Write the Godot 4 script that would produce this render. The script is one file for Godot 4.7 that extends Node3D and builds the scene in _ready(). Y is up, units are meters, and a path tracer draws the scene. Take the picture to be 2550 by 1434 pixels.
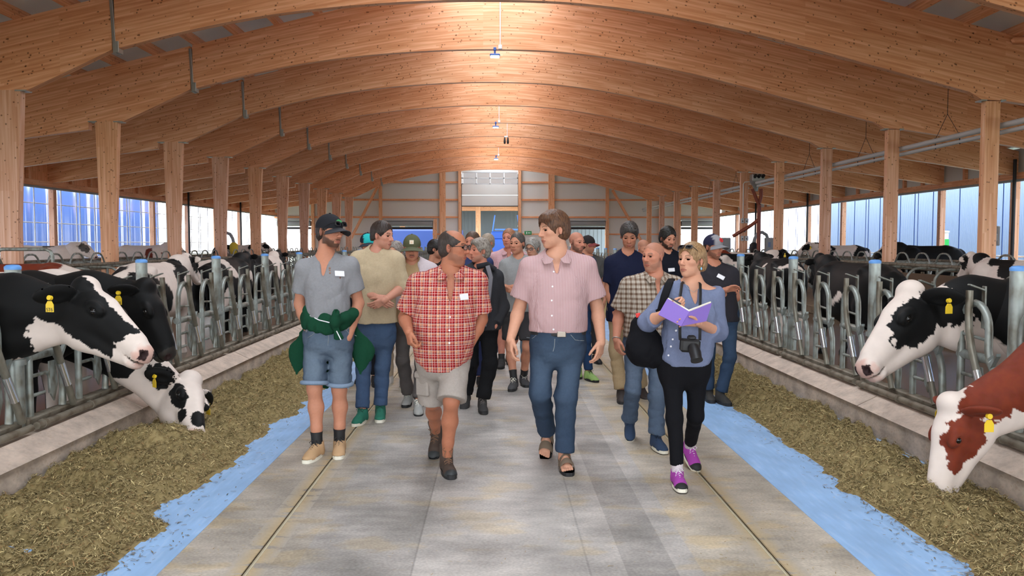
extends Node3D

const FOCAL := 2050.0
const EYE := Vector3(0, 1.6, 0)
const FRAME_FIRST := 16.4
const FRAME_STEP := 4.1
const END_WALL := 57.6
var look: Basis
var rng := RandomNumberGenerator.new()
var taken := {}
var M := {}
const ORD := ["first", "second", "third", "fourth", "fifth", "sixth", "seventh", "eighth", "ninth", "tenth", "eleventh", "twelfth", "thirteenth", "fourteenth", "fifteenth", "sixteenth", "seventeenth", "eighteenth", "nineteenth", "twentieth"]

# ------------------------------------------------------------------ mesh building
class MB:
	var v := PackedVector3Array()
	var n := PackedVector3Array()
	var uv := PackedVector2Array()
	var col := PackedColorArray()
	var idx := PackedInt32Array()
	var grain := Vector3(1, 0, 0)
	var uvo := Vector2.ZERO
	var tint := Color(1, 1, 1)

	func uv_for(p: Vector3, nn: Vector3) -> Vector2:
		var g := grain
		if absf(nn.dot(g)) > 0.9:
			g = Vector3(0, 1, 0) if absf(nn.y) < 0.9 else Vector3(1, 0, 0)
		var w := nn.cross(g).normalized()
		return Vector2(p.dot(g), p.dot(w)) + uvo

	func vert(p: Vector3, nn: Vector3, u := Vector2.ZERO) -> int:
		v.append(p)
		n.append(nn)
		uv.append(u)
		col.append(tint)
		return v.size() - 1

	# corners counter-clockwise as seen from outside
	func quad(a: Vector3, b: Vector3, c: Vector3, d: Vector3) -> void:
		var nn := (c - a).cross(d - b).normalized()
		var i := v.size()
		for p in [a, b, c, d]:
			vert(p, nn, uv_for(p, nn))
		idx.append_array([i, i + 2, i + 1, i, i + 3, i + 2])

	func tri(a: Vector3, b: Vector3, c: Vector3) -> void:
		var nn := (b - a).cross(c - a).normalized()
		var i := v.size()
		for p in [a, b, c]:
			vert(p, nn, uv_for(p, nn))
		idx.append_array([i, i + 2, i + 1])

	func box(center: Vector3, size: Vector3, b := Basis(), bev := 0.0) -> void:
		var h := size * 0.5
		var bv := minf(bev, minf(h.x, minf(h.y, h.z)) * 0.8)
		for axis in 3:
			var a1 := (axis + 1) % 3
			var a2 := (axis + 2) % 3
			for s: float in [-1.0, 1.0]:
				var q := []
				for k in [[-1, -1], [1, -1], [1, 1], [-1, 1]]:
					var p := Vector3.ZERO
					p[axis] = s * h[axis]
					p[a1] = k[0] * (h[a1] - bv)
					p[a2] = k[1] * (h[a2] - bv)
					q.append(center + b * p)
				if s > 0:
					quad(q[0], q[1], q[2], q[3])
				else:
					quad(q[3], q[2], q[1], q[0])
		if bv > 0.0:
			for axis in 3:
				var a1 := (axis + 1) % 3
				var a2 := (axis + 2) % 3
				for s1: float in [-1.0, 1.0]:
					for s2: float in [-1.0, 1.0]:
						var q := []
						for k in [[-1, 0], [1, 0], [1, 1], [-1, 1]]:
							var p := Vector3.ZERO
							p[axis] = k[0] * (h[axis] - bv)
							p[a1] = s1 * (h[a1] if k[1] == 0 else h[a1] - bv)
							p[a2] = s2 * (h[a2] - bv if k[1] == 0 else h[a2])
							q.append(center + b * p)
						if s1 * s2 > 0:
							quad(q[0], q[3], q[2], q[1])
							flip_last_if_inward(center)
						else:
							quad(q[0], q[1], q[2], q[3])
							flip_last_if_inward(center)
			for sx: float in [-1.0, 1.0]:
				for sy: float in [-1.0, 1.0]:
					for sz: float in [-1.0, 1.0]:
						var s := Vector3(sx, sy, sz)
						var c := s * h
						var q := []
						for axis in 3:
							var p := s * (h - Vector3.ONE * bv)
							p[axis] = c[axis]
							q.append(center + b * p)
						if sx * sy * sz > 0:
							tri(q[0], q[1], q[2])
						else:
							tri(q[0], q[2], q[1])

	func flip_last_if_inward(center: Vector3) -> void:
		var i := v.size() - 4
		if n[i].dot(v[i] - center) < 0.0:
			for k in 4:
				n[i + k] = -n[i + k]
			var j := idx.size() - 6
			var t := idx[j + 1]
			idx[j + 1] = idx[j + 2]
			idx[j + 2] = t
			t = idx[j + 4]
			idx[j + 4] = idx[j + 5]
			idx[j + 5] = t

	# rows of points; smooth normals; (du x dv) points outward
	func grid(rows: Array, closed_u := false, closed_v := false, flip := false) -> void:
		var nr := rows.size()
		var nc: int = rows[0].size()
		var base := v.size()
		for r in nr:
			var row: PackedVector3Array = rows[r]
			var ra: PackedVector3Array = rows[(r + nr - 1) % nr if closed_v else maxi(r - 1, 0)]
			var rb: PackedVector3Array = rows[(r + 1) % nr if closed_v else mini(r + 1, nr - 1)]
			for c in nc:
				var ca := (c + nc - 1) % nc if closed_u else maxi(c - 1, 0)
				var cb := (c + 1) % nc if closed_u else mini(c + 1, nc - 1)
				var du := row[cb] - row[ca]
				var dv := rb[c] - ra[c]
				var nn := du.cross(dv)
				if nn.length_squared() < 1e-16:
					nn = Vector3.UP
				nn = nn.normalized()
				vert(row[c], -nn if flip else nn, Vector2(float(c) / nc, float(r) / nr) + uvo)
		for r in (nr if closed_v else nr - 1):
			for c in (nc if closed_u else nc - 1):
				var a := base + r * nc + c
				var b := base + r * nc + (c + 1) % nc
				var d := base + ((r + 1) % nr) * nc + c
				var e := base + ((r + 1) % nr) * nc + (c + 1) % nc
				if flip:
					idx.append_array([a, b, e, a, e, d])
				else:
					idx.append_array([a, e, b, a, d, e])

	func tube(path: Array, r: Variant, sides := 8, caps := true, closed := false, flat := 1.0, up := Vector3.UP) -> void:
		var rows := []
		var np := path.size()
		var u := Vector3.ZERO
		var ulen := 0.0
		var base := v.size()
		for i in np:
			var t: Vector3
			if closed:
				t = path[(i + 1) % np] - path[(i + np - 1) % np]
			else:
				t = path[mini(i + 1, np - 1)] - path[maxi(i - 1, 0)]
			t = t.normalized()
			if i == 0:
				u = up - t * up.dot(t)
				if u.length() < 0.05:
					u = Vector3(1, 0, 0) - t * t.x
				u = u.normalized()
			else:
				u = (u - t * u.dot(t)).normalized()
				ulen += (path[i] - path[i - 1]).length()
			var w := t.cross(u)
			var rad: float = r[i] if r is Array or r is PackedFloat32Array else r
			for s in sides:
				var a := TAU * s / sides
				var d := u * cos(a) * flat + w * sin(a)
				var nn := (u * cos(a) / maxf(flat, 0.05) + w * sin(a)).normalized()
				vert(path[i] + d * rad, nn, Vector2(ulen, rad * a) + uvo)
		for i in (np if closed else np - 1):
			for s in sides:
				var a := base + i * sides + s
				var b := base + i * sides + (s + 1) % sides
				var c := base + ((i + 1) % np) * sides + s
				var d := base + ((i + 1) % np) * sides + (s + 1) % sides
				idx.append_array([a, d, b, a, c, d])
		if caps and not closed:
			for e in [0, np - 1]:
				var t: Vector3 = (path[0] - path[1]) if e == 0 else (path[np - 1] - path[np - 2])
				t = t.normalized()
				var c := vert(path[e], t)
				var f := v.size()
				for s in sides:
					vert(v[base + e * sides + s], t)
				for s in sides:
					if e == 0:
						idx.append_array([c, f + s, f + (s + 1) % sides])
					else:
						idx.append_array([c, f + (s + 1) % sides, f + s])

	func lathe(profile: Array, at: Vector3, sides := 16, b := Basis()) -> void:
		var rows := []
		for p: Vector2 in profile:
			var row := PackedVector3Array()
			for s in sides:
				var a := TAU * s / sides
				row.append(at + b * Vector3(cos(a) * p.x, p.y, -sin(a) * p.x))
			rows.append(row)
		grid(rows, true, false)

	# polygon in local xy (counter-clockwise), extruded from z = 0 to z = depth of the transform
	func prism(poly: PackedVector2Array, t: Transform3D, depth: float) -> void:
		if Geometry2D.is_polygon_clockwise(poly) == false:
			pass
		var area := 0.0
		for i in poly.size():
			area += poly[i].cross(poly[(i + 1) % poly.size()])
		var pl := poly
		if area < 0:
			pl = poly.duplicate()
			pl.reverse()
		var ti := Geometry2D.triangulate_polygon(pl)
		for e in 2:
			var z := depth * e
			var nn := (t.basis * Vector3(0, 0, 1 if e == 1 else -1)).normalized()
			var f := v.size()
			for p in pl:
				var q := t * Vector3(p.x, p.y, z)
				vert(q, nn, uv_for(q, nn))
			for k in range(0, ti.size(), 3):
				var a := pl[ti[k]]
				var b := pl[ti[k + 1]]
				var c := pl[ti[k + 2]]
				var ccw := (b - a).cross(c - a) > 0
				if ccw == (e == 1):
					idx.append_array([f + ti[k], f + ti[k + 2], f + ti[k + 1]])
				else:
					idx.append_array([f + ti[k], f + ti[k + 1], f + ti[k + 2]])
		for i in pl.size():
			var a := pl[i]
			var b := pl[(i + 1) % pl.size()]
			quad(t * Vector3(a.x, a.y, 0), t * Vector3(b.x, b.y, 0), t * Vector3(b.x, b.y, depth), t * Vector3(a.x, a.y, depth))

	func add(o: MB) -> void:
		var b := v.size()
		v.append_array(o.v)
		n.append_array(o.n)
		uv.append_array(o.uv)
		col.append_array(o.col)
		for i in o.idx:
			idx.append(b + i)

	func mesh() -> ArrayMesh:
		var m := ArrayMesh.new()
		if idx.size() == 0:
			return m
		var a := []
		a.resize(Mesh.ARRAY_MAX)
		a[Mesh.ARRAY_VERTEX] = v
		a[Mesh.ARRAY_NORMAL] = n
		a[Mesh.ARRAY_TEX_UV] = uv
		a[Mesh.ARRAY_COLOR] = col
		a[Mesh.ARRAY_INDEX] = idx
		m.add_surface_from_arrays(Mesh.PRIMITIVE_TRIANGLES, a)
		return m

# ------------------------------------------------------------------ distance field on a grid, meshed as surface nets
class Field:
	var o: Vector3
	var h: float
	var nx: int
	var ny: int
	var nz: int
	var f: PackedFloat32Array

	func _init(lo: Vector3, hi: Vector3, cell: float) -> void:
		h = cell
		o = lo
		nx = int(ceil((hi.x - lo.x) / h)) + 2
		ny = int(ceil((hi.y - lo.y) / h)) + 2
		nz = int(ceil((hi.z - lo.z) / h)) + 2
		f.resize(nx * ny * nz)
		f.fill(1.0)

	# tapered capsule, thinned along the unit vector w by the factor fl; k = width of the blend
	func cap(a: Vector3, b: Vector3, ra: float, rb: float, k := 0.03, w := Vector3.ZERO, fl := 1.0, flat_end := false) -> void:
		var m := maxf(ra, rb) * maxf(1.0, fl) + k + 2.0 * h
		var lo := (a.min(b) - Vector3.ONE * m - o) / h
		var hi := (a.max(b) + Vector3.ONE * m - o) / h
		var x0 := maxi(0, int(lo.x))
		var x1 := mini(nx - 1, int(hi.x) + 1)
		var y0 := maxi(0, int(lo.y))
		var y1 := mini(ny - 1, int(hi.y) + 1)
		var z0 := maxi(0, int(lo.z))
		var z1 := mini(nz - 1, int(hi.z) + 1)
		var ab := b - a
		var l2 := maxf(ab.length_squared(), 1e-9)
		var ln := sqrt(l2)
		var plain := fl == 1.0
		var g := 1.0 / fl - 1.0
		var sc := minf(fl, 1.0)
		var dr := rb - ra
		var kk := maxf(k, 1e-5)
		for z in range(z0, z1 + 1):
			for y in range(y0, y1 + 1):
				var i := x0 + nx * (y + ny * z)
				var p := Vector3(o.x + x0 * h, o.y + y * h, o.z + z * h) - a
				for x in range(x0, x1 + 1):
					var raw := p.dot(ab) / l2
					var t := clampf(raw, 0.0, 1.35 if flat_end else 1.0)
					var q := p - ab * t
					var d: float
					if plain:
						d = q.length() - ra - dr * t
					else:
						q += w * (q.dot(w) * g)
						d = (q.length() - ra - dr * t) * sc
					if flat_end and raw > 1.0 - 3.0 * h / ln:
						d = maxf(d, (raw - 1.0) * ln)
					var c := f[i]
					var e := kk - absf(c - d)
					if e > 0.0:
						f[i] = minf(c, d) - e * e * 0.25 / kk
					elif d < c:
						f[i] = d
					i += 1
					p.x += h

	func ell(c: Vector3, r: Vector3, k := 0.02, b := Basis(), carve := false) -> void:
		var m := maxf(r.x, maxf(r.y, r.z)) + k + 2.0 * h
		var lo := (c - Vector3.ONE * m - o) / h
		var hi := (c + Vector3.ONE * m - o) / h
		var x0 := maxi(0, int(lo.x))
		var x1 := mini(nx - 1, int(hi.x) + 1)
		var y0 := maxi(0, int(lo.y))
		var y1 := mini(ny - 1, int(hi.y) + 1)
		var z0 := maxi(0, int(lo.z))
		var z1 := mini(nz - 1, int(hi.z) + 1)
		var inv := b.transposed()
		var ir := Vector3(1.0 / r.x, 1.0 / r.y, 1.0 / r.z)
		var mr := minf(r.x, minf(r.y, r.z))
		var kk := maxf(k, 1e-5)
		for z in range(z0, z1 + 1):
			for y in range(y0, y1 + 1):
				var i := x0 + nx * (y + ny * z)
				var p := Vector3(o.x + x0 * h, o.y + y * h, o.z + z * h) - c
				for x in range(x0, x1 + 1):
					var q := (inv * p) * ir
					var k0 := q.length()
					var k1 := (q * ir).length()
					var d := k0 * (k0 - 1.0) / k1 if k1 > 1e-6 else -mr
					var cc := f[i]
					if carve:
						d = -d
						var e := kk - absf(cc - d)
						if e > 0.0:
							f[i] = maxf(cc, d) + e * e * 0.25 / kk
						elif d > cc:
							f[i] = d
					else:
						var e := kk - absf(cc - d)
						if e > 0.0:
							f[i] = minf(cc, d) - e * e * 0.25 / kk
						elif d < cc:
							f[i] = d
					i += 1
					p.x += h

	# keep what lies on the negative side of the plane, inside the ball only (r < 0: everywhere)
	func cut(pt: Vector3, nn: Vector3, c := Vector3.ZERO, r := -1.0) -> void:
		nn = nn.normalized()
		for z in nz:
			for y in ny:
				var i := nx * (y + ny * z)
				var p := Vector3(o.x, o.y + y * h, o.z + z * h)
				for x in nx:
					if f[i] < 0.5 and (r < 0.0 or (p - c).length_squared() < r * r):
						var d := (p - pt).dot(nn)
						if d > f[i]:
							f[i] = d
					i += 1
					p.x += h

	func ripple(noise: FastNoiseLite, amp: float, sc := Vector3.ONE, from := Vector3.ZERO) -> void:
		for z in nz:
			for y in ny:
				var i := nx * (y + ny * z)
				for x in nx:
					if absf(f[i]) < amp + 2.5 * h:
						f[i] += amp * noise.get_noise_3d((o.x + x * h - from.x) * sc.x, (o.y + y * h - from.y) * sc.y, (o.z + z * h - from.z) * sc.z)
					i += 1

	# the frontmost point (largest z) of the shape over the place (x, y), and its normal
	func front(x: float, y: float) -> Array:
		var ix := clampi(int(round((x - o.x) / h)), 1, nx - 2)
		var iy := clampi(int(round((y - o.y) / h)), 1, ny - 2)
		for z in range(nz - 2, 0, -1):
			var i := ix + nx * (iy + ny * z)
			if f[i] < 0.0:
				var t := f[i] / (f[i] - f[i + nx * ny])
				var nn := Vector3(f[i + 1] - f[i - 1], f[i + nx] - f[i - nx], f[i + nx * ny] - f[i - nx * ny]).normalized()
				return [Vector3(x, y, o.z + (z + t) * h), nn]
		return [Vector3(x, y, 0), Vector3(0, 0, 1)]

	func at(p: Vector3) -> float:
		var q := (p - o) / h
		var x := clampi(int(q.x), 0, nx - 2)
		var y := clampi(int(q.y), 0, ny - 2)
		var z := clampi(int(q.z), 0, nz - 2)
		return f[x + nx * (y + ny * z)]

	# paint: Callable(position, normal) -> Color (linear), or null
	func into(mb: MB, paint: Variant = null, xf := Transform3D()) -> void:
		var sy := nx
		var sz := nx * ny
		var ids := PackedInt32Array()
		ids.resize(f.size())
		ids.fill(-1)
		var far := 1.9 * h
		var active := PackedInt32Array()
		var offs := PackedInt32Array([0, 1, sy, sy + 1, sz, sz + 1, sz + sy, sz + sy + 1])
		var ea := PackedInt32Array([0, 2, 4, 6, 0, 1, 4, 5, 0, 1, 2, 3])
		var eb := PackedInt32Array([1, 3, 5, 7, 2, 3, 6, 7, 4, 5, 6, 7])
		var cx := PackedFloat32Array([0, 1, 0, 1, 0, 1, 0, 1])
		var cy := PackedFloat32Array([0, 0, 1, 1, 0, 0, 1, 1])
		var cz := PackedFloat32Array([0, 0, 0, 0, 1, 1, 1, 1])
		var usecol := paint != null
		for z in nz - 1:
			for y in ny - 1:
				var i0 := nx * (y + ny * z)
				for x in nx - 1:
					var i := i0 + x
					if absf(f[i]) > far:
						continue
					var s0 := f[i] < 0.0
					if (f[i + 1] < 0.0) == s0 and (f[i + sy] < 0.0) == s0 and (f[i + sy + 1] < 0.0) == s0 and (f[i + sz] < 0.0) == s0 and (f[i + sz + 1] < 0.0) == s0 and (f[i + sz + sy] < 0.0) == s0 and (f[i + sz + sy + 1] < 0.0) == s0:
						continue
					var sum := Vector3.ZERO
					var cnt := 0
					for e in 12:
						var a := ea[e]
						var b := eb[e]
						var fa := f[i + offs[a]]
						var fb := f[i + offs[b]]
						if (fa < 0.0) != (fb < 0.0):
							var t := fa / (fa - fb)
							sum += Vector3(cx[a] + (cx[b] - cx[a]) * t, cy[a] + (cy[b] - cy[a]) * t, cz[a] + (cz[b] - cz[a]) * t)
							cnt += 1
					sum /= cnt
					var gx := f[i + 1] - f[i] + f[i + sy + 1] - f[i + sy] + f[i + sz + 1] - f[i + sz] + f[i + sz + sy + 1] - f[i + sz + sy]
					var gy := f[i + sy] - f[i] + f[i + sy + 1] - f[i + 1] + f[i + sz + sy] - f[i + sz] + f[i + sz + sy + 1] - f[i + sz + 1]
					var gz := f[i + sz] - f[i] + f[i + sz + 1] - f[i + 1] + f[i + sz + sy] - f[i + sy] + f[i + sz + sy + 1] - f[i + sy + 1]
					var p := o + Vector3(x + sum.x, y + sum.y, z + sum.z) * h
					var nn := Vector3(gx, gy, gz).normalized()
					ids[i] = mb.v.size()
					active.append(i)
					mb.v.append(xf * p)
					mb.n.append((xf.basis * nn).normalized())
					mb.uv.append(Vector2.ZERO)
					mb.col.append(paint.call(p, nn) if usecol else mb.tint)
		var idx := mb.idx
		for i in active:
			var s0 := f[i] < 0.0
			if (f[i + 1] < 0.0) != s0:
				quad_of(idx, ids[i], ids[i - sy], ids[i - sy - sz], ids[i - sz], s0)
			if (f[i + sy] < 0.0) != s0:
				quad_of(idx, ids[i], ids[i - sz], ids[i - sz - 1], ids[i - 1], s0)
			if (f[i + sz] < 0.0) != s0:
				quad_of(idx, ids[i], ids[i - 1], ids[i - 1 - sy], ids[i - sy], s0)
		mb.idx = idx

	func quad_of(idx: PackedInt32Array, a: int, b: int, c: int, d: int, s: bool) -> void:
		if a < 0 or b < 0 or c < 0 or d < 0:
			return
		if s:
			idx.append_array([a, c, b, a, d, c])
		else:
			idx.append_array([a, b, c, a, c, d])

# ------------------------------------------------------------------ shapes that take long are worked out side by side
var jobs := []

func queue(mi: MeshInstance3D, fn: Callable) -> MeshInstance3D:
	jobs.append([mi, fn, MB.new()])
	return mi

func run_job(i: int) -> void:
	jobs[i][1].call(jobs[i][2])

func run_jobs() -> void:
	var id := WorkerThreadPool.add_group_task(run_job, jobs.size(), -1, true)
	WorkerThreadPool.wait_for_group_task_completion(id)
	for j in jobs:
		j[0].mesh = j[2].mesh()
	for l in late:
		l[0].mesh = l[1].mesh()
	jobs.clear()
	late.clear()

var late := []

# a part whose shape is filled in by the job of another part
func follow(called: String, m: Material, parent: Node) -> MB:
	var b := MB.new()
	late.append([obj(called, null, m, parent), b])
	return b

# ------------------------------------------------------------------ naming and adding
func numbered(called: String) -> String:
	var k: int = taken.get(called, 0)
	taken[called] = k + 1
	return called if k == 0 else "%s_%03d" % [called, k]

func thing(called: String, label := "", category := "", group := "", pos := Vector3.ZERO, turn := 0.0) -> Node3D:
	var t := Node3D.new()
	t.name = numbered(called)
	add_child(t, true)
	t.position = pos
	t.rotation.y = turn
	tag(t, label, category, group)
	return t

func tag(t: Node3D, label := "", category := "", group := "", kind := "") -> Node3D:
	if label:
		t.set_meta("label", label)
	if category:
		t.set_meta("category", category)
	if group:
		t.set_meta("group", group)
	if kind:
		t.set_meta("kind", kind)
	return t

func obj(called: String, shape: Variant, mat: Material, parent: Node = null) -> MeshInstance3D:
	var mi := MeshInstance3D.new()
	if shape != null:
		mi.mesh = shape.mesh() if shape is MB else shape
	mi.material_override = mat
	if parent == null:
		mi.name = numbered(called)
		add_child(mi, true)
	else:
		var k := 0
		var nm := called
		while parent.has_node(NodePath(nm)):
			k += 1
			nm = "%s_%03d" % [called, k]
		mi.name = nm
		parent.add_child(mi, true)
	return mi

func struct(called: String, shape: Variant, mat: Material, parent: Node = null) -> MeshInstance3D:
	var mi := obj(called, shape, mat, parent)
	if parent == null:
		mi.set_meta("kind", "structure")
	return mi

func dup(src: Node3D, pos: Vector3, label: String, turn := 0.0) -> Node3D:
	var c: Node3D = src.duplicate()
	c.name = numbered(str(src.name))
	add_child(c, true)
	c.position = pos
	c.rotation.y = turn
	c.set_meta("label", label)
	return c

# the point of the place that stands d metres down the aisle in the direction of the photograph's pixel
func at(px: float, py: float, d: float) -> Vector3:
	var r := look * Vector3((px - 1275.0) / FOCAL, (717.0 - py) / FOCAL, -1.0)
	return EYE + r * (d / -r.z)

func lin(r: float, g: float, b: float) -> Color:
	return Color(r / 255.0, g / 255.0, b / 255.0).srgb_to_linear()

func srgb(r: float, g: float, b: float) -> Color:
	return Color(r / 255.0, g / 255.0, b / 255.0)

func mat(c: Color, rough := 0.7, metal := 0.0) -> StandardMaterial3D:
	var m := StandardMaterial3D.new()
	m.albedo_color = c
	m.roughness = rough
	m.metallic = metal
	return m

func vmat(rough := 0.7, spec := 0.5) -> StandardMaterial3D:
	var m := mat(Color(1, 1, 1), rough)
	m.vertex_color_use_as_albedo = true
	m.metallic_specular = spec
	return m

func tex_of(bytes: PackedByteArray, w: int, h: int) -> ImageTexture:
	return ImageTexture.create_from_image(Image.create_from_data(w, h, false, Image.FORMAT_RGB8, bytes))

func noise_of(sd: int, freq: float, oct := 4, type := FastNoiseLite.TYPE_SIMPLEX_SMOOTH) -> FastNoiseLite:
	var nz := FastNoiseLite.new()
	nz.seed = sd
	nz.frequency = freq
	nz.noise_type = type
	nz.fractal_octaves = oct
	return nz

func noise_bytes(sd: int, w: int, h: int, freq: float, oct := 4, sx := 1, sy := 1) -> PackedByteArray:
	var im := noise_of(sd, freq, oct).get_seamless_image(w / sx, h / sy)
	if im.get_format() != Image.FORMAT_L8:
		im.convert(Image.FORMAT_L8)
	if sx > 1 or sy > 1:
		im.resize(w, h, Image.INTERPOLATE_CUBIC)
	return im.get_data()

# ------------------------------------------------------------------ scene
func _ready() -> void:
	rng.seed = 7
	var cam := Camera3D.new()
	cam.name = "camera"
	cam.keep_aspect = Camera3D.KEEP_HEIGHT
	cam.fov = rad_to_deg(2.0 * atan(717.0 / FOCAL))
	cam.far = 400.0
	cam.near = 0.05
	look = Basis.from_euler(Vector3(-atan(111.0 / FOCAL), -atan(37.0 / FOCAL), 0))
	cam.transform = Transform3D(look, EYE)
	add_child(cam)
	cam.current = true

	# an even overcast sky
	var we := WorldEnvironment.new()
	we.name = "environment"
	var env := Environment.new()
	var sky := Sky.new()
	var sm := ProceduralSkyMaterial.new()
	sm.sky_top_color = Color(0.93, 0.96, 1.0)
	sm.sky_horizon_color = Color(0.98, 0.99, 1.0)
	sm.ground_bottom_color = Color(0.5, 0.5, 0.48)
	sm.ground_horizon_color = Color(0.8, 0.8, 0.8)
	sky.sky_material = sm
	env.background_mode = Environment.BG_SKY
	env.sky = sky
	env.background_energy_multiplier = 4.2
	env.tonemap_mode = Environment.TONE_MAPPER_LINEAR
	env.tonemap_exposure = 1.82
	env.sdfgi_enabled = true
	env.ssao_enabled = true
	env.ssil_enabled = true
	we.environment = env
	add_child(we)

	make_materials()
	build_roof()
	build_walls()
	build_floor()
	build_outside()
	build_fittings()
	build_fences()
	build_cubicles()
	build_feed()
	build_cows()
	build_people()
	run_jobs()

func wood(tint: Color, along := Vector2(1, 1)) -> StandardMaterial3D:
	var m := mat(tint, 0.42)
	m.albedo_texture = M.wood_tex
	m.uv1_scale = Vector3(1.0 / 4.0 * along.x, 1.0 / 1.28 * along.y, 1)
	m.metallic_specular = 0.45
	return m

func make_materials() -> void:
	var w := 1024
	var h := 1024
	var fine := noise_bytes(3, w, h, 0.02, 3, 16, 1)
	var broad := noise_bytes(4, w, h, 0.012, 3, 4, 1)
	var px := PackedByteArray()
	px.resize(w * h * 3)
	var lam := PackedFloat32Array()
	var cuts := PackedInt32Array()
	for i in 32 * 3:
		lam.append(rng.randf_range(0.965, 1.03))
	for i in 32:
		cuts.append(rng.randi_range(60, 460))
		cuts.append(rng.randi_range(520, 960))
	for y in h:
		var band := y / 32
		var edge := 0.965 if y % 32 == 0 else 1.0
		for x in w:
			var seg := 0 if x < cuts[band * 2] else 1 if x < cuts[band * 2 + 1] else 2
			var i := y * w + x
			var g := lam[band * 3 + seg] * edge * (0.90 + fine[i] * 0.00046 + broad[i] * 0.00030)
			px[i * 3] = clampi(int(238.0 * g), 0, 255)
			px[i * 3 + 1] = clampi(int(184.0 * g * g), 0, 255)
			px[i * 3 + 2] = clampi(int(145.0 * g * g * g), 0, 255)
	for k in 105:
		var cx := rng.randi_range(8, w - 9)
		var cy := rng.randi_range(0, 31) * 32 + rng.randi_range(10, 22)
		var rx := rng.randf_range(1.3, 3.2)
		var ry := rng.randf_range(3.5, 9.0)
		for y in range(maxi(0, cy - 22), mini(h, cy + 23)):
			for x in range(maxi(0, cx - 12), mini(w, cx + 13)):
				var d := sqrt(pow((x - cx) / rx, 2) + pow((y - cy) / ry, 2))
				if d < 2.4:
					var s := 0.45 if d < 0.8 else lerpf(0.62, 1.0, smoothstep(0.8, 2.4, d))
					var i := (y * w + x) * 3
					px[i] = int(px[i] * lerpf(s, 1.0, 0.15))
					px[i + 1] = int(px[i + 1] * s)
					px[i + 2] = int(px[i + 2] * s * 0.95)
	M.wood_tex = tex_of(px, w, h)
	M.wood = [wood(Color(1.0, 0.95, 0.91)), wood(Color(0.97, 0.91, 0.86)), wood(Color(1.0, 0.92, 0.84)), wood(Color(0.96, 0.93, 0.90))]
	M.post = [wood(Color(0.97, 0.96, 0.97)), wood(Color(0.93, 0.93, 0.97)), wood(Color(0.98, 0.95, 0.91))]
	M.steel = mat(srgb(165, 168, 165), 0.42, 0.75)
	var gz := NoiseTexture2D.new()
	gz.width = 256
	gz.height = 256
	gz.seamless = true
	gz.noise = noise_of(11, 0.02, 4)
	var ramp := Gradient.new()
	ramp.offsets = PackedFloat32Array([0.0, 0.32, 0.5, 0.72, 1.0])
	ramp.colors = PackedColorArray([Color(0.46, 0.40, 0.34), Color(0.62, 0.60, 0.56), Color(0.72, 0.73, 0.71), Color(0.79, 0.81, 0.80), Color(0.86, 0.88, 0.88)])
	gz.color_ramp = ramp
	M.galv = mat(Color(0.80, 0.82, 0.81), 0.45, 0.5)
	M.galv.albedo_texture = gz
	M.galv.uv1_triplanar = true
	M.galv.uv1_scale = Vector3(1.7, 0.9, 1.7)
	M.dirty = mat(Color(0.66, 0.61, 0.55), 0.65, 0.25)
	M.dirty.albedo_texture = gz
	M.dirty.uv1_triplanar = true
	M.dirty.uv1_scale = Vector3(1.3, 1.3, 1.3)
	M.panel = mat(srgb(222, 224, 220), 0.5)
	M.roof = mat(srgb(226, 228, 226), 0.5)
	M.dark = mat(srgb(38, 38, 40), 0.6)
	M.grey = mat(srgb(150, 154, 156), 0.5)
	M.white = mat(srgb(236, 238, 240), 0.4)
	M.lightgrey = mat(srgb(198, 202, 204), 0.45)
	M.bluemat = mat(srgb(50, 90, 170), 0.45)
	var nb := noise_bytes(21, 512, 512, 0.011, 5)
	var n2 := noise_bytes(22, 512, 512, 0.05, 4)
	var cb := PackedByteArray()
	cb.resize(512 * 512 * 3)
	for i in 512 * 512:
		var g := 0.72 + nb[i] * 0.0012 + n2[i] * 0.0009
		var d := smoothstep(150.0, 210.0, float(n2[i]))
		cb[i * 3] = clampi(int(196.0 * g - 26.0 * d), 0, 255)
		cb[i * 3 + 1] = clampi(int(184.0 * g - 28.0 * d), 0, 255)
		cb[i * 3 + 2] = clampi(int(172.0 * g - 30.0 * d), 0, 255)
	M.mottle = tex_of(cb, 512, 512)
	M.concrete = mat(Color(0.92, 0.90, 0.88), 0.85)
	M.concrete.albedo_texture = M.mottle
	M.concrete.uv1_triplanar = true
	M.concrete.uv1_world_triplanar = true
	M.concrete.uv1_scale = Vector3(0.8, 0.8, 0.5)
	M.curbtop = M.concrete.duplicate()
	M.curbtop.albedo_color = Color(1.0, 0.97, 0.95)
	M.wet = M.concrete.duplicate()
	M.wet.albedo_color = Color(0.42, 0.37, 0.32)
	M.wet.roughness = 0.24
	M.bed = M.concrete.duplicate()
	M.bed.albedo_color = Color(0.6, 0.54, 0.46)
	M.glass = mat(Color(0.9, 0.95, 0.95, 0.12), 0.05)
	M.glass.transparency = BaseMaterial3D.TRANSPARENCY_ALPHA

# bottom edge of the middle beam, from the joint on the left to the post on the right
const CURVE := [[-7.4, 5.36], [-6.0, 5.72], [-4.6, 6.0], [-3.1, 6.19], [-1.6, 6.30], [-0.3, 6.34], [1.2, 6.31], [2.4, 6.20], [3.4, 6.05], [4.4, 5.85], [5.7, 5.55], [7.6, 5.06], [9.35, 4.6]]

func roof_top(x: float) -> float:
	return 5.77 + 0.25 * (9.92 - absf(x))

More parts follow.
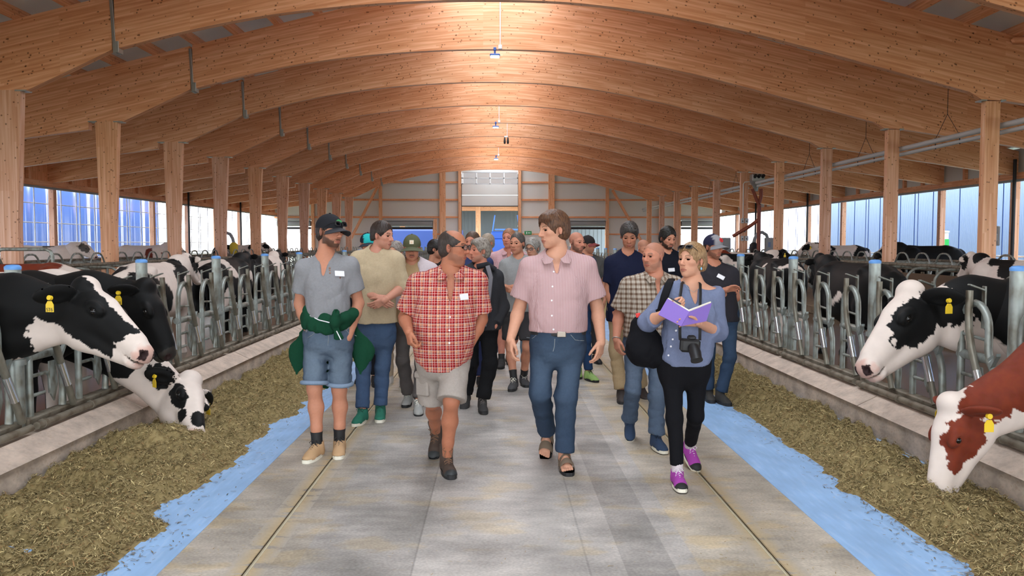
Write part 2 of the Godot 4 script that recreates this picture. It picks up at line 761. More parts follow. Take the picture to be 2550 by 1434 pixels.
func bottom_at(x: float) -> float:
	for i in CURVE.size() - 1:
		if x <= CURVE[i + 1][0]:
			var t: float = (x - CURVE[i][0]) / (CURVE[i + 1][0] - CURVE[i][0])
			var p0: float = CURVE[maxi(i - 1, 0)][1]
			var p3: float = CURVE[mini(i + 2, CURVE.size() - 1)][1]
			if i == 0:
				p0 = 2.0 * CURVE[0][1] - CURVE[1][1]
			if i == CURVE.size() - 2:
				p3 = 2.0 * CURVE[i + 1][1] - CURVE[i][1]
			return cubic_interpolate(CURVE[i][1], CURVE[i + 1][1], p0, p3, t)
	return CURVE[-1][1]

# the run of the laminations: straight along the slopes, bent under the ridge
func arch(x: float) -> float:
	return -0.25 * (sqrt(x * x + 9.0) - 3.0)

func strip_beam(xs: Array, bot: Array, top: Array, t: float, off: Vector2) -> MB:
	# a plank-like beam whose laminations follow its lower edge
	var b := MB.new()
	var m := xs.size()
	for s in 2:
		var z := t * 0.5 if s == 0 else -t * 0.5
		var nn := Vector3(0, 0, 1 if s == 0 else -1)
		var f := b.v.size()
		for i in m:
			b.vert(Vector3(xs[i], bot[i], z), nn, Vector2(xs[i], bot[i] - arch(xs[i])) + off)
			b.vert(Vector3(xs[i], top[i], z), nn, Vector2(xs[i], top[i] - arch(xs[i])) + off)
		for i in m - 1:
			var q := f + i * 2
			if s == 0:
				b.idx.append_array([q, q + 3, q + 2, q, q + 1, q + 3])
			else:
				b.idx.append_array([q, q + 2, q + 3, q, q + 3, q + 1])
	for i in m - 1:
		b.uvo = off
		b.quad(Vector3(xs[i], bot[i], -t * 0.5), Vector3(xs[i + 1], bot[i + 1], -t * 0.5), Vector3(xs[i + 1], bot[i + 1], t * 0.5), Vector3(xs[i], bot[i], t * 0.5))
		b.quad(Vector3(xs[i], top[i], t * 0.5), Vector3(xs[i + 1], top[i + 1], t * 0.5), Vector3(xs[i + 1], top[i + 1], -t * 0.5), Vector3(xs[i], top[i], -t * 0.5))
	for e: int in [0, m - 1]:
		var a := Vector3(xs[e], bot[e], -t * 0.5)
		var c := Vector3(xs[e], top[e], t * 0.5)
		if e == 0:
			b.quad(a, Vector3(a.x, a.y, -a.z), c, Vector3(c.x, c.y, -c.z))
		else:
			b.quad(Vector3(a.x, a.y, -a.z), a, Vector3(c.x, c.y, -c.z), c)
	return b

func build_roof() -> void:
	var t := 0.165
	for k in range(-1, 10):
		var z := -(FRAME_FIRST + FRAME_STEP * k)
		var which: String = ORD[k + 1]
		var wm: Material = M.wood[[0, 1, 0, 3, 1, 0, 3, 1, 2, 0, 1][k + 1]]
		# left rafter, from the wall over the tapered post to the joint
		var xs := [-15.6, -9.95, -9.94, -9.16, -9.15, -8.25, -7.46]
		var bot := [3.62, 4.37, 4.57, 4.57, 4.55, 4.97, 5.35]
		var top := []
		for x: float in xs:
			top.append(roof_top(x))
		var r := thing("roof_rafter", "straight glulam rafter left of the steel joint, %s from the front" % which, "beam", "left rafters", Vector3(0, 0, z))
		obj("rafter_body", strip_beam(xs, bot, top, t, Vector2(rng.randf() * 4, rng.randf())), wm, r)
		# middle beam, curved underneath, running on to the right wall
		xs = [-7.4]
		for i in 48:
			xs.append(-7.4 + (9.35 + 7.4) * (i + 1) / 48.0)
		bot = []
		for x: float in xs:
			bot.append(bottom_at(x))
		xs.append_array([9.6, 10.1, 15.6])
		bot.append_array([4.45, 4.42, 3.62])
		top = []
		for x: float in xs:
			top.append(roof_top(x))
		var c := thing("curved_beam", "long glulam roof beam with an arched lower edge over the aisle, %s from the front" % which, "beam", "arched beams", Vector3(0, 0, z))
		obj("beam_body", strip_beam(xs, bot, top, t, Vector2(rng.randf() * 4, rng.randf())), wm, c)
		# steel hanger in the joint
		var s := MB.new()
		s.box(Vector3(-7.43, 5.80, 0.0), Vector3(0.06, 1.05, t + 0.03), Basis(Vector3(0, 0, 1), 0.05), 0.004)
		obj("joint_hanger", s, M.steel, c)
		s = MB.new()
		s.box(Vector3(-7.37, 5.40, 0.0), Vector3(0.09, 0.22, t + 0.04), Basis(), 0.006)
		obj("joint_hanger", s, M.steel, c)
		# posts
		var m := MB.new()
		m.grain = Vector3.UP
		m.uvo = Vector2(rng.randf() * 4, rng.randf())
		m.prism(PackedVector2Array([Vector2(-9.73, 0.2), Vector2(-9.37, 0.2), Vector2(-9.37, 1.9), Vector2(-9.24, 4.57), Vector2(-9.79, 4.57), Vector2(-9.73, 1.9)]), Transform3D(Basis(), Vector3(0, 0, -t * 0.5)), t)
		var p := thing("timber_post", "tapered timber post carrying the left rafters, widest at its top, %s from the front" % which, "post", "tapered left posts", Vector3(0, 0, z))
		obj("post_body", m, M.post[(k + 1) % 3], p)
		var pl := MB.new()
		pl.box(Vector3(-9.85, 4.56, 0.0), Vector3(0.2, 0.025, t + 0.05))
		obj("bearing_plate", pl, M.steel, p)
		pl = MB.new()
		pl.box(Vector3(-9.23, 4.56, 0.0), Vector3(0.22, 0.025, t + 0.05))
		obj("bearing_plate", pl, M.steel, p)
		m = MB.new()
		m.grain = Vector3.UP
		m.uvo = Vector2(rng.randf() * 4, rng.randf())
		m.box(Vector3(9.84, 2.31, 0), Vector3(0.30, 4.22, t), Basis(), 0.008)
		p = thing("straight_post", "straight square timber post carrying the right end of an arched beam, %s from the front" % which, "post", "straight right posts", Vector3(0, 0, z))
		obj("post_body", m, M.post[(k + 2) % 3], p)
		pl = MB.new()
		pl.box(Vector3(9.64, 4.43, 0.0), Vector3(0.12, 0.025, t + 0.05))
		obj("bearing_plate", pl, M.steel, p)
		pl = MB.new()
		pl.box(Vector3(10.03, 4.43, 0.0), Vector3(0.1, 0.025, t + 0.05))
		obj("bearing_plate", pl, M.steel, p)
	# the roof skin with its purlins and the glazed ridge
	var ceil := Node3D.new()
	ceil.name = "ceiling"
	add_child(ceil)
	ceil.set_meta("kind", "structure")
	for s: float in [-1.0, 1.0]:
		var m := MB.new()
		var sh := MB.new()
		var x0 := 1.5
		var x1 := 16.4
		var a := Vector2(s * x0, roof_top(x0) + 0.2)
		var b := Vector2(s * x1, roof_top(x1) + 0.2)
		m.prism(PackedVector2Array([a, b, b + Vector2(0, 0.1), a + Vector2(0, 0.1)]), Transform3D(Basis(), Vector3(0, 0, -58.0)), 70.0)
		obj("roof_panel", m, M.roof, ceil)
		var x := 1.45
		while x < 15.8:
			var pu := MB.new()
			pu.grain = Vector3(0, 0, 1)
			pu.uvo = Vector2(x * 1.7, x * 0.37)
			pu.box(Vector3(s * x, roof_top(x) + 0.1, -23.0), Vector3(0.14, 0.2, 69.0), Basis(Vector3(0, 0, 1), -s * atan(0.25)))
			obj("purlin", pu, M.wood[1], ceil)
			x += 0.98
	var ridge := MB.new()
	for k in 34:
		var z := 11.0 - k * 2.05
		for s: float in [-1.0, 1.0]:
			var a := Vector3(s * 1.5, roof_top(1.5) + 0.32, z)
			var b := Vector3(0, roof_top(0) + 0.55, z)
			var d := Vector3(0, 0, -2.0)
			if s > 0:
				ridge.quad(a, a + d, b + d, b)
			else:
				ridge.quad(b, b + d, a + d, a)
	var rg := struct("window_1", ridge, M.glass)
	var bars := MB.new()
	for k in 35:
		var z := 11.0 - k * 2.05 + 0.02
		for s: float in [-1.0, 1.0]:
			bars.tube([Vector3(s * 1.5, roof_top(1.5) + 0.31, z), Vector3(0, roof_top(0) + 0.54, z)], 0.03, 6)
	obj("glazing_bar", bars, M.lightgrey, rg)

# a wall in the plane z, with openings [x0, x1, y0, y1], closed above by the slope of the roof
func gable(openings: Array, t: float) -> MB:
	var b := MB.new()
	var xs := [-15.6, 0.0, 15.6]
	for o in openings:
		xs.append(o[0])
		xs.append(o[1])
	xs.sort()
	for i in xs.size() - 1:
		var xa: float = xs[i]
		var xb: float = xs[i + 1]
		if xb - xa < 1e-3:
			continue
		var mid := (xa + xb) * 0.5
		var spans := []
		for o in openings:
			if mid > o[0] and mid < o[1]:
				spans.append([o[2], o[3]])
		spans.sort_custom(func(p, q): return p[0] < q[0])
		var y := -0.02
		for s in spans:
			if s[0] > y + 1e-3:
				b.prism(PackedVector2Array([Vector2(xa, y), Vector2(xb, y), Vector2(xb, s[0]), Vector2(xa, s[0])]), Transform3D(), t)
			y = s[1]
		b.prism(PackedVector2Array([Vector2(xa, y), Vector2(xb, y), Vector2(xb, roof_top(xb) + 0.2), Vector2(xa, roof_top(xa) + 0.2)]), Transform3D(), t)
	return b

func build_walls() -> void:
	for s: float in [-1.0, 1.0]:
		var side := "left" if s < 0 else "right"
		var wl := Node3D.new()
		wl.name = "wall_" + side
		wl.position.x = 0.3 if s < 0 else 0.0
		add_child(wl)
		wl.set_meta("kind", "structure")
		var m := MB.new()
		m.box(Vector3(s * 15.6, 0.43, -23.0), Vector3(0.2, 0.9, 69.0))
		obj("low_wall", m, M.concrete, wl)
		m = MB.new()
		m.box(Vector3(s * 15.72, 4.05, -23.0), Vector3(0.08, 0.78, 69.0))
		obj("cladding_panel", m, M.panel if s > 0 else M.wood[2], wl)
		m = MB.new()
		m.grain = Vector3(0, 0, 1)
		m.box(Vector3(s * 15.6, 3.61, -23.0), Vector3(0.14, 0.2, 69.0))
		obj("header_rail", m, M.wood[2], wl)
		m = MB.new()
		m.tube([Vector3(s * 15.48, 3.47, 11.0), Vector3(s * 15.48, 3.47, -57.5)], 0.04, 8)
		obj("curtain_tube", m, M.grey, wl)
		for k in range(-6, 10):
			var z := -(FRAME_FIRST + FRAME_STEP * k)
			m = MB.new()
			m.grain = Vector3.UP
			m.uvo = Vector2(rng.randf() * 4, 0)
			m.box(Vector3(s * 15.58, 2.2, z), Vector3(0.18, 2.66, 0.2))
			obj("wall_post", m, M.post[(k + 7) % 3], wl)
			m = MB.new()
			m.grain = Vector3.UP
			m.box(Vector3(s * 15.62, 4.0, z - 1.4), Vector3(0.1, 0.6, 0.14))
			obj("stud", m, M.wood[0], wl)
			m = MB.new()
			m.box(Vector3(s * 15.62, 4.0, z - 2.75), Vector3(0.1, 0.6, 0.14))
			obj("stud", m, M.wood[0], wl)
			if k % 2 == 0:
				m = MB.new()
				m.tube([Vector3(s * 15.42, 4.1, z + 0.2), Vector3(s * 15.42, 0.9, z + 0.2)], 0.05, 8)
				obj("drain_pipe", m, M.dark, wl)
			for q: float in [0.7, 1.75, 2.0, 3.1]:
				m = MB.new()
				m.tube([Vector3(s * 15.66, 3.5, z - q), Vector3(s * 15.66, 0.9, z - q)], 0.016 if s > 0 else 0.022, 6)
				obj("curtain_rod", m, M.bluemat if s > 0 else M.white, wl)
		for y: float in [0.95, 1.08, 1.2]:
			m = MB.new()
			m.tube([Vector3(s * 15.8, y, 11.0), Vector3(s * 15.8, y, -57.5)], 0.025, 6)
			obj("guard_rail", m, M.white, wl)
		if s < 0:
			for y: float in [1.65, 2.3, 2.95]:
				m = MB.new()
				m.tube([Vector3(s * 15.75, y, -14.0), Vector3(s * 15.75, y, -44.0)], 0.016, 6)
				obj("curtain_rope", m, M.white, wl)
	# far gable
	var doors := [[-2.46, 1.46, -0.1, 6.55], [-7.7, -4.48, -0.1, 3.2], [-15.2, -12.9, -0.1, 3.2], [5.1, 7.53, -0.1, 3.2], [12.86, 15.2, -0.1, 3.2]]
	var far := Node3D.new()
	far.name = "wall_far"
	far.position.z = -END_WALL
	add_child(far)
	far.set_meta("kind", "structure")
	obj("sandwich_panel", gable(doors, 0.08), M.panel, far)
	for p in [[-8.07, 0.22, 5.9], [-3.78, 0.42, 6.6], [-2.58, 0.2, 7.0], [1.57, 0.2, 7.0], [3.78, 0.42, 6.6], [7.67, 0.22, 5.9], [-12.75, 0.2, 4.9], [12.7, 0.2, 4.9], [-4.3, 0.24, 3.3], [-11.2, 0.2, 5.0], [11.4, 0.2, 5.0]]:
		var m := MB.new()
		m.grain = Vector3.UP
		m.uvo = Vector2(p[0], p[0])
		m.box(Vector3(p[0], p[2] * 0.5, 0.2), Vector3(p[1], p[2], 0.2))
		obj("gable_post", m, M.post[2], far)
	for y: float in [2.24, 3.42, 4.62, 5.83]:
		var lim := minf(15.4, 9.92 + (5.77 - y) / 0.25)
		for seg in [[-lim, -2.7], [1.7, lim]]:
			var m := MB.new()
			if y < 3.0:
				var a: float = seg[0]
				for o in [[-15.2, -12.9], [-7.7, -4.48], [5.1, 7.53], [12.86, 15.2]]:
					if o[0] > seg[0] - 1.0 and o[1] < seg[1] + 1.0:
						if o[0] - a > 0.3:
							m.box(Vector3((a + o[0]) * 0.5, y, 0.14), Vector3(o[0] - a, 0.1, 0.1))
						a = o[1]
				if seg[1] - a > 0.3:
					m.box(Vector3((a + seg[1]) * 0.5, y, 0.14), Vector3(seg[1] - a, 0.1, 0.1))
			else:
				m.box(Vector3((seg[0] + seg[1]) * 0.5, y, 0.14), Vector3(seg[1] - seg[0], 0.12, 0.1))
			obj("girt", m, M.wood[2], far)
	for q in [[Vector3(-8.2, 5.6, 0.34), Vector3(-10.7, 0.8, 0.34)], [Vector3(8.0, 5.3, 0.34), Vector3(10.6, 0.8, 0.34)]]:
		var m := MB.new()
		var d: Vector3 = q[1] - q[0]
		m.grain = d.normalized()
		m.box((q[0] + q[1]) * 0.5, Vector3(0.18, d.length(), 0.1), Basis(Vector3(0, 0, 1), atan2(-d.x, d.y) if d.y > 0 else atan2(d.x, -d.y)))
		obj("diagonal_brace", m, M.wood[0], far)
	# raised sectional door over the middle opening
	var dr := Node3D.new()
	dr.name = "door_1"
	dr.position.z = -END_WALL + 0.12
	add_child(dr)
	dr.set_meta("kind", "structure")
	for j in 2:
		var m := MB.new()
		m.box(Vector3(-0.5, 4.2 + 0.37 + j * 0.75, 0), Vector3(3.9, 0.74, 0.05), Basis(), 0.008)
		obj("door_panel", m, M.panel, dr)
	var fr := MB.new()
	for i in 5:
		fr.box(Vector3(-2.4 + i * 0.955, 6.1, 0), Vector3(0.07, 0.8, 0.05))
	for j in 3:
		fr.box(Vector3(-0.5, 5.72 + j * 0.4, 0), Vector3(3.9, 0.07, 0.05))
	obj("window_frame", fr, M.lightgrey, dr)
	var smoky := mat(Color(0.45, 0.40, 0.36, 0.75), 0.08)
	smoky.transparency = BaseMaterial3D.TRANSPARENCY_ALPHA
	for i in 4:
		for j in 2:
			var m := MB.new()
			m.box(Vector3(-1.92 + i * 0.955, 5.92 + j * 0.4, 0), Vector3(0.88, 0.33, 0.012))
			obj("pane", m, smoky, dr)
	var tr := MB.new()
	for x: float in [-2.47, 1.47]:
		var tm := MB.new()
		tm.box(Vector3(x, 3.2, 0.05), Vector3(0.05, 6.4, 0.06))
		obj("door_track", tm, M.dark, dr)
	tr.box(Vector3(-0.5, 4.18, 0.02), Vector3(3.9, 0.06, 0.07))
	obj("head_rail", tr, M.dark, dr)
	var n := 2
	for o in [doors[1], doors[2], doors[3], doors[4]]:
		var d2 := Node3D.new()
		d2.name = "door_%d" % n
		d2.position.z = -END_WALL + 0.16
		add_child(d2)
		d2.set_meta("kind", "structure")
		n += 1
		var w: float = o[1] - o[0]
		var mx: float = (o[0] + o[1]) * 0.5
		var m := MB.new()
		m.tube([Vector3(o[0], 2.98, 0.02), Vector3(o[1], 2.98, 0.02)], 0.2, 12)
		obj("roller", m, M.grey, d2)
		m = MB.new()
		m.box(Vector3(mx, 3.21, 0.02), Vector3(w + 0.2, 0.05, 0.4))
		obj("roller_hood", m, M.lightgrey, d2)
		m = MB.new()
		m.box(Vector3(mx, 2.66, -0.05), Vector3(w, 0.16, 0.05))
		obj("bottom_bar", m, M.dark, d2)
	# near gable behind the visitors' backs, wide open
	var nearby := Node3D.new()
	nearby.name = "wall_near"
	nearby.position.z = 11.6
	add_child(nearby)
	nearby.set_meta("kind", "structure")
	obj("sandwich_panel", gable([[-3.6, 3.6, -0.1, 5.6], [-14.8, -4.2, 0.9, 4.1], [4.2, 14.8, 0.9, 4.1]], 0.1), M.panel, nearby)

func build_floor() -> void:
	# concrete of the aisle
	var w := 1024
	var h := 2048
	var clouds := noise_bytes(31, w, h, 0.0045, 5)
	var streak := noise_bytes(32, w, h, 0.03, 4, 3, 1)
	var fine := noise_bytes(33, w, h, 0.16, 2)
	var sand := noise_bytes(34, w, h, 0.011, 4, 2, 1)
	var px := PackedByteArray()
	px.resize(w * h * 3)
	for y in h:
		for x in w:
			var i := y * w + x
			var xm := -1.75 + 3.7 * x / w
			var tone := 0.0
			if xm < -0.42:
				tone = -0.09
			if xm < -1.23:
				tone = -0.05
			if xm > 0.63 and xm < 0.88:
				tone = -0.10
			if xm > 1.0:
				tone = 0.02
			var c := clouds[i] / 255.0
			var s := streak[i] / 255.0
			var g := 0.67 + tone * 0.75 + (c - 0.5) * 0.26 + (s - 0.5) * 0.10 + (fine[i] / 255.0 - 0.5) * 0.12
			var sd := smoothstep(0.56, 0.74, sand[i] / 255.0) * 0.5 + (0.35 if xm > 1.0 else 0.0) + (0.25 if xm < -1.0 else 0.0)
			var joint := absf(xm + 1.23)
			var joint2 := absf(xm - 1.41)
			var dj := minf(joint, joint2)
			if dj < 0.1 and s > 0.32:
				sd = maxf(sd, 1.2 * (1.0 - dj / 0.1) + 0.2)
				g = lerpf(g, 0.68, 0.6)
			if dj < 0.012 and dj > 0.006:
				g -= 0.2
			if absf(xm + 0.42) < 0.006 or absf(xm - 0.45) < 0.006:
				g -= 0.07
			px[i * 3] = clampi(int(255.0 * g * lerpf(0.985, 1.04, sd)), 0, 255)
			px[i * 3 + 1] = clampi(int(255.0 * g * lerpf(0.965, 0.95, sd)), 0, 255)
			px[i * 3 + 2] = clampi(int(255.0 * g * lerpf(0.945, 0.79, sd)), 0, 255)
	var fm := mat(Color(1.0, 0.99, 0.975), 0.5)
	fm.albedo_texture = tex_of(px, w, h)
	fm.metallic_specular = 0.45
	var fl := Node3D.new()
	fl.name = "floor"
	add_child(fl)
	fl.set_meta("kind", "structure")
	# slabs of about seven metres between the joints
	for k in 11:
		var z0 := 12.0 - k * 6.98
		var m := MB.new()
		var za := z0
		var zb := z0 - 6.97
		for seg in [[-1.66, -1.236], [-1.224, 1.404], [1.416, 1.84]]:
			var a: float = seg[0]
			var b: float = seg[1]
			var i := m.v.size()
			var sh := (k * 0.37)
			for p in [[a, za], [b, za], [b, zb], [a, zb]]:
				m.vert(Vector3(p[0], 0, p[1]), Vector3.UP, Vector2((p[0] + 1.75) / 3.7, (z0 - p[1]) / 6.98 + sh))
			m.idx.append_array([i, i + 2, i + 1, i, i + 3, i + 2])
		obj("concrete_slab", m, fm, fl)
	var m := MB.new()
	m.box(Vector3(0, -0.12, -23.0), Vector3(32, 0.22, 70.0))
	obj("subfloor", m, mat(srgb(172, 160, 134), 0.9), fl)
	# narrow ledges beside the joints
	for x: float in [-1.215, 1.395]:
		m = MB.new()
		m.box(Vector3(x, 0.001, -23.0), Vector3(0.008, 0.006, 69.0))
		obj("joint_strip", m, mat(srgb(186, 176, 150), 0.8), fl)
	# blue coated strips of the feed table
	var bn := noise_bytes(41, 512, 512, 0.012, 5, 1, 1)
	var bs := noise_bytes(42, 512, 512, 0.08, 3, 1, 4)
	var bp := PackedByteArray()
	bp.resize(512 * 512 * 3)
	for i in 512 * 512:
		var g := 0.97 + (bn[i] / 255.0 - 0.5) * 0.10 + (bs[i] / 255.0 - 0.5) * 0.06
		var pale := smoothstep(0.62, 0.8, bs[i] / 255.0) * 0.25
		bp[i * 3] = clampi(int(lerpf(150.0, 180.0, pale) * g), 0, 255)
		bp[i * 3 + 1] = clampi(int(lerpf(188.0, 200.0, pale) * g), 0, 255)
		bp[i * 3 + 2] = clampi(int(lerpf(230.0, 226.0, pale) * g), 0, 255)
	var blue := mat(Color(0.98, 0.98, 0.98), 0.5)
	blue.albedo_texture = tex_of(bp, 512, 512)
	blue.uv1_triplanar = true
	blue.uv1_world_triplanar = true
	blue.uv1_scale = Vector3(0.55, 0.55, 0.3)
	for s in [[-3.12, -1.645], [1.825, 3.2]]:
		m = MB.new()
		m.box(Vector3((s[0] + s[1]) * 0.5, -0.01, -23.0), Vector3(s[1] - s[0], 0.026, 69.0))
		obj("coated_strip", m, blue, fl)
	# kerbs between feed table and cow alleys
	for s: float in [-1.0, 1.0]:
		var x0 := 3.02 if s < 0 else 3.12
		m = MB.new()
		m.prism(PackedVector2Array([Vector2(s * x0, -0.02), Vector2(s * (x0 + 0.01), 0.2), Vector2(s * (x0 + 0.55), 0.2), Vector2(s * (x0 + 0.55), -0.02)]), Transform3D(Basis(), Vector3(0, 0, -57.5)), 69.0)
		var kb := thing("feed_kerb", "grey concrete kerb with a pale sloping top along the %s feed fence" % ("left" if s < 0 else "right"), "kerb")
		obj("kerb_base", m, M.concrete, kb)
		for k in 23:
			var z0 := 11.0 - k * 3.0
			m = MB.new()
			m.prism(PackedVector2Array([Vector2(s * (x0 - 0.012), 0.2), Vector2(s * (x0 + 0.17), 0.29), Vector2(s * (x0 + 0.40), 0.29), Vector2(s * (x0 + 0.40), 0.2)]), Transform3D(Basis(), Vector3(0, 0, z0 - 2.985)), 2.985)
			obj("sloping_top", m, M.curbtop, kb)
		# the walking alley and the bed platform behind
		m = MB.new()
		m.box(Vector3(s * 5.35, -0.005, -23.0), Vector3(3.6, 0.03, 69.0))
		obj("wet_alley", m, M.wet, fl)
		m = MB.new()
		m.box(Vector3(s * 9.85, 0.1, -23.5), Vector3(5.4, 0.2, 68.0), Basis(), 0.02)
		obj("bed_platform", m, M.bed, fl)
		m = MB.new()
		m.box(Vector3(s * 14.0, -0.005, -23.0), Vector3(2.9, 0.03, 69.0))
		obj("wet_alley", m, M.wet, fl)

func build_outside() -> void:
	var m := MB.new()
	m.box(Vector3(0, -0.35, -40), Vector3(300, 0.2, 300))
	struct("ground", m, mat(srgb(150, 156, 130), 0.95))
	# blue glossy hall beside the left wall
	var sheet := MB.new()
	var rows := []
	for j in 2:
		var row := PackedVector3Array()
		for i in 1040:
			var z := -12.0 - i * 0.035
			var wv := sin(z * 5.2) * 0.05 + sin(z * 1.9 + 1.0) * 0.09
			row.append(Vector3(-19.6 + wv, 0.0 if j == 0 else 5.2, z))
		rows.append(row)
	sheet.grid(rows)
	var bm := mat(srgb(74, 104, 166), 0.16)
	bm.metallic_specular = 0.8
	var hall := thing("blue_hall", "blue hall with glossy wavy cladding outside the left wall openings", "building")
	obj("cladding", sheet, bm, hall)
	m = MB.new()
	m.box(Vector3(-21.8, 2.5, -30.2), Vector3(4.0, 5.4, 36.4))
	obj("hall_body", m, mat(srgb(36, 56, 110), 0.5), hall)
	m = MB.new()
	m.box(Vector3(-21.7, 5.3, -30.2), Vector3(4.6, 0.2, 36.8))
	obj("roof_edge", m, M.lightgrey, hall)
	# pale ribbed hall beside the right wall
	hall = thing("ribbed_hall", "pale grey hall with fine vertical ribs outside the right wall openings", "building")
	rows = []
	for j in 2:
		var row := PackedVector3Array()
		for i in 1700:
			var ph := i % 4
			row.append(Vector3(21.0 - (0.04 if ph == 1 or ph == 2 else 0.0), -0.2 if j == 0 else 6.0, -8.0 - i * 0.026))
		rows.append(row)
	sheet = MB.new()
	sheet.grid(rows, false, false, true)
	obj("ribbed_cladding", sheet, mat(srgb(122, 142, 172), 0.4, 0.2), hall)
	m = MB.new()
	m.box(Vector3(23.1, 2.9, -30.1), Vector3(4.0, 6.2, 44.0))
	obj("hall_body", m, M.lightgrey, hall)
	m = MB.new()
	m.box(Vector3(23.0, 6.1, -30.1), Vector3(4.6, 0.2, 44.6))
	obj("roof_edge", m, M.grey, hall)
	# a machinery shed beyond the far gable
	var shed := thing("machine_shed", "grey ribbed shed with timber posts seen through the far doorway", "building", "", Vector3(0, 0, -70))
	m = MB.new()
	m.box(Vector3(0, 2.6, -6.0), Vector3(22, 5.4, 0.2))
	for i in 60:
		m.box(Vector3(-10.8 + i * 0.366, 2.6, -5.88), Vector3(0.09, 5.3, 0.06))
	obj("rear_wall", m, mat(srgb(128, 140, 152), 0.5), shed)
	for x: float in [-1.6, 6.0, -8.0]:
		m = MB.new()
		m.grain = Vector3.UP
		m.box(Vector3(x, 2.4, 0), Vector3(0.42, 5.0, 0.4), Basis(), 0.02)
		obj("timber_post", m, M.post[2], shed)
	m = MB.new()
	m.box(Vector3(0, 5.1, -1.5), Vector3(23, 0.3, 10.0))
	m.box(Vector3(0, 4.6, 0), Vector3(22, 0.5, 0.3))
	obj("roof_slab", m, M.wood[3], shed)
	m = MB.new()
	m.tube([Vector3(1.8, 3.0, 0.2), Vector3(2.2, 4.6, -0.4)], 0.09, 8)
	var lamp := obj("light_tube", m, M.white, shed)
	var ma := thing("farm_machine", "bright blue farm machine parked in the shed beyond the far doorway", "machine", "", Vector3(0.9, -0.25, -68.5))
	m = MB.new()
	m.box(Vector3(0, 1.5, 0), Vector3(3.4, 1.4, 1.8), Basis(), 0.12)
	m.box(Vector3(-0.6, 2.5, -0.2), Vector3(1.6, 0.7, 1.4), Basis(), 0.1)
	obj("hopper", m, mat(srgb(30, 72, 150), 0.35), ma)
	for x: float in [-1.0, 1.0]:
		m = MB.new()
		m.tube([Vector3(x, 0.55, 0.9), Vector3(x, 0.55, 0.6)], 0.55, 20)
		obj("wheel", m, M.dark, ma)
	for x: float in [-1.2, 0.9]:
		m = MB.new()
		m.box(Vector3(x, 3.4, 0), Vector3(0.1, 1.6, 0.1), Basis(Vector3(0, 0, 1), 0.15 * signf(x)))
		obj("loader_arm", m, mat(srgb(60, 110, 190), 0.4), ma)
	m = MB.new()
	m.box(Vector3(-0.1, 3.0, 0), Vector3(2.0, 0.12, 0.12))
	obj("loader_frame", m, mat(srgb(60, 110, 190), 0.4), ma)
	m = MB.new()
	m.box(Vector3(0.9, 1.9, 0.92), Vector3(0.28, 0.2, 0.04), Basis(), 0.01)
	obj("reflector", m, mat(srgb(240, 200, 60), 0.4), ma)
	ma = thing("farm_machine", "dark blue low implement parked left of the far doorway", "machine", "", Vector3(-6.0, -0.25, -66.5))
	m = MB.new()
	m.box(Vector3(0, 1.7, 0), Vector3(6.5, 2.6, 2.0), Basis(), 0.15)
	obj("body_shell", m, mat(srgb(34, 58, 120), 0.4), ma)
	for x: float in [-2.0, 2.0]:
		m = MB.new()
		m.tube([Vector3(x, 0.5, 1.1), Vector3(x, 0.5, 0.7)], 0.5, 20)
		obj("wheel", m, M.dark, ma)

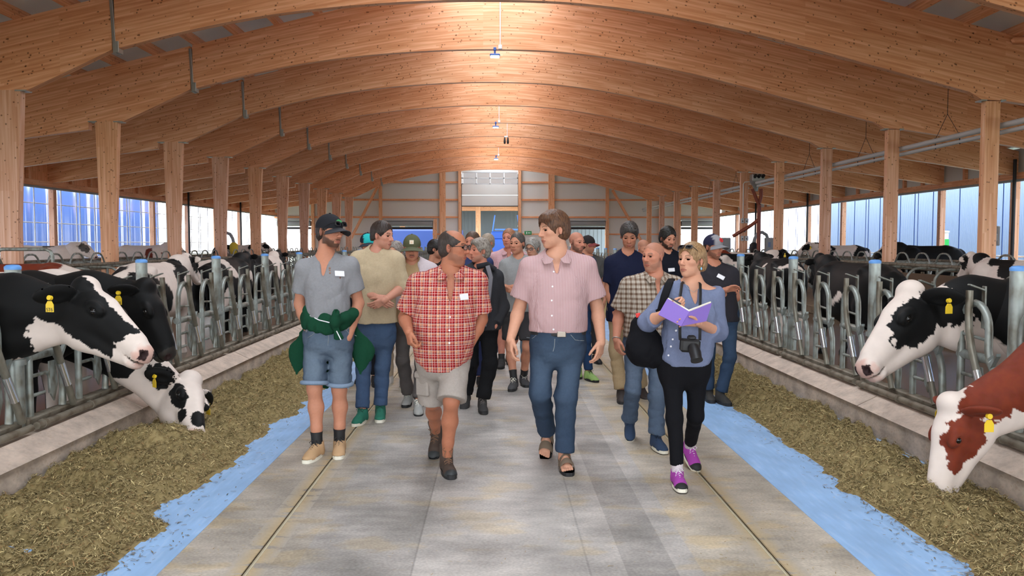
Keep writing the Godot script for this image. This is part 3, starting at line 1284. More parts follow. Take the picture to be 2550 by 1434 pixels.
func build_fittings() -> void:
	# lamps under the crown of the beams
	for q in [[1, "nearest small blue lamp under the crown of the roof beams"], [4, "middle small blue lamp under the crown of the roof beams"], [7, "farthest small blue lamp under the crown of the roof beams"]]:
		var z: float = -(FRAME_FIRST + FRAME_STEP * q[0]) + 0.14
		var l := thing("ceiling_lamp", q[1], "lamp", "lamps under the roof crown", Vector3(-0.05, 6.33, z))
		var m := MB.new()
		m.box(Vector3(0, 0.0, 0), Vector3(0.07, 0.08, 0.07), Basis(), 0.01)
		m.tube([Vector3(0, -0.02, 0), Vector3(0, -0.12, 0)], 0.022, 8)
		m.box(Vector3(0, -0.15, 0), Vector3(0.25, 0.05, 0.2), Basis(), 0.02)
		obj("lamp_housing", m, mat(srgb(52, 96, 168), 0.4), l)
		m = MB.new()
		m.box(Vector3(0, -0.185, 0), Vector3(0.22, 0.03, 0.18), Basis(), 0.008)
		var gm := mat(srgb(240, 246, 255), 0.4)
		gm.emission_enabled = true
		gm.emission = Color(0.95, 0.98, 1.0)
		gm.emission_energy_multiplier = 3.0
		obj("diffuser", m, gm, l)
		var li := AreaLight3D.new()
		li.name = "lamp_light"
		li.area_size = Vector2(0.22, 0.18)
		li.light_energy = 6.0
		li.light_color = Color(0.96, 0.98, 1.0)
		li.shadow_enabled = true
		li.set("area_range", 80.0)
		l.add_child(li)
		li.position = Vector3(0, -0.21, 0)
		li.rotation.x = -PI / 2
		var c := thing("cable_conduit", "white cable conduit with a junction box on the beam above the %s" % q[1].split(" under")[0], "conduit", "conduits on the roof beams", Vector3(0.08, 6.36, z - 0.035))
		m = MB.new()
		m.tube([Vector3(0, 0.05, 0), Vector3(0, 1.45, 0)], 0.013, 6)
		obj("pipe", m, M.white, c)
		m = MB.new()
		m.box(Vector3(0, 0.03, 0.0), Vector3(0.09, 0.1, 0.05), Basis(), 0.01)
		obj("junction_box", m, M.white, c)
	var sn := thing("sensor", "pair of dark hanging sensors under the roof crown", "sensor", "", Vector3(0.4, 6.32, -(FRAME_FIRST + FRAME_STEP * 5) + 0.13))
	var m := MB.new()
	m.tube([Vector3(0.05, 0.7, 0), Vector3(0.05, 0.02, 0)], 0.012, 6)
	m.box(Vector3(0.0, 0.0, 0), Vector3(0.16, 0.06, 0.06), Basis(), 0.01)
	obj("bracket", m, M.white, sn)
	for x: float in [-0.06, 0.08]:
		m = MB.new()
		m.lathe([Vector2(0.001, -0.33), Vector2(0.045, -0.3), Vector2(0.05, -0.2), Vector2(0.03, -0.04), Vector2(0.001, -0.03)], Vector3(x, 0, 0.02), 12)
		obj("sensor_head", m, M.dark, sn)
	# feed pipes hung beside the right-hand posts
	for q in [[4.7, 32.1], [33.3, 57.2]]:
		var p := thing("supply_pipe", "pair of pale pipes hung along the right posts, %s run" % ("nearer" if q[0] < 10 else "farther"), "pipe", "pipes along the right posts")
		m = MB.new()
		m.tube([Vector3(10.12, 3.96, -q[0]), Vector3(10.12, 3.96, -q[1])], 0.06, 10)
		obj("upper_pipe", m, M.lightgrey, p)
		m = MB.new()
		m.tube([Vector3(10.16, 3.83, -q[0]), Vector3(10.16, 3.83, -q[1])], 0.045, 10)
		obj("lower_pipe", m, M.lightgrey, p)
		var z: float = ceil((q[0] - FRAME_FIRST) / FRAME_STEP) * FRAME_STEP + FRAME_FIRST
		while z < q[1]:
			for dz: float in [-0.5, 0.5]:
				m = MB.new()
				m.tube([Vector3(10.12, 3.98, -(z - 2.0) + dz), Vector3(10.12, 4.5, -(z - 2.0)), Vector3(10.12, 5.6, -(z - 2.0))], 0.007, 4)
				m.tube([Vector3(10.12, 4.03, -(z - 2.0) + dz), Vector3(10.14, 3.77, -(z - 2.0) + dz)], 0.012, 6)
				obj("hanger_wire", m, M.dark, p)
			z += FRAME_STEP
	var zc := -(FRAME_FIRST + FRAME_STEP * 4)
	var u := thing("drive_unit", "steel drive unit with motors at the end of the nearer pale pipes", "motor", "", Vector3(10.25, 3.95, zc + 0.35))
	m = MB.new()
	m.box(Vector3(0, 0.22, 0), Vector3(0.5, 0.3, 0.4), Basis(), 0.03)
	m.lathe([Vector2(0.08, -0.3), Vector2(0.12, -0.1), Vector2(0.24, 0.05), Vector2(0.24, 0.08)], Vector3(-0.05, 0, 0), 14)
	obj("casing", m, M.steel, u)
	for x: float in [-0.15, 0.0, 0.16]:
		m = MB.new()
		m.tube([Vector3(x, 0.25, 0.18), Vector3(x, 0.3, 0.32)], 0.06, 10)
		obj("motor_drum", m, M.dark, u)
	var rp := thing("drain_stack", "rust-red plastic drain pipes forking under the steel drive unit", "pipe", "", Vector3(10.35, 0, zc + 0.35))
	var red := mat(srgb(138, 66, 44), 0.4)
	m = MB.new()
	m.tube([Vector3(0, 3.1, 0), Vector3(0, 0.2, 0)], 0.075, 12)
	m.tube([Vector3(0.0, 3.1, 0), Vector3(-0.12, 3.35, 0), Vector3(-0.28, 3.75, 0)], 0.07, 10)
	m.tube([Vector3(0.0, 3.2, 0), Vector3(0.06, 3.45, 0), Vector3(0.06, 3.75, 0)], 0.07, 10)
	obj("upright_pipe", m, red, rp)
	m = MB.new()
	m.tube([Vector3(0, 2.55, 0), Vector3(-0.3, 2.3, -0.1), Vector3(-0.95, 1.88, -0.3)], 0.07, 10)
	obj("branch_pipe", m, red, rp)
	for q in [[9.84, 2.5, "pair"], [9.84, 2.1, "one"], [9.84, 1.8, "pair"]]:
		var sw := thing("switch_box", "grey switch boxes on the right post beside the red drain pipes, %s row" % ["lowest", "middle", "top"][0 if q[1] < 1.9 else (1 if q[1] < 2.3 else 2)], "switch box", "switch boxes on the post", Vector3(q[0], q[1], zc + 0.12))
		for x: float in ([-0.08, 0.08] if q[2] == "pair" else [0.0]):
			m = MB.new()
			m.box(Vector3(x, 0, 0), Vector3(0.12, 0.2 if q[2] == "pair" else 0.1, 0.07), Basis(), 0.012)
			obj("switch_case", m, M.lightgrey, sw)
			m = MB.new()
			m.tube([Vector3(x, -0.02, 0.03), Vector3(x, -0.02, 0.05)], 0.025, 10)
			obj("knob", m, M.dark, sw)
	var cc := thing("cable_conduit", "white conduit running up the right post to the steel drive unit", "conduit", "", Vector3(9.78, 0, zc + 0.11))
	m = MB.new()
	m.tube([Vector3(0, 2.6, 0), Vector3(0, 3.95, 0), Vector3(0.05, 4.03, 0), Vector3(0.3, 4.05, 0)], 0.018, 8)
	obj("pipe", m, M.white, cc)
	for x: float in [8.9, 10.85]:
		var cb := thing("control_cabinet", "grey control cabinet %s the post with the red drain pipes" % ("left of" if x < 9.5 else "right of"), "cabinet", "", Vector3(x, 0.2, zc + 0.3))
		m = MB.new()
		m.box(Vector3(0, 1.25, 0), Vector3(0.62 if x < 9.5 else 0.45, 0.75, 0.25), Basis(), 0.02)
		obj("cabinet_body", m, M.grey, cb)
		for dx: float in [-0.2, 0.2]:
			m = MB.new()
			m.box(Vector3(dx, 0.44, 0), Vector3(0.05, 0.88, 0.05))
			obj("stand_leg", m, M.grey, cb)
		m = MB.new()
		m.box(Vector3(-0.2 if x < 9.5 else -0.1, 1.35, 0.13), Vector3(0.1, 0.2, 0.012))
		obj("display", m, mat(srgb(90, 110, 150), 0.3), cb)
	var br := thing("roof_brace", "short diagonal timber brace between the nearest roof beams at upper right", "brace")
	m = MB.new()
	m.grain = Vector3(0, 0, 1)
	var a := Vector3(11.0, 4.7, -12.4)
	var b := Vector3(10.2, 5.6, -16.3)
	m.tube([a, b], 0.08, 4)
	obj("brace_body", m, M.wood[0], br)
	br = thing("roof_brace", "short diagonal timber brace in front of the nearest left rafter", "brace")
	m = MB.new()
	m.grain = Vector3(0, 0, 1)
	m.tube([Vector3(-8.2, 6.0, -12.4), Vector3(-10.2, 5.5, -16.3)], 0.08, 4)
	obj("brace_body", m, M.wood[0], br)
	# green and white container outside the right wall
	var gt := thing("vent_pipe", "bright green and white plastic pipe standing outside the right wall", "pipe", "", Vector3(16.6, 0, -30.4))
	m = MB.new()
	m.lathe([Vector2(0.16, 0.0), Vector2(0.16, 1.3), Vector2(0.2, 1.32), Vector2(0.2, 1.75), Vector2(0.19, 1.76)], Vector3.ZERO, 18)
	obj("green_sleeve", m, mat(srgb(60, 190, 90), 0.4), gt)
	m = MB.new()
	m.lathe([Vector2(0.18, 1.74), Vector2(0.18, 2.0), Vector2(0.21, 2.0), Vector2(0.21, 2.06), Vector2(0.001, 2.08)], Vector3.ZERO, 18)
	obj("white_cap", m, M.white, gt)
	var es := thing("exit_sign", "small green exit sign on the far gable right of the doorway", "sign", "", Vector3(2.15, 2.33, -END_WALL + 0.25))
	m = MB.new()
	m.box(Vector3.ZERO, Vector3(0.5, 0.25, 0.04), Basis(), 0.01)
	obj("sign_plate", m, mat(srgb(40, 150, 90), 0.5), es)
	m = MB.new()
	m.box(Vector3(-0.1, 0, 0.022), Vector3(0.06, 0.15, 0.006))
	m.box(Vector3(0.08, 0.0, 0.022), Vector3(0.18, 0.05, 0.006))
	obj("pictogram", m, M.white, es)

	for q in [[-11.1, -34.2, 1, "yellow rotating cow brush on a curved grey arm in the left cubicles"], [10.75, -33.6, -1, "cow brush on a curved grey arm beyond the right fence"]]:
		var bs := thing("cow_brush", q[3], "brush", "", Vector3(q[0], 0.2, q[1]))
		m = MB.new()
		m.tube([Vector3(-0.35 * q[2], 0, 0), Vector3(-0.35 * q[2], 1.55, 0), Vector3(-0.28 * q[2], 1.75, 0), Vector3(-0.1 * q[2], 1.86, 0), Vector3(0.1 * q[2], 1.78, 0), Vector3(0.2 * q[2], 1.6, 0), Vector3(0.24 * q[2], 1.42, 0)], 0.07, 10)
		obj("curved_arm", m, M.grey, bs)
		m = MB.new()
		m.lathe([Vector2(0.001, 0.95), Vector2(0.15, 0.98), Vector2(0.17, 1.15), Vector2(0.16, 1.36), Vector2(0.08, 1.44), Vector2(0.001, 1.45)], Vector3(0.24 * q[2], 0, 0), 14)
		obj("brush_roll", m, mat(srgb(212, 186, 60), 0.8) if q[2] > 0 else M.dark, bs)
	var mo := thing("curtain_motor", "grey curtain motor box with orange mark on the right wall post", "motor", "", Vector3(15.3, 1.78, -24.95))
	m = MB.new()
	m.box(Vector3(-0.3, 0, 0), Vector3(0.55, 0.24, 0.14), Basis(), 0.02)
	m.box(Vector3(0.0, 0.05, 0), Vector3(0.1, 0.6, 0.12), Basis(), 0.02)
	obj("motor_case", m, M.grey, mo)
	m = MB.new()
	m.box(Vector3(-0.2, 0, 0.072), Vector3(0.1, 0.1, 0.006))
	obj("orange_mark", m, mat(srgb(214, 92, 44), 0.5), mo)

func build_fences() -> void:
	var shine := mat(Color(0.9, 0.92, 0.94), 0.18, 0.9)
	var cap := mat(srgb(92, 146, 208), 0.45)
	M.bar = M.galv.duplicate()
	M.bar.albedo_color = Color(0.70, 0.67, 0.62)
	var ws := FRAME_STEP / 2.0
	var md := ws / 3.0
	var first: Node3D = null
	var hoop := MB.new()
	var hp := [Vector3(0.03, 0.36, 0), Vector3(0.03, 0.7, 0), Vector3(0.03, 1.0, 0)]
	for i in 9:
		var a := PI - PI * (i + 1) / 10.0
		hp.append(Vector3(0.195 + cos(a) * 0.165, 1.0 + sin(a) * 0.18, 0))
	hp.append_array([Vector3(0.36, 1.0, 0), Vector3(0.36, 0.86, 0), Vector3(0.38, 0.79, 0.0), Vector3(0.43, 0.73, 0), Vector3(0.465, 0.64, 0), Vector3(0.475, 0.5, 0), Vector3(0.46, 0.38, 0)])
	hoop.tube(hp, 0.027, 8)
	var bar := MB.new()
	bar.tube([Vector3(0.2, 1.27, 0.05), Vector3(0.205, 1.1, 0.055), Vector3(0.225, 0.98, 0.06), Vector3(0.27, 0.86, 0.065), Vector3(0.335, 0.72, 0.065)], 0.026, 8)
	bar.tube([Vector3(0.425, 0.54, 0.065), Vector3(0.5, 0.38, 0.065)], 0.026, 8)
	var sleeve := MB.new()
	sleeve.tube([Vector3(0.335, 0.72, 0.065), Vector3(0.425, 0.54, 0.065)], 0.028, 8)
	var bracket := MB.new()
	bracket.box(Vector3(0.2, 1.29, 0.0), Vector3(0.045, 0.012, 0.12), Basis(Vector3(1, 0, 0), -0.35), 0.003)
	bracket.box(Vector3(0.2, 1.15, -0.055), Vector3(0.045, 0.3, 0.012), Basis(), 0.003)
	var rung := MB.new()
	rung.tube([Vector3(0.03, 0.95, 0), Vector3(0.36, 0.93, 0)], 0.011, 6)
	var rung2 := MB.new()
	rung2.tube([Vector3(0.03, 0.66, 0), Vector3(0.25, 0.66, 0), Vector3(0.29, 0.63, 0), Vector3(0.3, 0.5, 0.0)], 0.014, 6)
	var rung3 := MB.new()
	rung3.tube([Vector3(0.03, 0.52, 0), Vector3(0.22, 0.52, 0)], 0.014, 6)
	var latch := MB.new()
	latch.prism(PackedVector2Array([Vector2(0.25, 0.74), Vector2(0.33, 0.74), Vector2(0.36, 0.56), Vector2(0.31, 0.44), Vector2(0.26, 0.5)]), Transform3D(Basis(), Vector3(0, 0, 0.015)), 0.012)
	var stub := MB.new()
	stub.tube([Vector3(0.0, 0.80, -0.01), Vector3(0.40, 0.80, -0.01)], 0.034, 10)
	var fin := MB.new()
	fin.prism(PackedVector2Array([Vector2(0.40, 0.77), Vector2(0.50, 0.86), Vector2(0.5, 0.84), Vector2(0.43, 0.75)]), Transform3D(Basis(), Vector3(0, 0, 0.0)), 0.03)
	var rail := MB.new()
	rail.tube([Vector3(0, 0.335, 0.10), Vector3(ws - 0.072, 0.335, 0.10)], 0.027, 8)
	var beam := MB.new()
	beam.box(Vector3((ws - 0.072) * 0.5, 0.335, 0.0), Vector3(ws - 0.072, 0.09, 0.09), Basis(), 0.01)
	var upright := MB.new()
	upright.tube([Vector3(0, 0.29, -0.03), Vector3(0, 1.43, -0.03)], 0.052, 14)
	var collar := MB.new()
	collar.tube([Vector3(0, 0.76, -0.03), Vector3(0, 0.8, -0.03)], 0.066, 14)
	var top := MB.new()
	top.lathe([Vector2(0.054, 1.42), Vector2(0.054, 1.44), Vector2(0.04, 1.452), Vector2(0.001, 1.456)], Vector3(0, 0, -0.03), 14)
	var clampm := MB.new()
	clampm.tube([Vector3(0.0, 0.335, 0.1), Vector3(0.035, 0.335, 0.1)], 0.036, 8)
	for side in 2:
		for k in 26:
			var pos: Vector3
			var turn: float
			var z: float
			if side == 0:
				z = 3.67 + 2.05 * k
				pos = Vector3(-3.3, 0, -z)
				turn = PI / 2
			else:
				z = 5.32 + 2.05 * k
				pos = Vector3(3.38, 0, -z)
				turn = -PI / 2
			var label := "galvanised headlock feed fence section on the %s, %s from the front" % ["left" if side == 0 else "right", ORD[k] if k < 20 else ""]
			if k >= 20:
				label = "tiny distant headlock fence section on the %s, close to the far gable" % ["left" if side == 0 else "right"]
			var group := "feed fence sections on the left" if side == 0 else "feed fence sections on the right"
			if first == null:
				first = thing("feed_fence", label, "fence", group, pos, turn)
				obj("post", upright, M.galv, first)
				obj("post_cap", top, cap, first).set_meta("label", "blue plastic cap")
				obj("collar", collar, M.galv, first)
				obj("bottom_rail", rail, M.dirty, first)
				obj("sill_beam", beam, M.dirty, first)
				for j in 3:
					for q in [["hoop", hoop, M.galv], ["locking_bar", bar, M.bar], ["sleeve", sleeve, shine], ["bracket", bracket, M.galv], ["rung", rung, M.galv], ["rung", rung2, M.galv], ["rung", rung3, M.galv], ["latch_plate", latch, M.galv], ["rail_stub", stub, M.galv], ["pivot_fin", fin, M.galv], ["clamp", clampm, M.dirty]]:
						var o := obj(q[0], q[1] if not q[1] is MB else shared(q[1]), q[2], first)
						o.position.x = j * md + 0.07
			else:
				var c := dup(first, pos, label, turn)
				c.set_meta("group", group)

var cache := {}
func shared(m: MB) -> ArrayMesh:
	if not cache.has(m):
		cache[m] = m.mesh()
	return cache[m]

func build_cubicles() -> void:
	var first: Node3D = null
	var loop := MB.new()
	var lp := [Vector3(0, 1.12, 0), Vector3(1.5, 1.12, 0)]
	for i in 7:
		var a := PI / 2 - PI * (i + 1) / 8.0
		lp.append(Vector3(1.5 + cos(a) * 0.26, 0.86 + sin(a) * 0.26, 0))
	lp.append_array([Vector3(1.5, 0.6, 0), Vector3(0.6, 0.6, 0), Vector3(0.3, 0.52, 0), Vector3(0, 0.5, 0)])
	loop.tube(lp, 0.027, 8)
	var up := MB.new()
	up.tube([Vector3(0.05, 0.19, 0), Vector3(0.05, 1.14, 0)], 0.032, 8)
	var n := 0
	for s: float in [-1.0, 1.0]:
		var side := "left" if s < 0 else "right"
		var cx := 9.85 if s > 0 else 9.55
		for dirn: float in [-1.0, 1.0]:
			for k in 43:
				var z := 12.81 + k * 1.025
				var pos := Vector3(s * cx + dirn * 0.12, 0, -z)
				var turn := 0.0 if dirn > 0 else PI
				var inner := (s < 0) == (dirn > 0)
				var label := "small distant curved cubicle divider in the %s %s row" % [side, "aisle-side" if inner else "wall-side"]
				if k < 20:
					label = "curved galvanised cubicle divider, %s %s row, %s from the front" % [side, "aisle-side" if inner else "wall-side", ORD[k]]
				var group := "cubicle dividers, %s %s" % [side, "aisle side" if inner else "wall side"]
				if first == null:
					first = thing("cubicle_divider", label, "divider", group, pos, turn)
					obj("loop_tube", loop, M.galv, first)
					obj("upright", up, M.galv, first)
				else:
					var c := dup(first, pos, label, turn)
					c.set_meta("group", group)
		# wavy head rails on the line of the posts, one for each bay
		var base: Node3D = null
		for k in 11:
			var z := FRAME_FIRST + FRAME_STEP * (k - 1)
			var label := "zigzag tube rail between the %s posts, %s bay from the front" % [side, ORD[k]]
			if base == null:
				var m := MB.new()
				var path := []
				var pitch := (FRAME_STEP - 0.36) / 4.0
				for i in 4:
					var z0 := -0.18 - i * pitch
					path.append_array([Vector3(0, 1.03, z0), Vector3(0, 1.08, z0 - 0.07), Vector3(0, 1.3, z0 - pitch * 0.25), Vector3(0, 1.355, z0 - pitch * 0.34), Vector3(0, 1.37, z0 - pitch * 0.42), Vector3(0, 1.37, z0 - pitch * 0.58), Vector3(0, 1.355, z0 - pitch * 0.66), Vector3(0, 1.3, z0 - pitch * 0.75), Vector3(0, 1.08, z0 - pitch + 0.07), Vector3(0, 1.03, z0 - pitch)])
				m.tube(path, 0.021, 7)
				base = thing("zigzag_rail", label, "rail", "zigzag rails between the %s posts" % side, Vector3(s * cx, 0, -z))
				obj("wave_tube", m, M.galv, base)
				m = MB.new()
				m.tube([Vector3(0, 1.0, -0.1), Vector3(0, 1.0, -FRAME_STEP + 0.1)], 0.028, 8)
				obj("base_rail", m, M.dirty, base)
			else:
				dup(base, Vector3(s * cx, 0, -z), label)
		for q in [[8.45, 1.16, "upper neck rail"], [8.05, 0.62, "lower brisket rail"], [11.25, 1.16, "wall-side neck rail"]]:
			var r := thing("neck_rail", "long dirty steel %s of the %s cubicles" % [q[2], side], "rail")
			var m := MB.new()
			m.tube([Vector3(s * q[0], q[1], -12.5), Vector3(s * q[0], q[1], -57.0)], 0.036, 8)
			obj("rail_tube", m, M.dirty, r)
			m = MB.new()
	var bd := thing("partition_board", "brown stained board partition beside the nearest right post", "partition", "", Vector3(9.55, 0.2, -18.4))
	var m := MB.new()
	m.box(Vector3(0, 0.36, 0), Vector3(0.05, 0.72, 3.9), Basis(), 0.01)
	obj("board", m, mat(srgb(104, 84, 66), 0.8), bd)
	m = MB.new()
	for z: float in [-1.9, 0.0, 1.9]:
		m.box(Vector3(0.05, 0.38, z), Vector3(0.06, 0.76, 0.06))
	obj("batten", m, M.dirty, bd)
	var hf := thing("high_frame", "tall rounded galvanised tube gate at the end of the left cubicles", "gate", "", Vector3(-8.6, 0, -14.3))
	m = MB.new()
	m.tube([Vector3(0, 0.2, 0), Vector3(0, 1.38, 0), Vector3(0.03, 1.46, 0), Vector3(0.1, 1.5, 0), Vector3(0.85, 1.5, 0), Vector3(0.93, 1.46, 0), Vector3(0.96, 1.38, 0), Vector3(0.96, 0.2, 0)], 0.03, 8)
	obj("frame_tube", m, M.galv, hf)

var feed_noise: FastNoiseLite
var feed_fine: FastNoiseLite

func feed_edge(side: int, z: float) -> float:
	var w := feed_noise.get_noise_2d(z * 1.3, 50.0 + side * 90.0) * 0.16 + feed_fine.get_noise_2d(z * 1.2, side * 31.0) * 0.07
	return 1.93 + w + maxf(0.0, (z - 8.0) * 0.03) if side == 0 else 2.29 + w * 0.6

func feed_h(side: int, x: float, z: float) -> float:
	# x: distance from the middle of the aisle, z: depth
	var e := feed_edge(side, z)
	var far := 3.01 if side == 0 else 3.11
	if x < e:
		return -0.02
	var t := (x - e) / (far - e)
	var a := smoothstep(0.0, 0.28, t)
	var n1 := feed_noise.get_noise_2d(x * 1.9 + side * 40.0, z * 1.7)
	var n2 := feed_fine.get_noise_2d(x * 4.0, z * 4.0 + side * 17.0)
	var b := 0.055 + 0.075 * n1 + 0.055 * n2
	if side == 0:
		b += 0.13 * exp(-(pow(x - 2.72, 2) / 0.10 + pow(z - 6.15, 2) / 0.16))
		b += 0.05 * exp(-(pow(x - 2.3, 2) / 0.12 + pow(z - 5.0, 2) / 0.5))
		b -= 0.07 * exp(-(pow(x - 2.62, 2) / 0.05 + pow(z - 5.15, 2) / 0.04)) + 0.10 * exp(-(pow(x - 2.55, 2) / 0.06 + pow(z - 4.25, 2) / 0.012))
	else:
		b += 0.09 * exp(-pow(x - 2.62, 2) / 0.035) * smoothstep(3.0, 5.0, z)
		b -= 0.03 * smoothstep(2.8, 3.0, x)
	return a * b * smoothstep(60.0, 30.0, z) + 0.004

func build_feed() -> void:
	feed_noise = noise_of(71, 0.9, 3)
	feed_fine = noise_of(72, 1.6, 4)
	var crumb := noise_of(73, 22.0, 3)
	var fm := vmat(0.95, 0.2)
	var straw := MB.new()
	straw.quad(Vector3(-0.5, 0, -0.5), Vector3(-0.5, 0, 0.5), Vector3(0.0, 0.25, 0.5), Vector3(0.0, 0.25, -0.5))
	straw.quad(Vector3(0.0, 0.25, -0.5), Vector3(0.0, 0.25, 0.5), Vector3(0.5, 0.1, 0.5), Vector3(0.5, 0.1, -0.5))
	var sm := straw.mesh()
	var smat := vmat(0.85, 0.3)
	for side in 2:
		var s := -1.0 if side == 0 else 1.0
		var m := MB.new()
		for part in [[2.6, 13.0, 0.022, 0.03], [13.0, 57.0, 0.06, 0.16]]:
			var x0 := 1.6 if side == 0 else 2.0
			var far := 3.0 if side == 0 else 3.1
			var nx := int((far - x0) / part[2])
			var nz := int((part[1] - part[0]) / part[3])
			var base := m.v.size()
			for j in nz + 1:
				for i in nx + 1:
					var x := x0 + (far - x0) * i / nx
					var z: float = part[0] + part[3] * j
					var h := feed_h(side, x, z)
					var c := crumb.get_noise_2d(x, z)
					h += c * 0.014 * clampf(h * 40.0, 0.0, 1.0)
					var g := 0.5 + 0.5 * c
					m.v.append(Vector3(s * x, h, -z))
					var e := 0.02
					var nn := Vector3(-(feed_h(side, x + e, z) - h + c * 0.006) / e * s, 1.0, (feed_h(side, x, z + e) - h - c * 0.006) / e).normalized()
					m.n.append(nn)
					m.uv.append(Vector2.ZERO)
					m.col.append(lin(108, 94, 62).lerp(lin(164, 146, 104), g))
			for j in nz:
				for i in nx:
					var a := base + j * (nx + 1) + i
					if m.v[a].y < 0.001 and m.v[a + 1].y < 0.001 and m.v[a + nx + 1].y < 0.001:
						continue
					if s > 0:
						m.idx.append_array([a, a + nx + 2, a + 1, a, a + nx + 1, a + nx + 2])
					else:
						m.idx.append_array([a, a + 1, a + nx + 2, a, a + nx + 2, a + nx + 1])
		var heap := obj("feed_heap", m, fm)
		tag(heap, "long olive-brown heap of chopped silage along the %s kerb" % ("left" if side == 0 else "right"), "feed", "", "stuff")
		# loose stalks on and beside the heap
		var where := []
		var tries := 0
		while where.size() < 52000 and tries < 200000:
			tries += 1
			var z := 3.3 + 11.0 * pow(rng.randf(), 1.7)
			var x := rng.randf_range(1.68, 3.0) if side == 0 else rng.randf_range(2.1, 3.1)
			var e := feed_edge(side, z)
			var h := feed_h(side, x, z)
			if x < e:
				if rng.randf() > 0.035 * exp(-(e - x) * 4.0) + 0.003 + 0.25 * exp(-(e - x) * 45.0):
					continue
				h = 0.003
			elif h < 0.006:
				if rng.randf() > 0.08:
					continue
				h = 0.003
			if x > e and h < 0.003:
				continue
			where.append(Vector3(s * x, h + 0.004, -z))
		var mm := MultiMesh.new()
		mm.transform_format = MultiMesh.TRANSFORM_3D
		mm.use_colors = true
		mm.mesh = sm
		mm.instance_count = where.size()
		for i in where.size():
			var len := rng.randf_range(0.012, 0.042)
			if rng.randf() < 0.03:
				len *= 1.8
			var on: bool = where[i].y > 0.012
			var b := Basis.from_euler(Vector3(rng.randf_range(-0.5, 0.5) if on else 0.0, rng.randf() * TAU, rng.randf_range(-0.6, 0.6) if on else 0.05))
			b = b * Basis.from_scale(Vector3(len, len * 0.7 if on else 0.004, rng.randf_range(0.002, 0.0055)))
			mm.set_instance_transform(i, Transform3D(b, where[i] + Vector3(0, rng.randf() * 0.008 if on else 0.001, 0)))
			var q := rng.randf()
			var c := lin(120, 106, 70).lerp(lin(176, 158, 114), rng.randf())
			if q < 0.2:
				c = lin(86, 76, 50)
			elif q < 0.26:
				c = lin(206, 188, 136)
			elif q < 0.31:
				c = lin(150, 116, 78)
			elif not on:
				c = lin(122, 104, 72)
			mm.set_instance_color(i, c)
		var mi := MultiMeshInstance3D.new()
		mi.name = numbered("loose_stalks")
		mi.multimesh = mm
		mi.material_override = smat
		add_child(mi)
		tag(mi, "loose chopped stalks strewn over and beside the %s silage heap" % ("left" if side == 0 else "right"), "straw", "", "stuff")
	# crumbs on the aisle
	var mm := MultiMesh.new()
	mm.transform_format = MultiMesh.TRANSFORM_3D
	mm.use_colors = true
	mm.mesh = sm
	mm.instance_count = 2600
	for i in 2600:
		var z := 3.6 + 12.0 * pow(rng.randf(), 1.4)
		var x := rng.randf_range(-1.6, 1.82)
		if rng.randf() < 0.6:
			x = rng.randf_range(1.0, 1.82) if rng.randf() < 0.7 else rng.randf_range(-1.6, -1.15)
		var len := rng.randf_range(0.006, 0.024)
		mm.set_instance_transform(i, Transform3D(Basis(Vector3.UP, rng.randf() * TAU) * Basis.from_scale(Vector3(len, 0.004, rng.randf_range(0.0015, 0.004))), Vector3(x, 0.002, -z)))
		mm.set_instance_color(i, lin(150, 128, 92).lerp(lin(196, 180, 140), rng.randf()))
	var mi := MultiMeshInstance3D.new()
	mi.name = numbered("floor_crumbs")
	mi.multimesh = mm
	mi.material_override = smat
	add_child(mi)
	tag(mi, "tiny straw crumbs scattered on the concrete aisle", "straw", "", "stuff")

const WHITE := 0
const DARK := 1
const PINK := 2
var coat_noise: FastNoiseLite
var edge_noise: FastNoiseLite
var herd_scale := 1.0

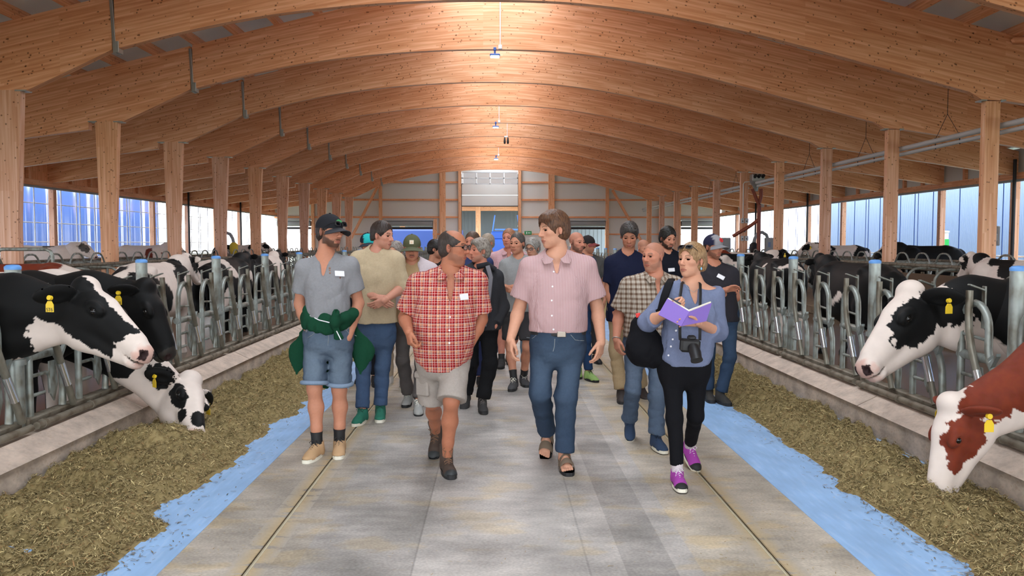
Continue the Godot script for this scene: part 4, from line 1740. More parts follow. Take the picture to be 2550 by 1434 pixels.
# pos: on the floor under the middle of the trunk; yaw: 0 faces +x; poll and muzzle in world space (or null for a plain pose)
# hb: blobs of coat in the frame of the head [centre, radii, colour, mirrored]; bb: the same in the frame of the body
func cow(label: String, pos: Vector3, yaw: float, poll: Variant, muzzle: Variant, dark: Color, hb: Array, bb: Array, base := DARK, cell := 0.014, seed_no := 1, tag_side := 0, lying := false, bias := 0.0, group := "") -> Node3D:
	var c := thing("cow", label, "cow", group, pos, yaw)
	c.scale = Vector3.ONE * herd_scale
	var inv := Transform3D(Basis(Vector3.UP, yaw) * Basis.from_scale(Vector3.ONE * herd_scale), pos).affine_inverse()
	var pl: Vector3 = inv * poll if poll != null else Vector3(1.13, 1.42, 0.05)
	var mz: Vector3 = inv * muzzle if muzzle != null else Vector3(1.52, 1.08, 0.12)
	var drop := 0.52 if lying else 0.0
	if lying:
		pl.y -= drop
		mz.y -= drop
	var fwd := Vector3(1, 0, 0)
	var u := (mz - pl).normalized()
	var hint := Vector3.UP + fwd
	var vv := (hint - u * hint.dot(u)).normalized()
	var ww := u.cross(vv)
	# the model's muzzle lies a little below its own axis
	u = u.rotated(ww, 0.13)
	vv = vv.rotated(ww, 0.13)
	var hbas := Basis(u, vv, ww)
	var sc := (mz - pl).length() / 0.52
	var white := lin(214, 200, 190)
	var cols := [white, dark, lin(202, 158, 144)]
	var off := Vector3(seed_no * 7.3, seed_no * 1.7, 0)
	var hinv := hbas.transposed()
	var paint := func(p: Vector3, _n: Vector3) -> Color:
		var q: Vector3 = (hinv * (p - pl)) / sc
		var e: float = edge_noise.get_noise_3d(p.x, p.y, p.z)
		var k := base
		if q.x > -0.14 or (p - pl).length() < 0.2:
			for b in hb:
				var d: Vector3 = q - b[0]
				if b.size() > 3 and b[3]:
					d.z = absf(q.z) - b[0].z
				if (d / b[1]).length() + e * 0.3 < 1.0:
					k = b[2]
			if q.x > 0.44 and Vector2(q.x - 0.515, q.y + 0.05).length() < 0.03 and absf(absf(q.z) - 0.045) < 0.022:
				return lin(50, 36, 34)
			if q.x > 0.455 and q.y < 0.0 and k == WHITE:
				return white.lerp(cols[2], smoothstep(0.455, 0.51, q.x + e * 0.04) * 0.8)
			if k == DARK and q.x > 0.46:
				return dark.lerp(lin(60, 54, 50), 0.5)
		else:
			var nz: float = coat_noise.get_noise_3d(p.x + off.x, p.y + off.y, p.z)
			k = DARK if nz + e * 0.05 + bias + (0.12 if base == DARK else -0.12) > 0.0 else WHITE
			if p.y < 0.5:
				k = WHITE
			for b in bb:
				var d: Vector3 = p - b[0]
				if (d / b[1]).length() + e * 0.18 < 1.0:
					k = b[2]
		if k == DARK:
			return dark * (1.0 + 0.25 * e)
		return white * (1.0 + 0.06 * e)
	var H := func(x: float, y: float, w: float) -> Vector3: return pl + hbas * (Vector3(x, y, w) * sc)
	queue(obj("body", null, M.coat, c), func(mb: MB) -> void:
		# trunk and legs
		var f := Field.new(Vector3(-1.25, -0.02, -0.5), Vector3(0.98, 1.62, 0.5), 0.026 if cell < 0.018 else 0.032)
		var z := Vector3(0, 0, 1)
		var dy := Vector3(0, -drop, 0)
		f.cap(Vector3(0.5, 1.03, 0) + dy, Vector3(-0.6, 1.06, 0) + dy, 0.36, 0.34, 0.08, z, 0.82)
		f.ell(Vector3(-0.1, 0.88, 0) + dy, Vector3(0.72, 0.38, 0.37), 0.1)
		f.cap(Vector3(0.52, 1.36, 0) + dy, Vector3(-0.5, 1.36, 0) + dy, 0.05, 0.06, 0.1)
		f.cap(Vector3(-0.6, 1.2, 0) + dy, Vector3(-0.95, 1.14, 0) + dy, 0.24, 0.2, 0.08)
		for s: float in [-1.0, 1.0]:
			f.ell(Vector3(-0.6, 1.34, 0.21 * s) + dy, Vector3(0.09, 0.06, 0.07), 0.09)
			f.ell(Vector3(-1.0, 1.22, 0.12 * s) + dy, Vector3(0.06, 0.06, 0.05), 0.06)
			f.ell(Vector3(0.5, 1.02, 0.2 * s) + dy, Vector3(0.22, 0.36, 0.15), 0.08)
			f.ell(Vector3(-0.74, 0.98, 0.19 * s) + dy, Vector3(0.27, 0.36, 0.14), 0.08)
			if lying:
				f.cap(Vector3(0.5, 0.4, 0.24 * s), Vector3(0.85, 0.12, 0.26 * s), 0.12, 0.07, 0.06)
				f.cap(Vector3(0.85, 0.12, 0.26 * s), Vector3(0.55, 0.07, 0.3 * s), 0.07, 0.05, 0.04)
				f.cap(Vector3(-0.7, 0.4, 0.24 * s), Vector3(-0.3, 0.14, 0.4 * s), 0.18, 0.09, 0.06)
				f.cap(Vector3(-0.3, 0.14, 0.4 * s), Vector3(-0.75, 0.08, 0.42 * s), 0.08, 0.05, 0.04)
			else:
				f.cap(Vector3(0.52, 0.82, 0.18 * s), Vector3(0.56, 0.46, 0.17 * s), 0.12, 0.062, 0.06)
				f.cap(Vector3(0.56, 0.46, 0.17 * s), Vector3(0.55, 0.12, 0.17 * s), 0.055, 0.042, 0.04)
				f.cap(Vector3(0.55, 0.12, 0.17 * s), Vector3(0.6, 0.03, 0.17 * s), 0.05, 0.062, 0.03)
				f.cap(Vector3(-0.66, 0.82, 0.2 * s), Vector3(-0.92, 0.53, 0.18 * s), 0.17, 0.075, 0.08)
				f.cap(Vector3(-0.92, 0.53, 0.18 * s), Vector3(-0.85, 0.13, 0.18 * s), 0.06, 0.046, 0.04)
				f.cap(Vector3(-0.85, 0.13, 0.18 * s), Vector3(-0.79, 0.03, 0.18 * s), 0.05, 0.064, 0.03)
		if not lying:
			f.ell(Vector3(-0.46, 0.62, 0), Vector3(0.24, 0.19, 0.18), 0.06)
		f.cap(Vector3(-1.0, 1.3, 0) + dy, Vector3(-1.1, 1.1, 0.02) + dy, 0.045, 0.03, 0.04)
		f.cap(Vector3(-1.1, 1.1, 0.02) + dy, Vector3(-1.1, 0.62, 0.04) + dy, 0.026, 0.022, 0.02)
		f.cap(Vector3(-1.1, 0.62, 0.04) + dy, Vector3(-1.08, 0.48, 0.05) + dy, 0.03, 0.045, 0.02)
		var nb := Vector3(0.55, 1.12, 0) + dy
		var thr := hbas * Vector3(-0.02, -0.12, 0) * sc + pl
		f.cap(nb, nb.lerp(pl, 0.45), 0.3, 0.22, 0.12, z, 0.72)
		f.into(mb, paint)
		# neck and head
		var lo := pl.min(mz).min(nb + Vector3(0.1, -0.25, 0)) - Vector3(0.34, 0.34, 0.34)
		var hi := pl.max(mz).max(nb) + Vector3(0.34, 0.36, 0.34)
		var g := Field.new(lo, hi, cell)
		var mid := nb.lerp(pl, 0.5) + Vector3(0, 0.03, 0)
		var side := (pl - nb).cross(Vector3.UP).normalized()
		g.cap(nb + Vector3(0, -0.04, 0), mid, 0.33, 0.225, 0.1, side, 0.66)
		g.cap(mid, pl + hbas * Vector3(-0.06, -0.09, 0) * sc, 0.215, 0.15, 0.1, side, 0.75)
		g.cap(nb + Vector3(0.1, -0.34, 0), mid + Vector3(0.06, -0.24, 0), 0.11, 0.07, 0.14)
		g.cap(mid + Vector3(0.06, -0.24, 0), pl + hbas * Vector3(0.02, -0.2, 0) * sc, 0.07, 0.05, 0.12)
		g.ell(H.call(0.07, -0.02, 0), Vector3(0.17, 0.125, 0.115) * sc, 0.05, hbas)
		g.ell(H.call(-0.04, 0.065, 0), Vector3(0.075, 0.075, 0.085) * sc, 0.04, hbas)
		g.cap(H.call(0.12, -0.02, 0), H.call(0.43, -0.055, 0), 0.105 * sc, 0.068 * sc, 0.04, ww, 0.92)
		g.cap(H.call(0.15, 0.065, 0), H.call(0.42, 0.0, 0), 0.03 * sc, 0.024 * sc, 0.05)
		g.ell(H.call(0.08, -0.13, 0), Vector3(0.15, 0.11, 0.095) * sc, 0.06, hbas)
		g.cap(H.call(0.1, -0.17, 0), H.call(0.43, -0.125, 0), 0.07 * sc, 0.04 * sc, 0.05)
		g.ell(H.call(0.475, -0.065, 0), Vector3(0.055, 0.062, 0.082) * sc, 0.03, hbas)
		g.ell(H.call(0.455, -0.13, 0), Vector3(0.05, 0.03, 0.06) * sc, 0.02, hbas)
		for s: float in [-1.0, 1.0]:
			g.ell(H.call(0.15, 0.03, 0.1 * s), Vector3(0.06, 0.035, 0.03) * sc, 0.03, hbas)
			g.ell(H.call(0.158, 0.015, 0.128 * s), Vector3(0.026, 0.017, 0.014) * sc, 0.008, hbas, true)
			g.ell(H.call(0.515, -0.05, 0.045 * s), Vector3(0.022, 0.017, 0.014) * sc, 0.01, hbas, true)
			var eb := hbas * Basis(Vector3(0, 1, 0), -0.35 * s) * Basis(Vector3(1, 0, 0), 0.45 * s)
			g.ell(H.call(-0.045, -0.005, 0.19 * s), Vector3(0.024, 0.06, 0.115) * sc, 0.025, eb)
			g.ell(H.call(-0.012, -0.015, 0.205 * s), Vector3(0.02, 0.036, 0.08) * sc, 0.01, eb, true)
		g.ell(H.call(0.53, -0.105, 0), Vector3(0.13, 0.006, 0.1) * sc, 0.006, hbas, true)
		g.into(mb, paint)
	)
	for s: float in [-1.0, 1.0]:
		var e := MB.new()
		var rows := []
		for i in 7:
			var row := PackedVector3Array()
			var th := PI * i / 6.0
			for j in 10:
				var a := TAU * j / 10.0
				row.append(H.call(0.156, 0.015, 0.107 * s) + hbas * (Vector3(sin(th) * cos(a), cos(th), -sin(th) * sin(a)) * 0.022 * sc))
			rows.append(row)
		e.grid(rows, true, false, true)
		obj("eye", e, M.eye, c)
		if tag_side != 0 and (tag_side == 2 or signf(tag_side) == s):
			var t := MB.new()
			var o: Vector3 = H.call(-0.02, -0.03, 0.225 * s)
			var tb := Basis(Vector3.UP.cross(ww * s).normalized(), Vector3.UP, ww * s).orthonormalized()
			t.prism(PackedVector2Array([Vector2(-0.03, -0.085), Vector2(0.03, -0.085), Vector2(0.03, -0.035), Vector2(0.015, -0.01), Vector2(-0.015, -0.01), Vector2(-0.03, -0.035)]), Transform3D(tb, o + ww * s * 0.012), 0.004)
			var to := obj("ear_tag", t, M.tag, c)
			t = MB.new()
			t.tube([o + Vector3(0, 0.012, 0), o + ww * s * 0.022 + Vector3(0, 0.012, 0)], 0.017, 12)
			obj("tag_button", t, M.tag, to)
			if seed_no == 3 or seed_no == 5:
				var tm := TextMesh.new()
				tm.text = "ST6"
				tm.font_size = 16
				tm.pixel_size = 0.0019
				tm.depth = 0.001
				var ti := obj("tag_text", tm, M.dark, to)
				ti.transform = Transform3D(tb, o + ww * s * 0.017 + Vector3(0, -0.068, 0))
	return c

func build_cows() -> void:
	coat_noise = noise_of(91, 1.15, 2)
	edge_noise = noise_of(92, 11.0, 3)
	M.coat = vmat(0.6, 0.28)
	M.coat.rim_enabled = true
	M.coat.rim = 0.05
	M.eye = mat(srgb(14, 12, 12), 0.12)
	M.tag = mat(srgb(232, 196, 40), 0.45)
	var black := lin(15, 15, 17)
	var red := lin(112, 48, 30)
	herd_scale = 0.95
	# left, at the feed fence
	var p1 := at(212, 752, 5.62)
	var z1 := -p1.z
	cow("black cow with white blaze and yellow ear tag, foremost at the left feed fence", Vector3(-4.28, 0, p1.z), 0.0, p1, at(366, 893, 5.45), black,
		[[Vector3(0.5, -0.1, 0), Vector3(0.17, 0.16, 0.2), WHITE], [Vector3(0.22, 0.11, 0), Vector3(0.34, 0.09, 0.05), WHITE], [Vector3(0.2, -0.25, 0), Vector3(0.36, 0.09, 0.2), WHITE], [Vector3(-0.04, -0.26, 0), Vector3(0.12, 0.11, 0.2), WHITE], [Vector3(-0.03, 0.13, 0), Vector3(0.06, 0.06, 0.05), WHITE]],
		[[Vector3(0.9, 0.75, 0), Vector3(0.5, 0.22, 0.5), WHITE], [Vector3(0.6, 1.15, 0), Vector3(0.62, 0.5, 0.6), DARK]], DARK, 0.0095, 3, 2, false, 0.4)
	var p2 := at(352, 738, 6.72)
	cow("all-black cow with yellow ear tag, head lowered behind the foremost left cow", Vector3(-4.25, 0, p2.z), 0.0, p2, at(422, 893, 6.62), black, [], [], DARK, 0.011, 5, 2, false, 0.5)
	var p3 := at(462, 972, 7.0)
	cow("white cow with black spots eating silage from the floor on the left", Vector3(-4.22, 0, p3.z), 0.0, p3, at(488, 1098, 6.52), black,
		[[Vector3(0.15, 0.0, 0.12), Vector3(0.13, 0.07, 0.07), DARK, true], [Vector3(0.3, -0.05, 0.09), Vector3(0.05, 0.05, 0.05), DARK, true], [Vector3(0.4, 0.03, 0.03), Vector3(0.07, 0.05, 0.04), DARK, true], [Vector3(-0.06, -0.01, 0.2), Vector3(0.08, 0.09, 0.13), DARK, true], [Vector3(0.0, 0.1, 0.0), Vector3(0.05, 0.05, 0.05), WHITE]],
		[[Vector3(1.0, 0.95, 0), Vector3(0.28, 0.26, 0.5), DARK], [Vector3(1.2, 0.72, -0.1), Vector3(0.09, 0.1, 0.4), DARK]], WHITE, 0.0105, 8, 2, false, -0.1)
	# right, at the feed fence
	var p4 := at(2274, 762, 6.02)
	cow("white-faced cow with black cheek looking over the right feed fence", Vector3(4.42, 0, p4.z + 0.05), PI, p4, at(2150, 930, 5.82), black,
		[[Vector3(0.13, -0.03, 0.13), Vector3(0.185, 0.13, 0.13), DARK, true], [Vector3(-0.06, -0.02, 0.2), Vector3(0.1, 0.12, 0.16), DARK, true], [Vector3(-0.1, -0.1, 0.0), Vector3(0.12, 0.16, 0.25), DARK], [Vector3(0.02, 0.11, 0), Vector3(0.12, 0.09, 0.075), WHITE], [Vector3(0.02, -0.28, 0), Vector3(0.14, 0.12, 0.2), WHITE]],
		[[Vector3(0.8, 1.2, 0), Vector3(0.4, 0.5, 0.5), DARK], [Vector3(1.0, 0.78, 0), Vector3(0.4, 0.2, 0.4), WHITE], [Vector3(0.2, 1.4, 0), Vector3(0.42, 0.32, 0.5), WHITE]], WHITE, 0.0095, 12, 2, false, -0.2)
	var p5 := at(2385, 1030, 4.9)
	cow("red and white cow bending down to the silage at the lower right", Vector3(4.5, 0, p5.z + 0.03), PI, p5, at(2335, 1240, 4.86), red,
		[[Vector3(0.13, -0.03, 0.12), Vector3(0.17, 0.13, 0.12), DARK, true], [Vector3(0.24, -0.06, 0.12), Vector3(0.13, 0.08, 0.08), DARK, true], [Vector3(-0.06, -0.02, 0.2), Vector3(0.1, 0.12, 0.16), DARK, true], [Vector3(-0.12, -0.12, 0.0), Vector3(0.12, 0.14, 0.25), DARK], [Vector3(-0.02, 0.09, 0), Vector3(0.1, 0.1, 0.08), WHITE], [Vector3(0.05, -0.26, 0), Vector3(0.16, 0.1, 0.2), WHITE]],
		[[Vector3(0.95, 0.9, 0), Vector3(0.5, 0.42, 0.5), DARK], [Vector3(0.72, 1.2, 0.1), Vector3(0.12, 0.2, 0.3), WHITE], [Vector3(1.1, 0.55, 0), Vector3(0.3, 0.14, 0.4), WHITE]], WHITE, 0.0095, 15, 2, false, 0.5)
	# cows in the alleys and cubicles
	var spots := [
		["red and white cow standing crosswise in the left cubicles, rear towards the fence", Vector3(-6.35, 0, -10.9), PI, red, DARK, 21, 0.1, false],
		["white cow with black rump behind the left fence hoops, nearest of that row", Vector3(-4.75, 0, -11.5), PI / 2, black, WHITE, 31, 0.02, false],
		["black cow with one white streak behind the left fence, middle of that row", Vector3(-4.7, 0, -14.3), PI / 2, black, DARK, 33, 0.12, false],
		["black cow with pale back behind the left fence, farthest of that row", Vector3(-4.9, 0, -17.3), PI / 2, black, DARK, 37, 0.0, false],
		["cream cow with brown spots standing in the far left cubicles", Vector3(-11.3, 0.2, -26.5), 0.0, red, WHITE, 41, -0.22, false],
		["pale cow standing behind the second tapered post on the left", Vector3(-12.2, 0.2, -22.5), 0.0, lin(90, 84, 78), WHITE, 43, -0.3, false],
		["black and white cow lying far down the left cubicles", Vector3(-10.9, 0.2, -35.0), 0.2, black, WHITE, 45, 0.1, false],
		["black cow with white back line behind the right fence, tail end to the front", Vector3(4.95, 0, -14.6), PI / 2, black, DARK, 51, 0.26, false],
		["black cow with white tail switch behind the right fence posts", Vector3(4.9, 0, -11.2), PI / 2 + 0.1, black, DARK, 53, 0.5, false],
		["white cow with black head standing crosswise beyond the right fence", Vector3(6.3, 0, -21.0), 0.1, black, WHITE, 56, -0.05, false],
		["brown and white cow half hidden by the white cow with a black head", Vector3(7.2, 0, -23.4), PI - 0.2, red, DARK, 58, 0.0, false],
		["black and white cow seen from behind at the right edge by the board partition", Vector3(8.35, 0, -13.2), PI / 2 + 0.1, black, WHITE, 61, 0.0, false],
		["black cow standing in the right cubicles below the window wall", Vector3(11.9, 0.2, -22.6), PI, black, DARK, 63, 0.4, false],
		["small distant spotted cow in the right cubicles", Vector3(11.5, 0.2, -27.5), PI, black, WHITE, 66, 0.05, false],
	]
	herd_scale = 0.93
	for s in spots:
		var hb := [[Vector3(0.2, 0.1, 0), Vector3(0.3, 0.09, 0.05), WHITE]] if s[4] == DARK else [[Vector3(0.1, 0.0, 0.12), Vector3(0.2, 0.12, 0.1), DARK, true]]
		if s[5] == 56:
			hb = [[Vector3(0.15, 0, 0), Vector3(0.4, 0.3, 0.4), DARK]]
		cow(s[0], s[1], s[2], null, null, s[3], hb, [], s[4], 0.02, s[5], 2 if s[5] % 2 == 0 else 0, s[7], s[6])

# ------------------------------------------------------------------ people
func skin_paint(sp: Dictionary, T: Transform3D, s: float) -> Callable:
	var inv := T.affine_inverse()
	var skin: Color = sp.get("skin", lin(202, 146, 118))
	var beard: float = sp.get("beard", 0.0)
	var bcol: Color = sp.get("beard_col", lin(58, 42, 34))
	var brow: Color = sp.get("brow", lin(70, 50, 38))
	var moust: float = sp.get("moustache", beard)
	var scalp: float = sp.get("scalp", 0.0)
	var lip := skin.lerp(lin(168, 88, 82), 0.6)
	var red := skin.lerp(lin(196, 104, 86), 0.5)
	return func(p: Vector3, n: Vector3) -> Color:
		var q: Vector3 = inv * p / 1.0
		var e: float = edge_noise.get_noise_3d(p.x * 5.0, p.y * 5.0, p.z * 5.0)
		if q.length() > 0.22:
			return skin * (1.0 + 0.08 * e)
		var c := skin * (1.0 + 0.05 * e)
		var ax := absf(q.x)
		# nose, cheeks and ears are ruddier
		c = c.lerp(red, 0.55 * exp(-((q - Vector3(0, -0.03, 0.105)) / Vector3(0.02, 0.02, 0.02)).length_squared()))
		c = c.lerp(red, 0.35 * exp(-((Vector3(ax, q.y, q.z) - Vector3(0.042, -0.03, 0.07)) / Vector3(0.022, 0.022, 0.03)).length_squared()))
		if ax > 0.074 and absf(q.y) < 0.04:
			c = c.lerp(red, 0.5)
		if scalp > 0.0 and q.z < 0.075 and q.y > 0.012 + maxf(0.0, q.z) * 0.7 and ax < 0.085:
			c = c.lerp(brow, scalp)
		if beard > 0.0 or moust > 0.0:
			var thr := -0.026 - 0.42 * maxf(q.z, 0.0)
			var low := smoothstep(thr + 0.004, thr - 0.012, q.y + e * 0.008)
			low *= smoothstep(-0.03, -0.005, q.z) * smoothstep(-0.128, -0.108, q.y + minf(0.0, (q.z - 0.05) * 0.4))
			if ax > 0.06 and q.z > -0.012 and q.z < 0.022 and q.y < 0.03:
				low = maxf(low, 0.7)
			if q.y < -0.09:
				low *= smoothstep(0.012, 0.04, q.z)
			var mz := exp(-(pow(q.y + 0.0565, 2) / 0.00007 + pow(q.x / 0.027, 4))) * (1.0 if q.z > 0.06 else 0.0)
			var chin := low if q.y < -0.083 or ax > 0.03 else 0.0
			c = c.lerp(bcol, clampf(chin * beard + mz * moust, 0.0, 0.92))
		if q.z > 0.06 and ax < 0.026 and absf(q.y + 0.0705) < 0.0105 * (1.0 - pow(ax / 0.027, 2)) + 0.001:
			c = lip * (0.6 if absf(q.y + 0.0705) < 0.0022 else 1.0)
		var by := 0.0225 + 0.006 * (1.0 - pow((ax - 0.032) / 0.02, 2))
		if q.z > 0.05 and ax > 0.012 and ax < 0.05 and absf(q.y - by) < 0.0048:
			c = c.lerp(brow, 0.75)
		# dark rims of the lids
		if q.z > 0.055 and absf(ax - 0.031) < 0.0165 and absf(q.y - 0.0095) < 0.0026:
			c = c.lerp(lin(52, 34, 28), 0.7)
		return c

func head_into(mb: MB, T: Transform3D, cell: float, paint: Callable, sp: Dictionary) -> void:
	var f := Field.new(Vector3(-0.1, -0.215, -0.125), Vector3(0.1, 0.14, 0.135), cell)
	var jaw: float = sp.get("jaw", 1.0)
	f.ell(Vector3(0, 0.035, -0.012), Vector3(0.076, 0.084, 0.096), 0.02)
	f.ell(Vector3(0, -0.028, 0.026), Vector3(0.063 * jaw, 0.086, 0.066), 0.03)
	f.ell(Vector3(0, -0.072, 0.03), Vector3(0.055 * jaw, 0.042, 0.052), 0.025)
	f.ell(Vector3(0, -0.104, 0.062), Vector3(0.023, 0.016, 0.02), 0.022)
	f.cap(Vector3(0, -0.06, -0.022), Vector3(0, -0.2, -0.042), 0.053 * jaw, 0.058 * jaw, 0.02)
	if sp.get("plump", 0.0) > 0.0:
		f.ell(Vector3(0, -0.115, 0.025), Vector3(0.045, 0.03, 0.045), 0.03)
	for x: float in [-1.0, 1.0]:
		f.ell(Vector3(0.043 * x, -0.018, 0.056), Vector3(0.02, 0.018, 0.022), 0.022)
		f.cap(Vector3(0.01 * x, 0.02, 0.083), Vector3(0.047 * x, 0.021, 0.066), 0.010, 0.009, 0.018)
	f.cap(Vector3(0, 0.014, 0.085), Vector3(0, -0.026, 0.107), 0.008, 0.0115, 0.014)
	f.ell(Vector3(0, -0.031, 0.106), Vector3(0.0125, 0.0105, 0.013), 0.008)
	for x: float in [-1.0, 1.0]:
		f.ell(Vector3(0.0125 * x, -0.034, 0.096), Vector3(0.008, 0.0075, 0.011), 0.006)
		f.ell(Vector3(0.031 * x, 0.002, 0.090), Vector3(0.0175, 0.0115, 0.014), 0.012, Basis(), true)
	f.ell(Vector3(0, -0.0655, 0.087), Vector3(0.023, 0.0055, 0.011), 0.006)
	f.ell(Vector3(0, -0.0755, 0.085), Vector3(0.019, 0.0065, 0.0115), 0.006)
	f.ell(Vector3(0, -0.0705, 0.1), Vector3(0.025, 0.0017, 0.012), 0.003, Basis(), true)
	for x: float in [-1.0, 1.0]:
		f.ell(Vector3(0.031 * x, 0.002, 0.0735), Vector3(0.0145, 0.0132, 0.0115), 0.003)
		var eb := Basis(Vector3.UP, 0.42 * x) * Basis(Vector3(1, 0, 0), -0.12)
		f.ell(Vector3(0.0795 * x, -0.006, -0.008), Vector3(0.0085, 0.032, 0.0185), 0.008, eb)
		f.ell(Vector3(0.089 * x, -0.002, -0.003), Vector3(0.008, 0.018, 0.009), 0.004, eb, true)
	f.into(mb, paint_local(paint, T), T)
	# eyes
	var gaze: Vector3 = sp.get("gaze", Vector3(0, -0.05, 1)).normalized()
	for x: float in [-1.0, 1.0]:
		var c := Vector3(0.031 * x, 0.0015, 0.0742)
		var nr := 13
		var up := gaze.cross(Vector3(1, 0, 0)).normalized() * -1.0
		var rt := up.cross(gaze).normalized()
		var rows := []
		var st := mb.v.size()
		for i in nr:
			var row := PackedVector3Array()
			var th := PI * 0.62 * i / (nr - 1)
			for j in 14:
				var a := TAU * j / 14.0
				var dd := (rt * cos(a) + up * sin(a)) * sin(th) + gaze * cos(th)
				row.append(T * (c + dd * Vector3(0.0150, 0.0092, 0.0118)))
			rows.append(row)
		var keep := mb.tint
		mb.grid(rows, true, false, false)
		for i in nr:
			for j in 14:
				var k := st + i * 14 + j
				mb.n[k] = (T.basis * ((T.affine_inverse() * mb.v[k]) - c)).normalized()
				mb.col[k] = lin(12, 10, 10) if i < 2 else (sp.get("iris", lin(74, 58, 44)) if i < 5 else lin(214, 204, 196))

func paint_local(paint: Callable, T: Transform3D) -> Callable:
	return func(p: Vector3, n: Vector3) -> Color: return paint.call(T * p, n)

func hair_into(mb: MB, T: Transform3D, cell: float, sp: Dictionary) -> void:
	var h: Dictionary = sp.hair
	var f := Field.new(Vector3(-0.15, -0.2, -0.19), Vector3(0.15, 0.2, 0.15), cell)
	var vol: float = h.get("vol", 0.012)
	var style: String = h.get("style", "short")
	f.ell(Vector3(0, 0.036, -0.014), Vector3(0.077 + vol, 0.086 + vol * h.get("up", 1.0), 0.097 + vol), 0.01)
	f.ell(Vector3(0, -0.02, -0.045), Vector3(0.066 + vol, 0.07, 0.062 + vol), 0.02)
	if style == "short" or style == "curly":
		for x: float in [-1.0, 1.0]:
			f.ell(Vector3(0.07 * x, 0.008, 0.006), Vector3(0.008 + vol * 0.35, 0.034, 0.014), 0.01)
		if h.get("fringe", 0.0) > 0.0:
			f.ell(Vector3(0.02, 0.082, 0.062), Vector3(0.06, 0.028 + h.fringe, 0.035 + h.fringe), 0.02)
	elif style == "tied":
		f.ell(Vector3(0, 0.0, -0.1), Vector3(0.05, 0.045, 0.05), 0.03)
		f.ell(Vector3(0, -0.03, -0.13), Vector3(0.035, 0.045, 0.03), 0.02)
		for x: float in [-1.0, 1.0]:
			f.cap(Vector3(0.055 * x, 0.07, 0.05), Vector3(0.078 * x, 0.0, 0.005), 0.014, 0.012, 0.02)
			f.cap(Vector3(0.078 * x, 0.0, 0.005), Vector3(0.06 * x, -0.05, -0.06), 0.012, 0.02, 0.02)
	elif style == "long":
		for x: float in [-1.0, 1.0]:
			f.cap(Vector3(0.07 * x, 0.05, 0.02), Vector3(0.085 * x, -0.12, 0.0), 0.02, 0.024, 0.02)
		f.ell(Vector3(0, -0.06, -0.06), Vector3(0.085, 0.1, 0.05), 0.03)
	var line: float = h.get("line", 0.068)
	# open the face and, for thin hair, the crown
	f.ell(Vector3(0, -0.045, 0.10), Vector3(0.068 if style == "tied" or style == "long" else 0.079, line + 0.045, 0.082), 0.006, Basis(), true)
	for x: float in [-1.0, 1.0]:
		f.ell(Vector3(0.085 * x, -0.022, 0.004), Vector3(0.03, 0.036, 0.026), 0.004, Basis(), true)
		if h.get("recede", 0.0) > 0.0:
			f.ell(Vector3(0.045 * x, 0.1, 0.08), Vector3(0.028, 0.04, 0.035 + h.recede), 0.008, Basis(), true)
	if h.get("bald", 0.0) > 0.0:
		f.ell(Vector3(0, 0.115, 0.045), Vector3(0.074, 0.075 + h.bald, 0.105), 0.008, Basis(), true)
	f.cut(Vector3(0, h.get("nape", -0.075), 0), Vector3(0, -1, 0.3))
	var rough: float = h.get("rough", 0.0035)
	if style == "curly":
		f.ripple(hair_noise, rough, Vector3(0.8, 0.8, 0.8))
	else:
		# locks that run down from the crown
		for z in f.nz:
			for y in f.ny:
				var i := f.nx * (y + f.ny * z)
				for x in f.nx:
					if absf(f.f[i]) < rough + 2.5 * cell:
						f.f[i] += rough * lock(f.o + Vector3(x, y, z) * cell)
					i += 1
	var c0: Color = h.get("col", lin(60, 44, 34))
	var c1: Color = h.get("col2", c0 * 1.5)
	f.into(mb, func(p: Vector3, _n: Vector3) -> Color:
		var e: float = hair_noise.get_noise_3d(p.x * 0.9, p.y * 0.9, p.z * 0.9) if style == "curly" else lock(p)
		return c0.lerp(c1, clampf(0.38 + e * 0.8, 0.0, 1.0)), T)

func lock(p: Vector3) -> float:
	var q := p - Vector3(0, 0.02, -0.03)
	return hair_noise.get_noise_2d(atan2(q.x, q.z) * 0.2, atan2(q.y, Vector2(q.x, q.z).length()) * 0.035 + 0.01 * sin(q.x * 60.0))

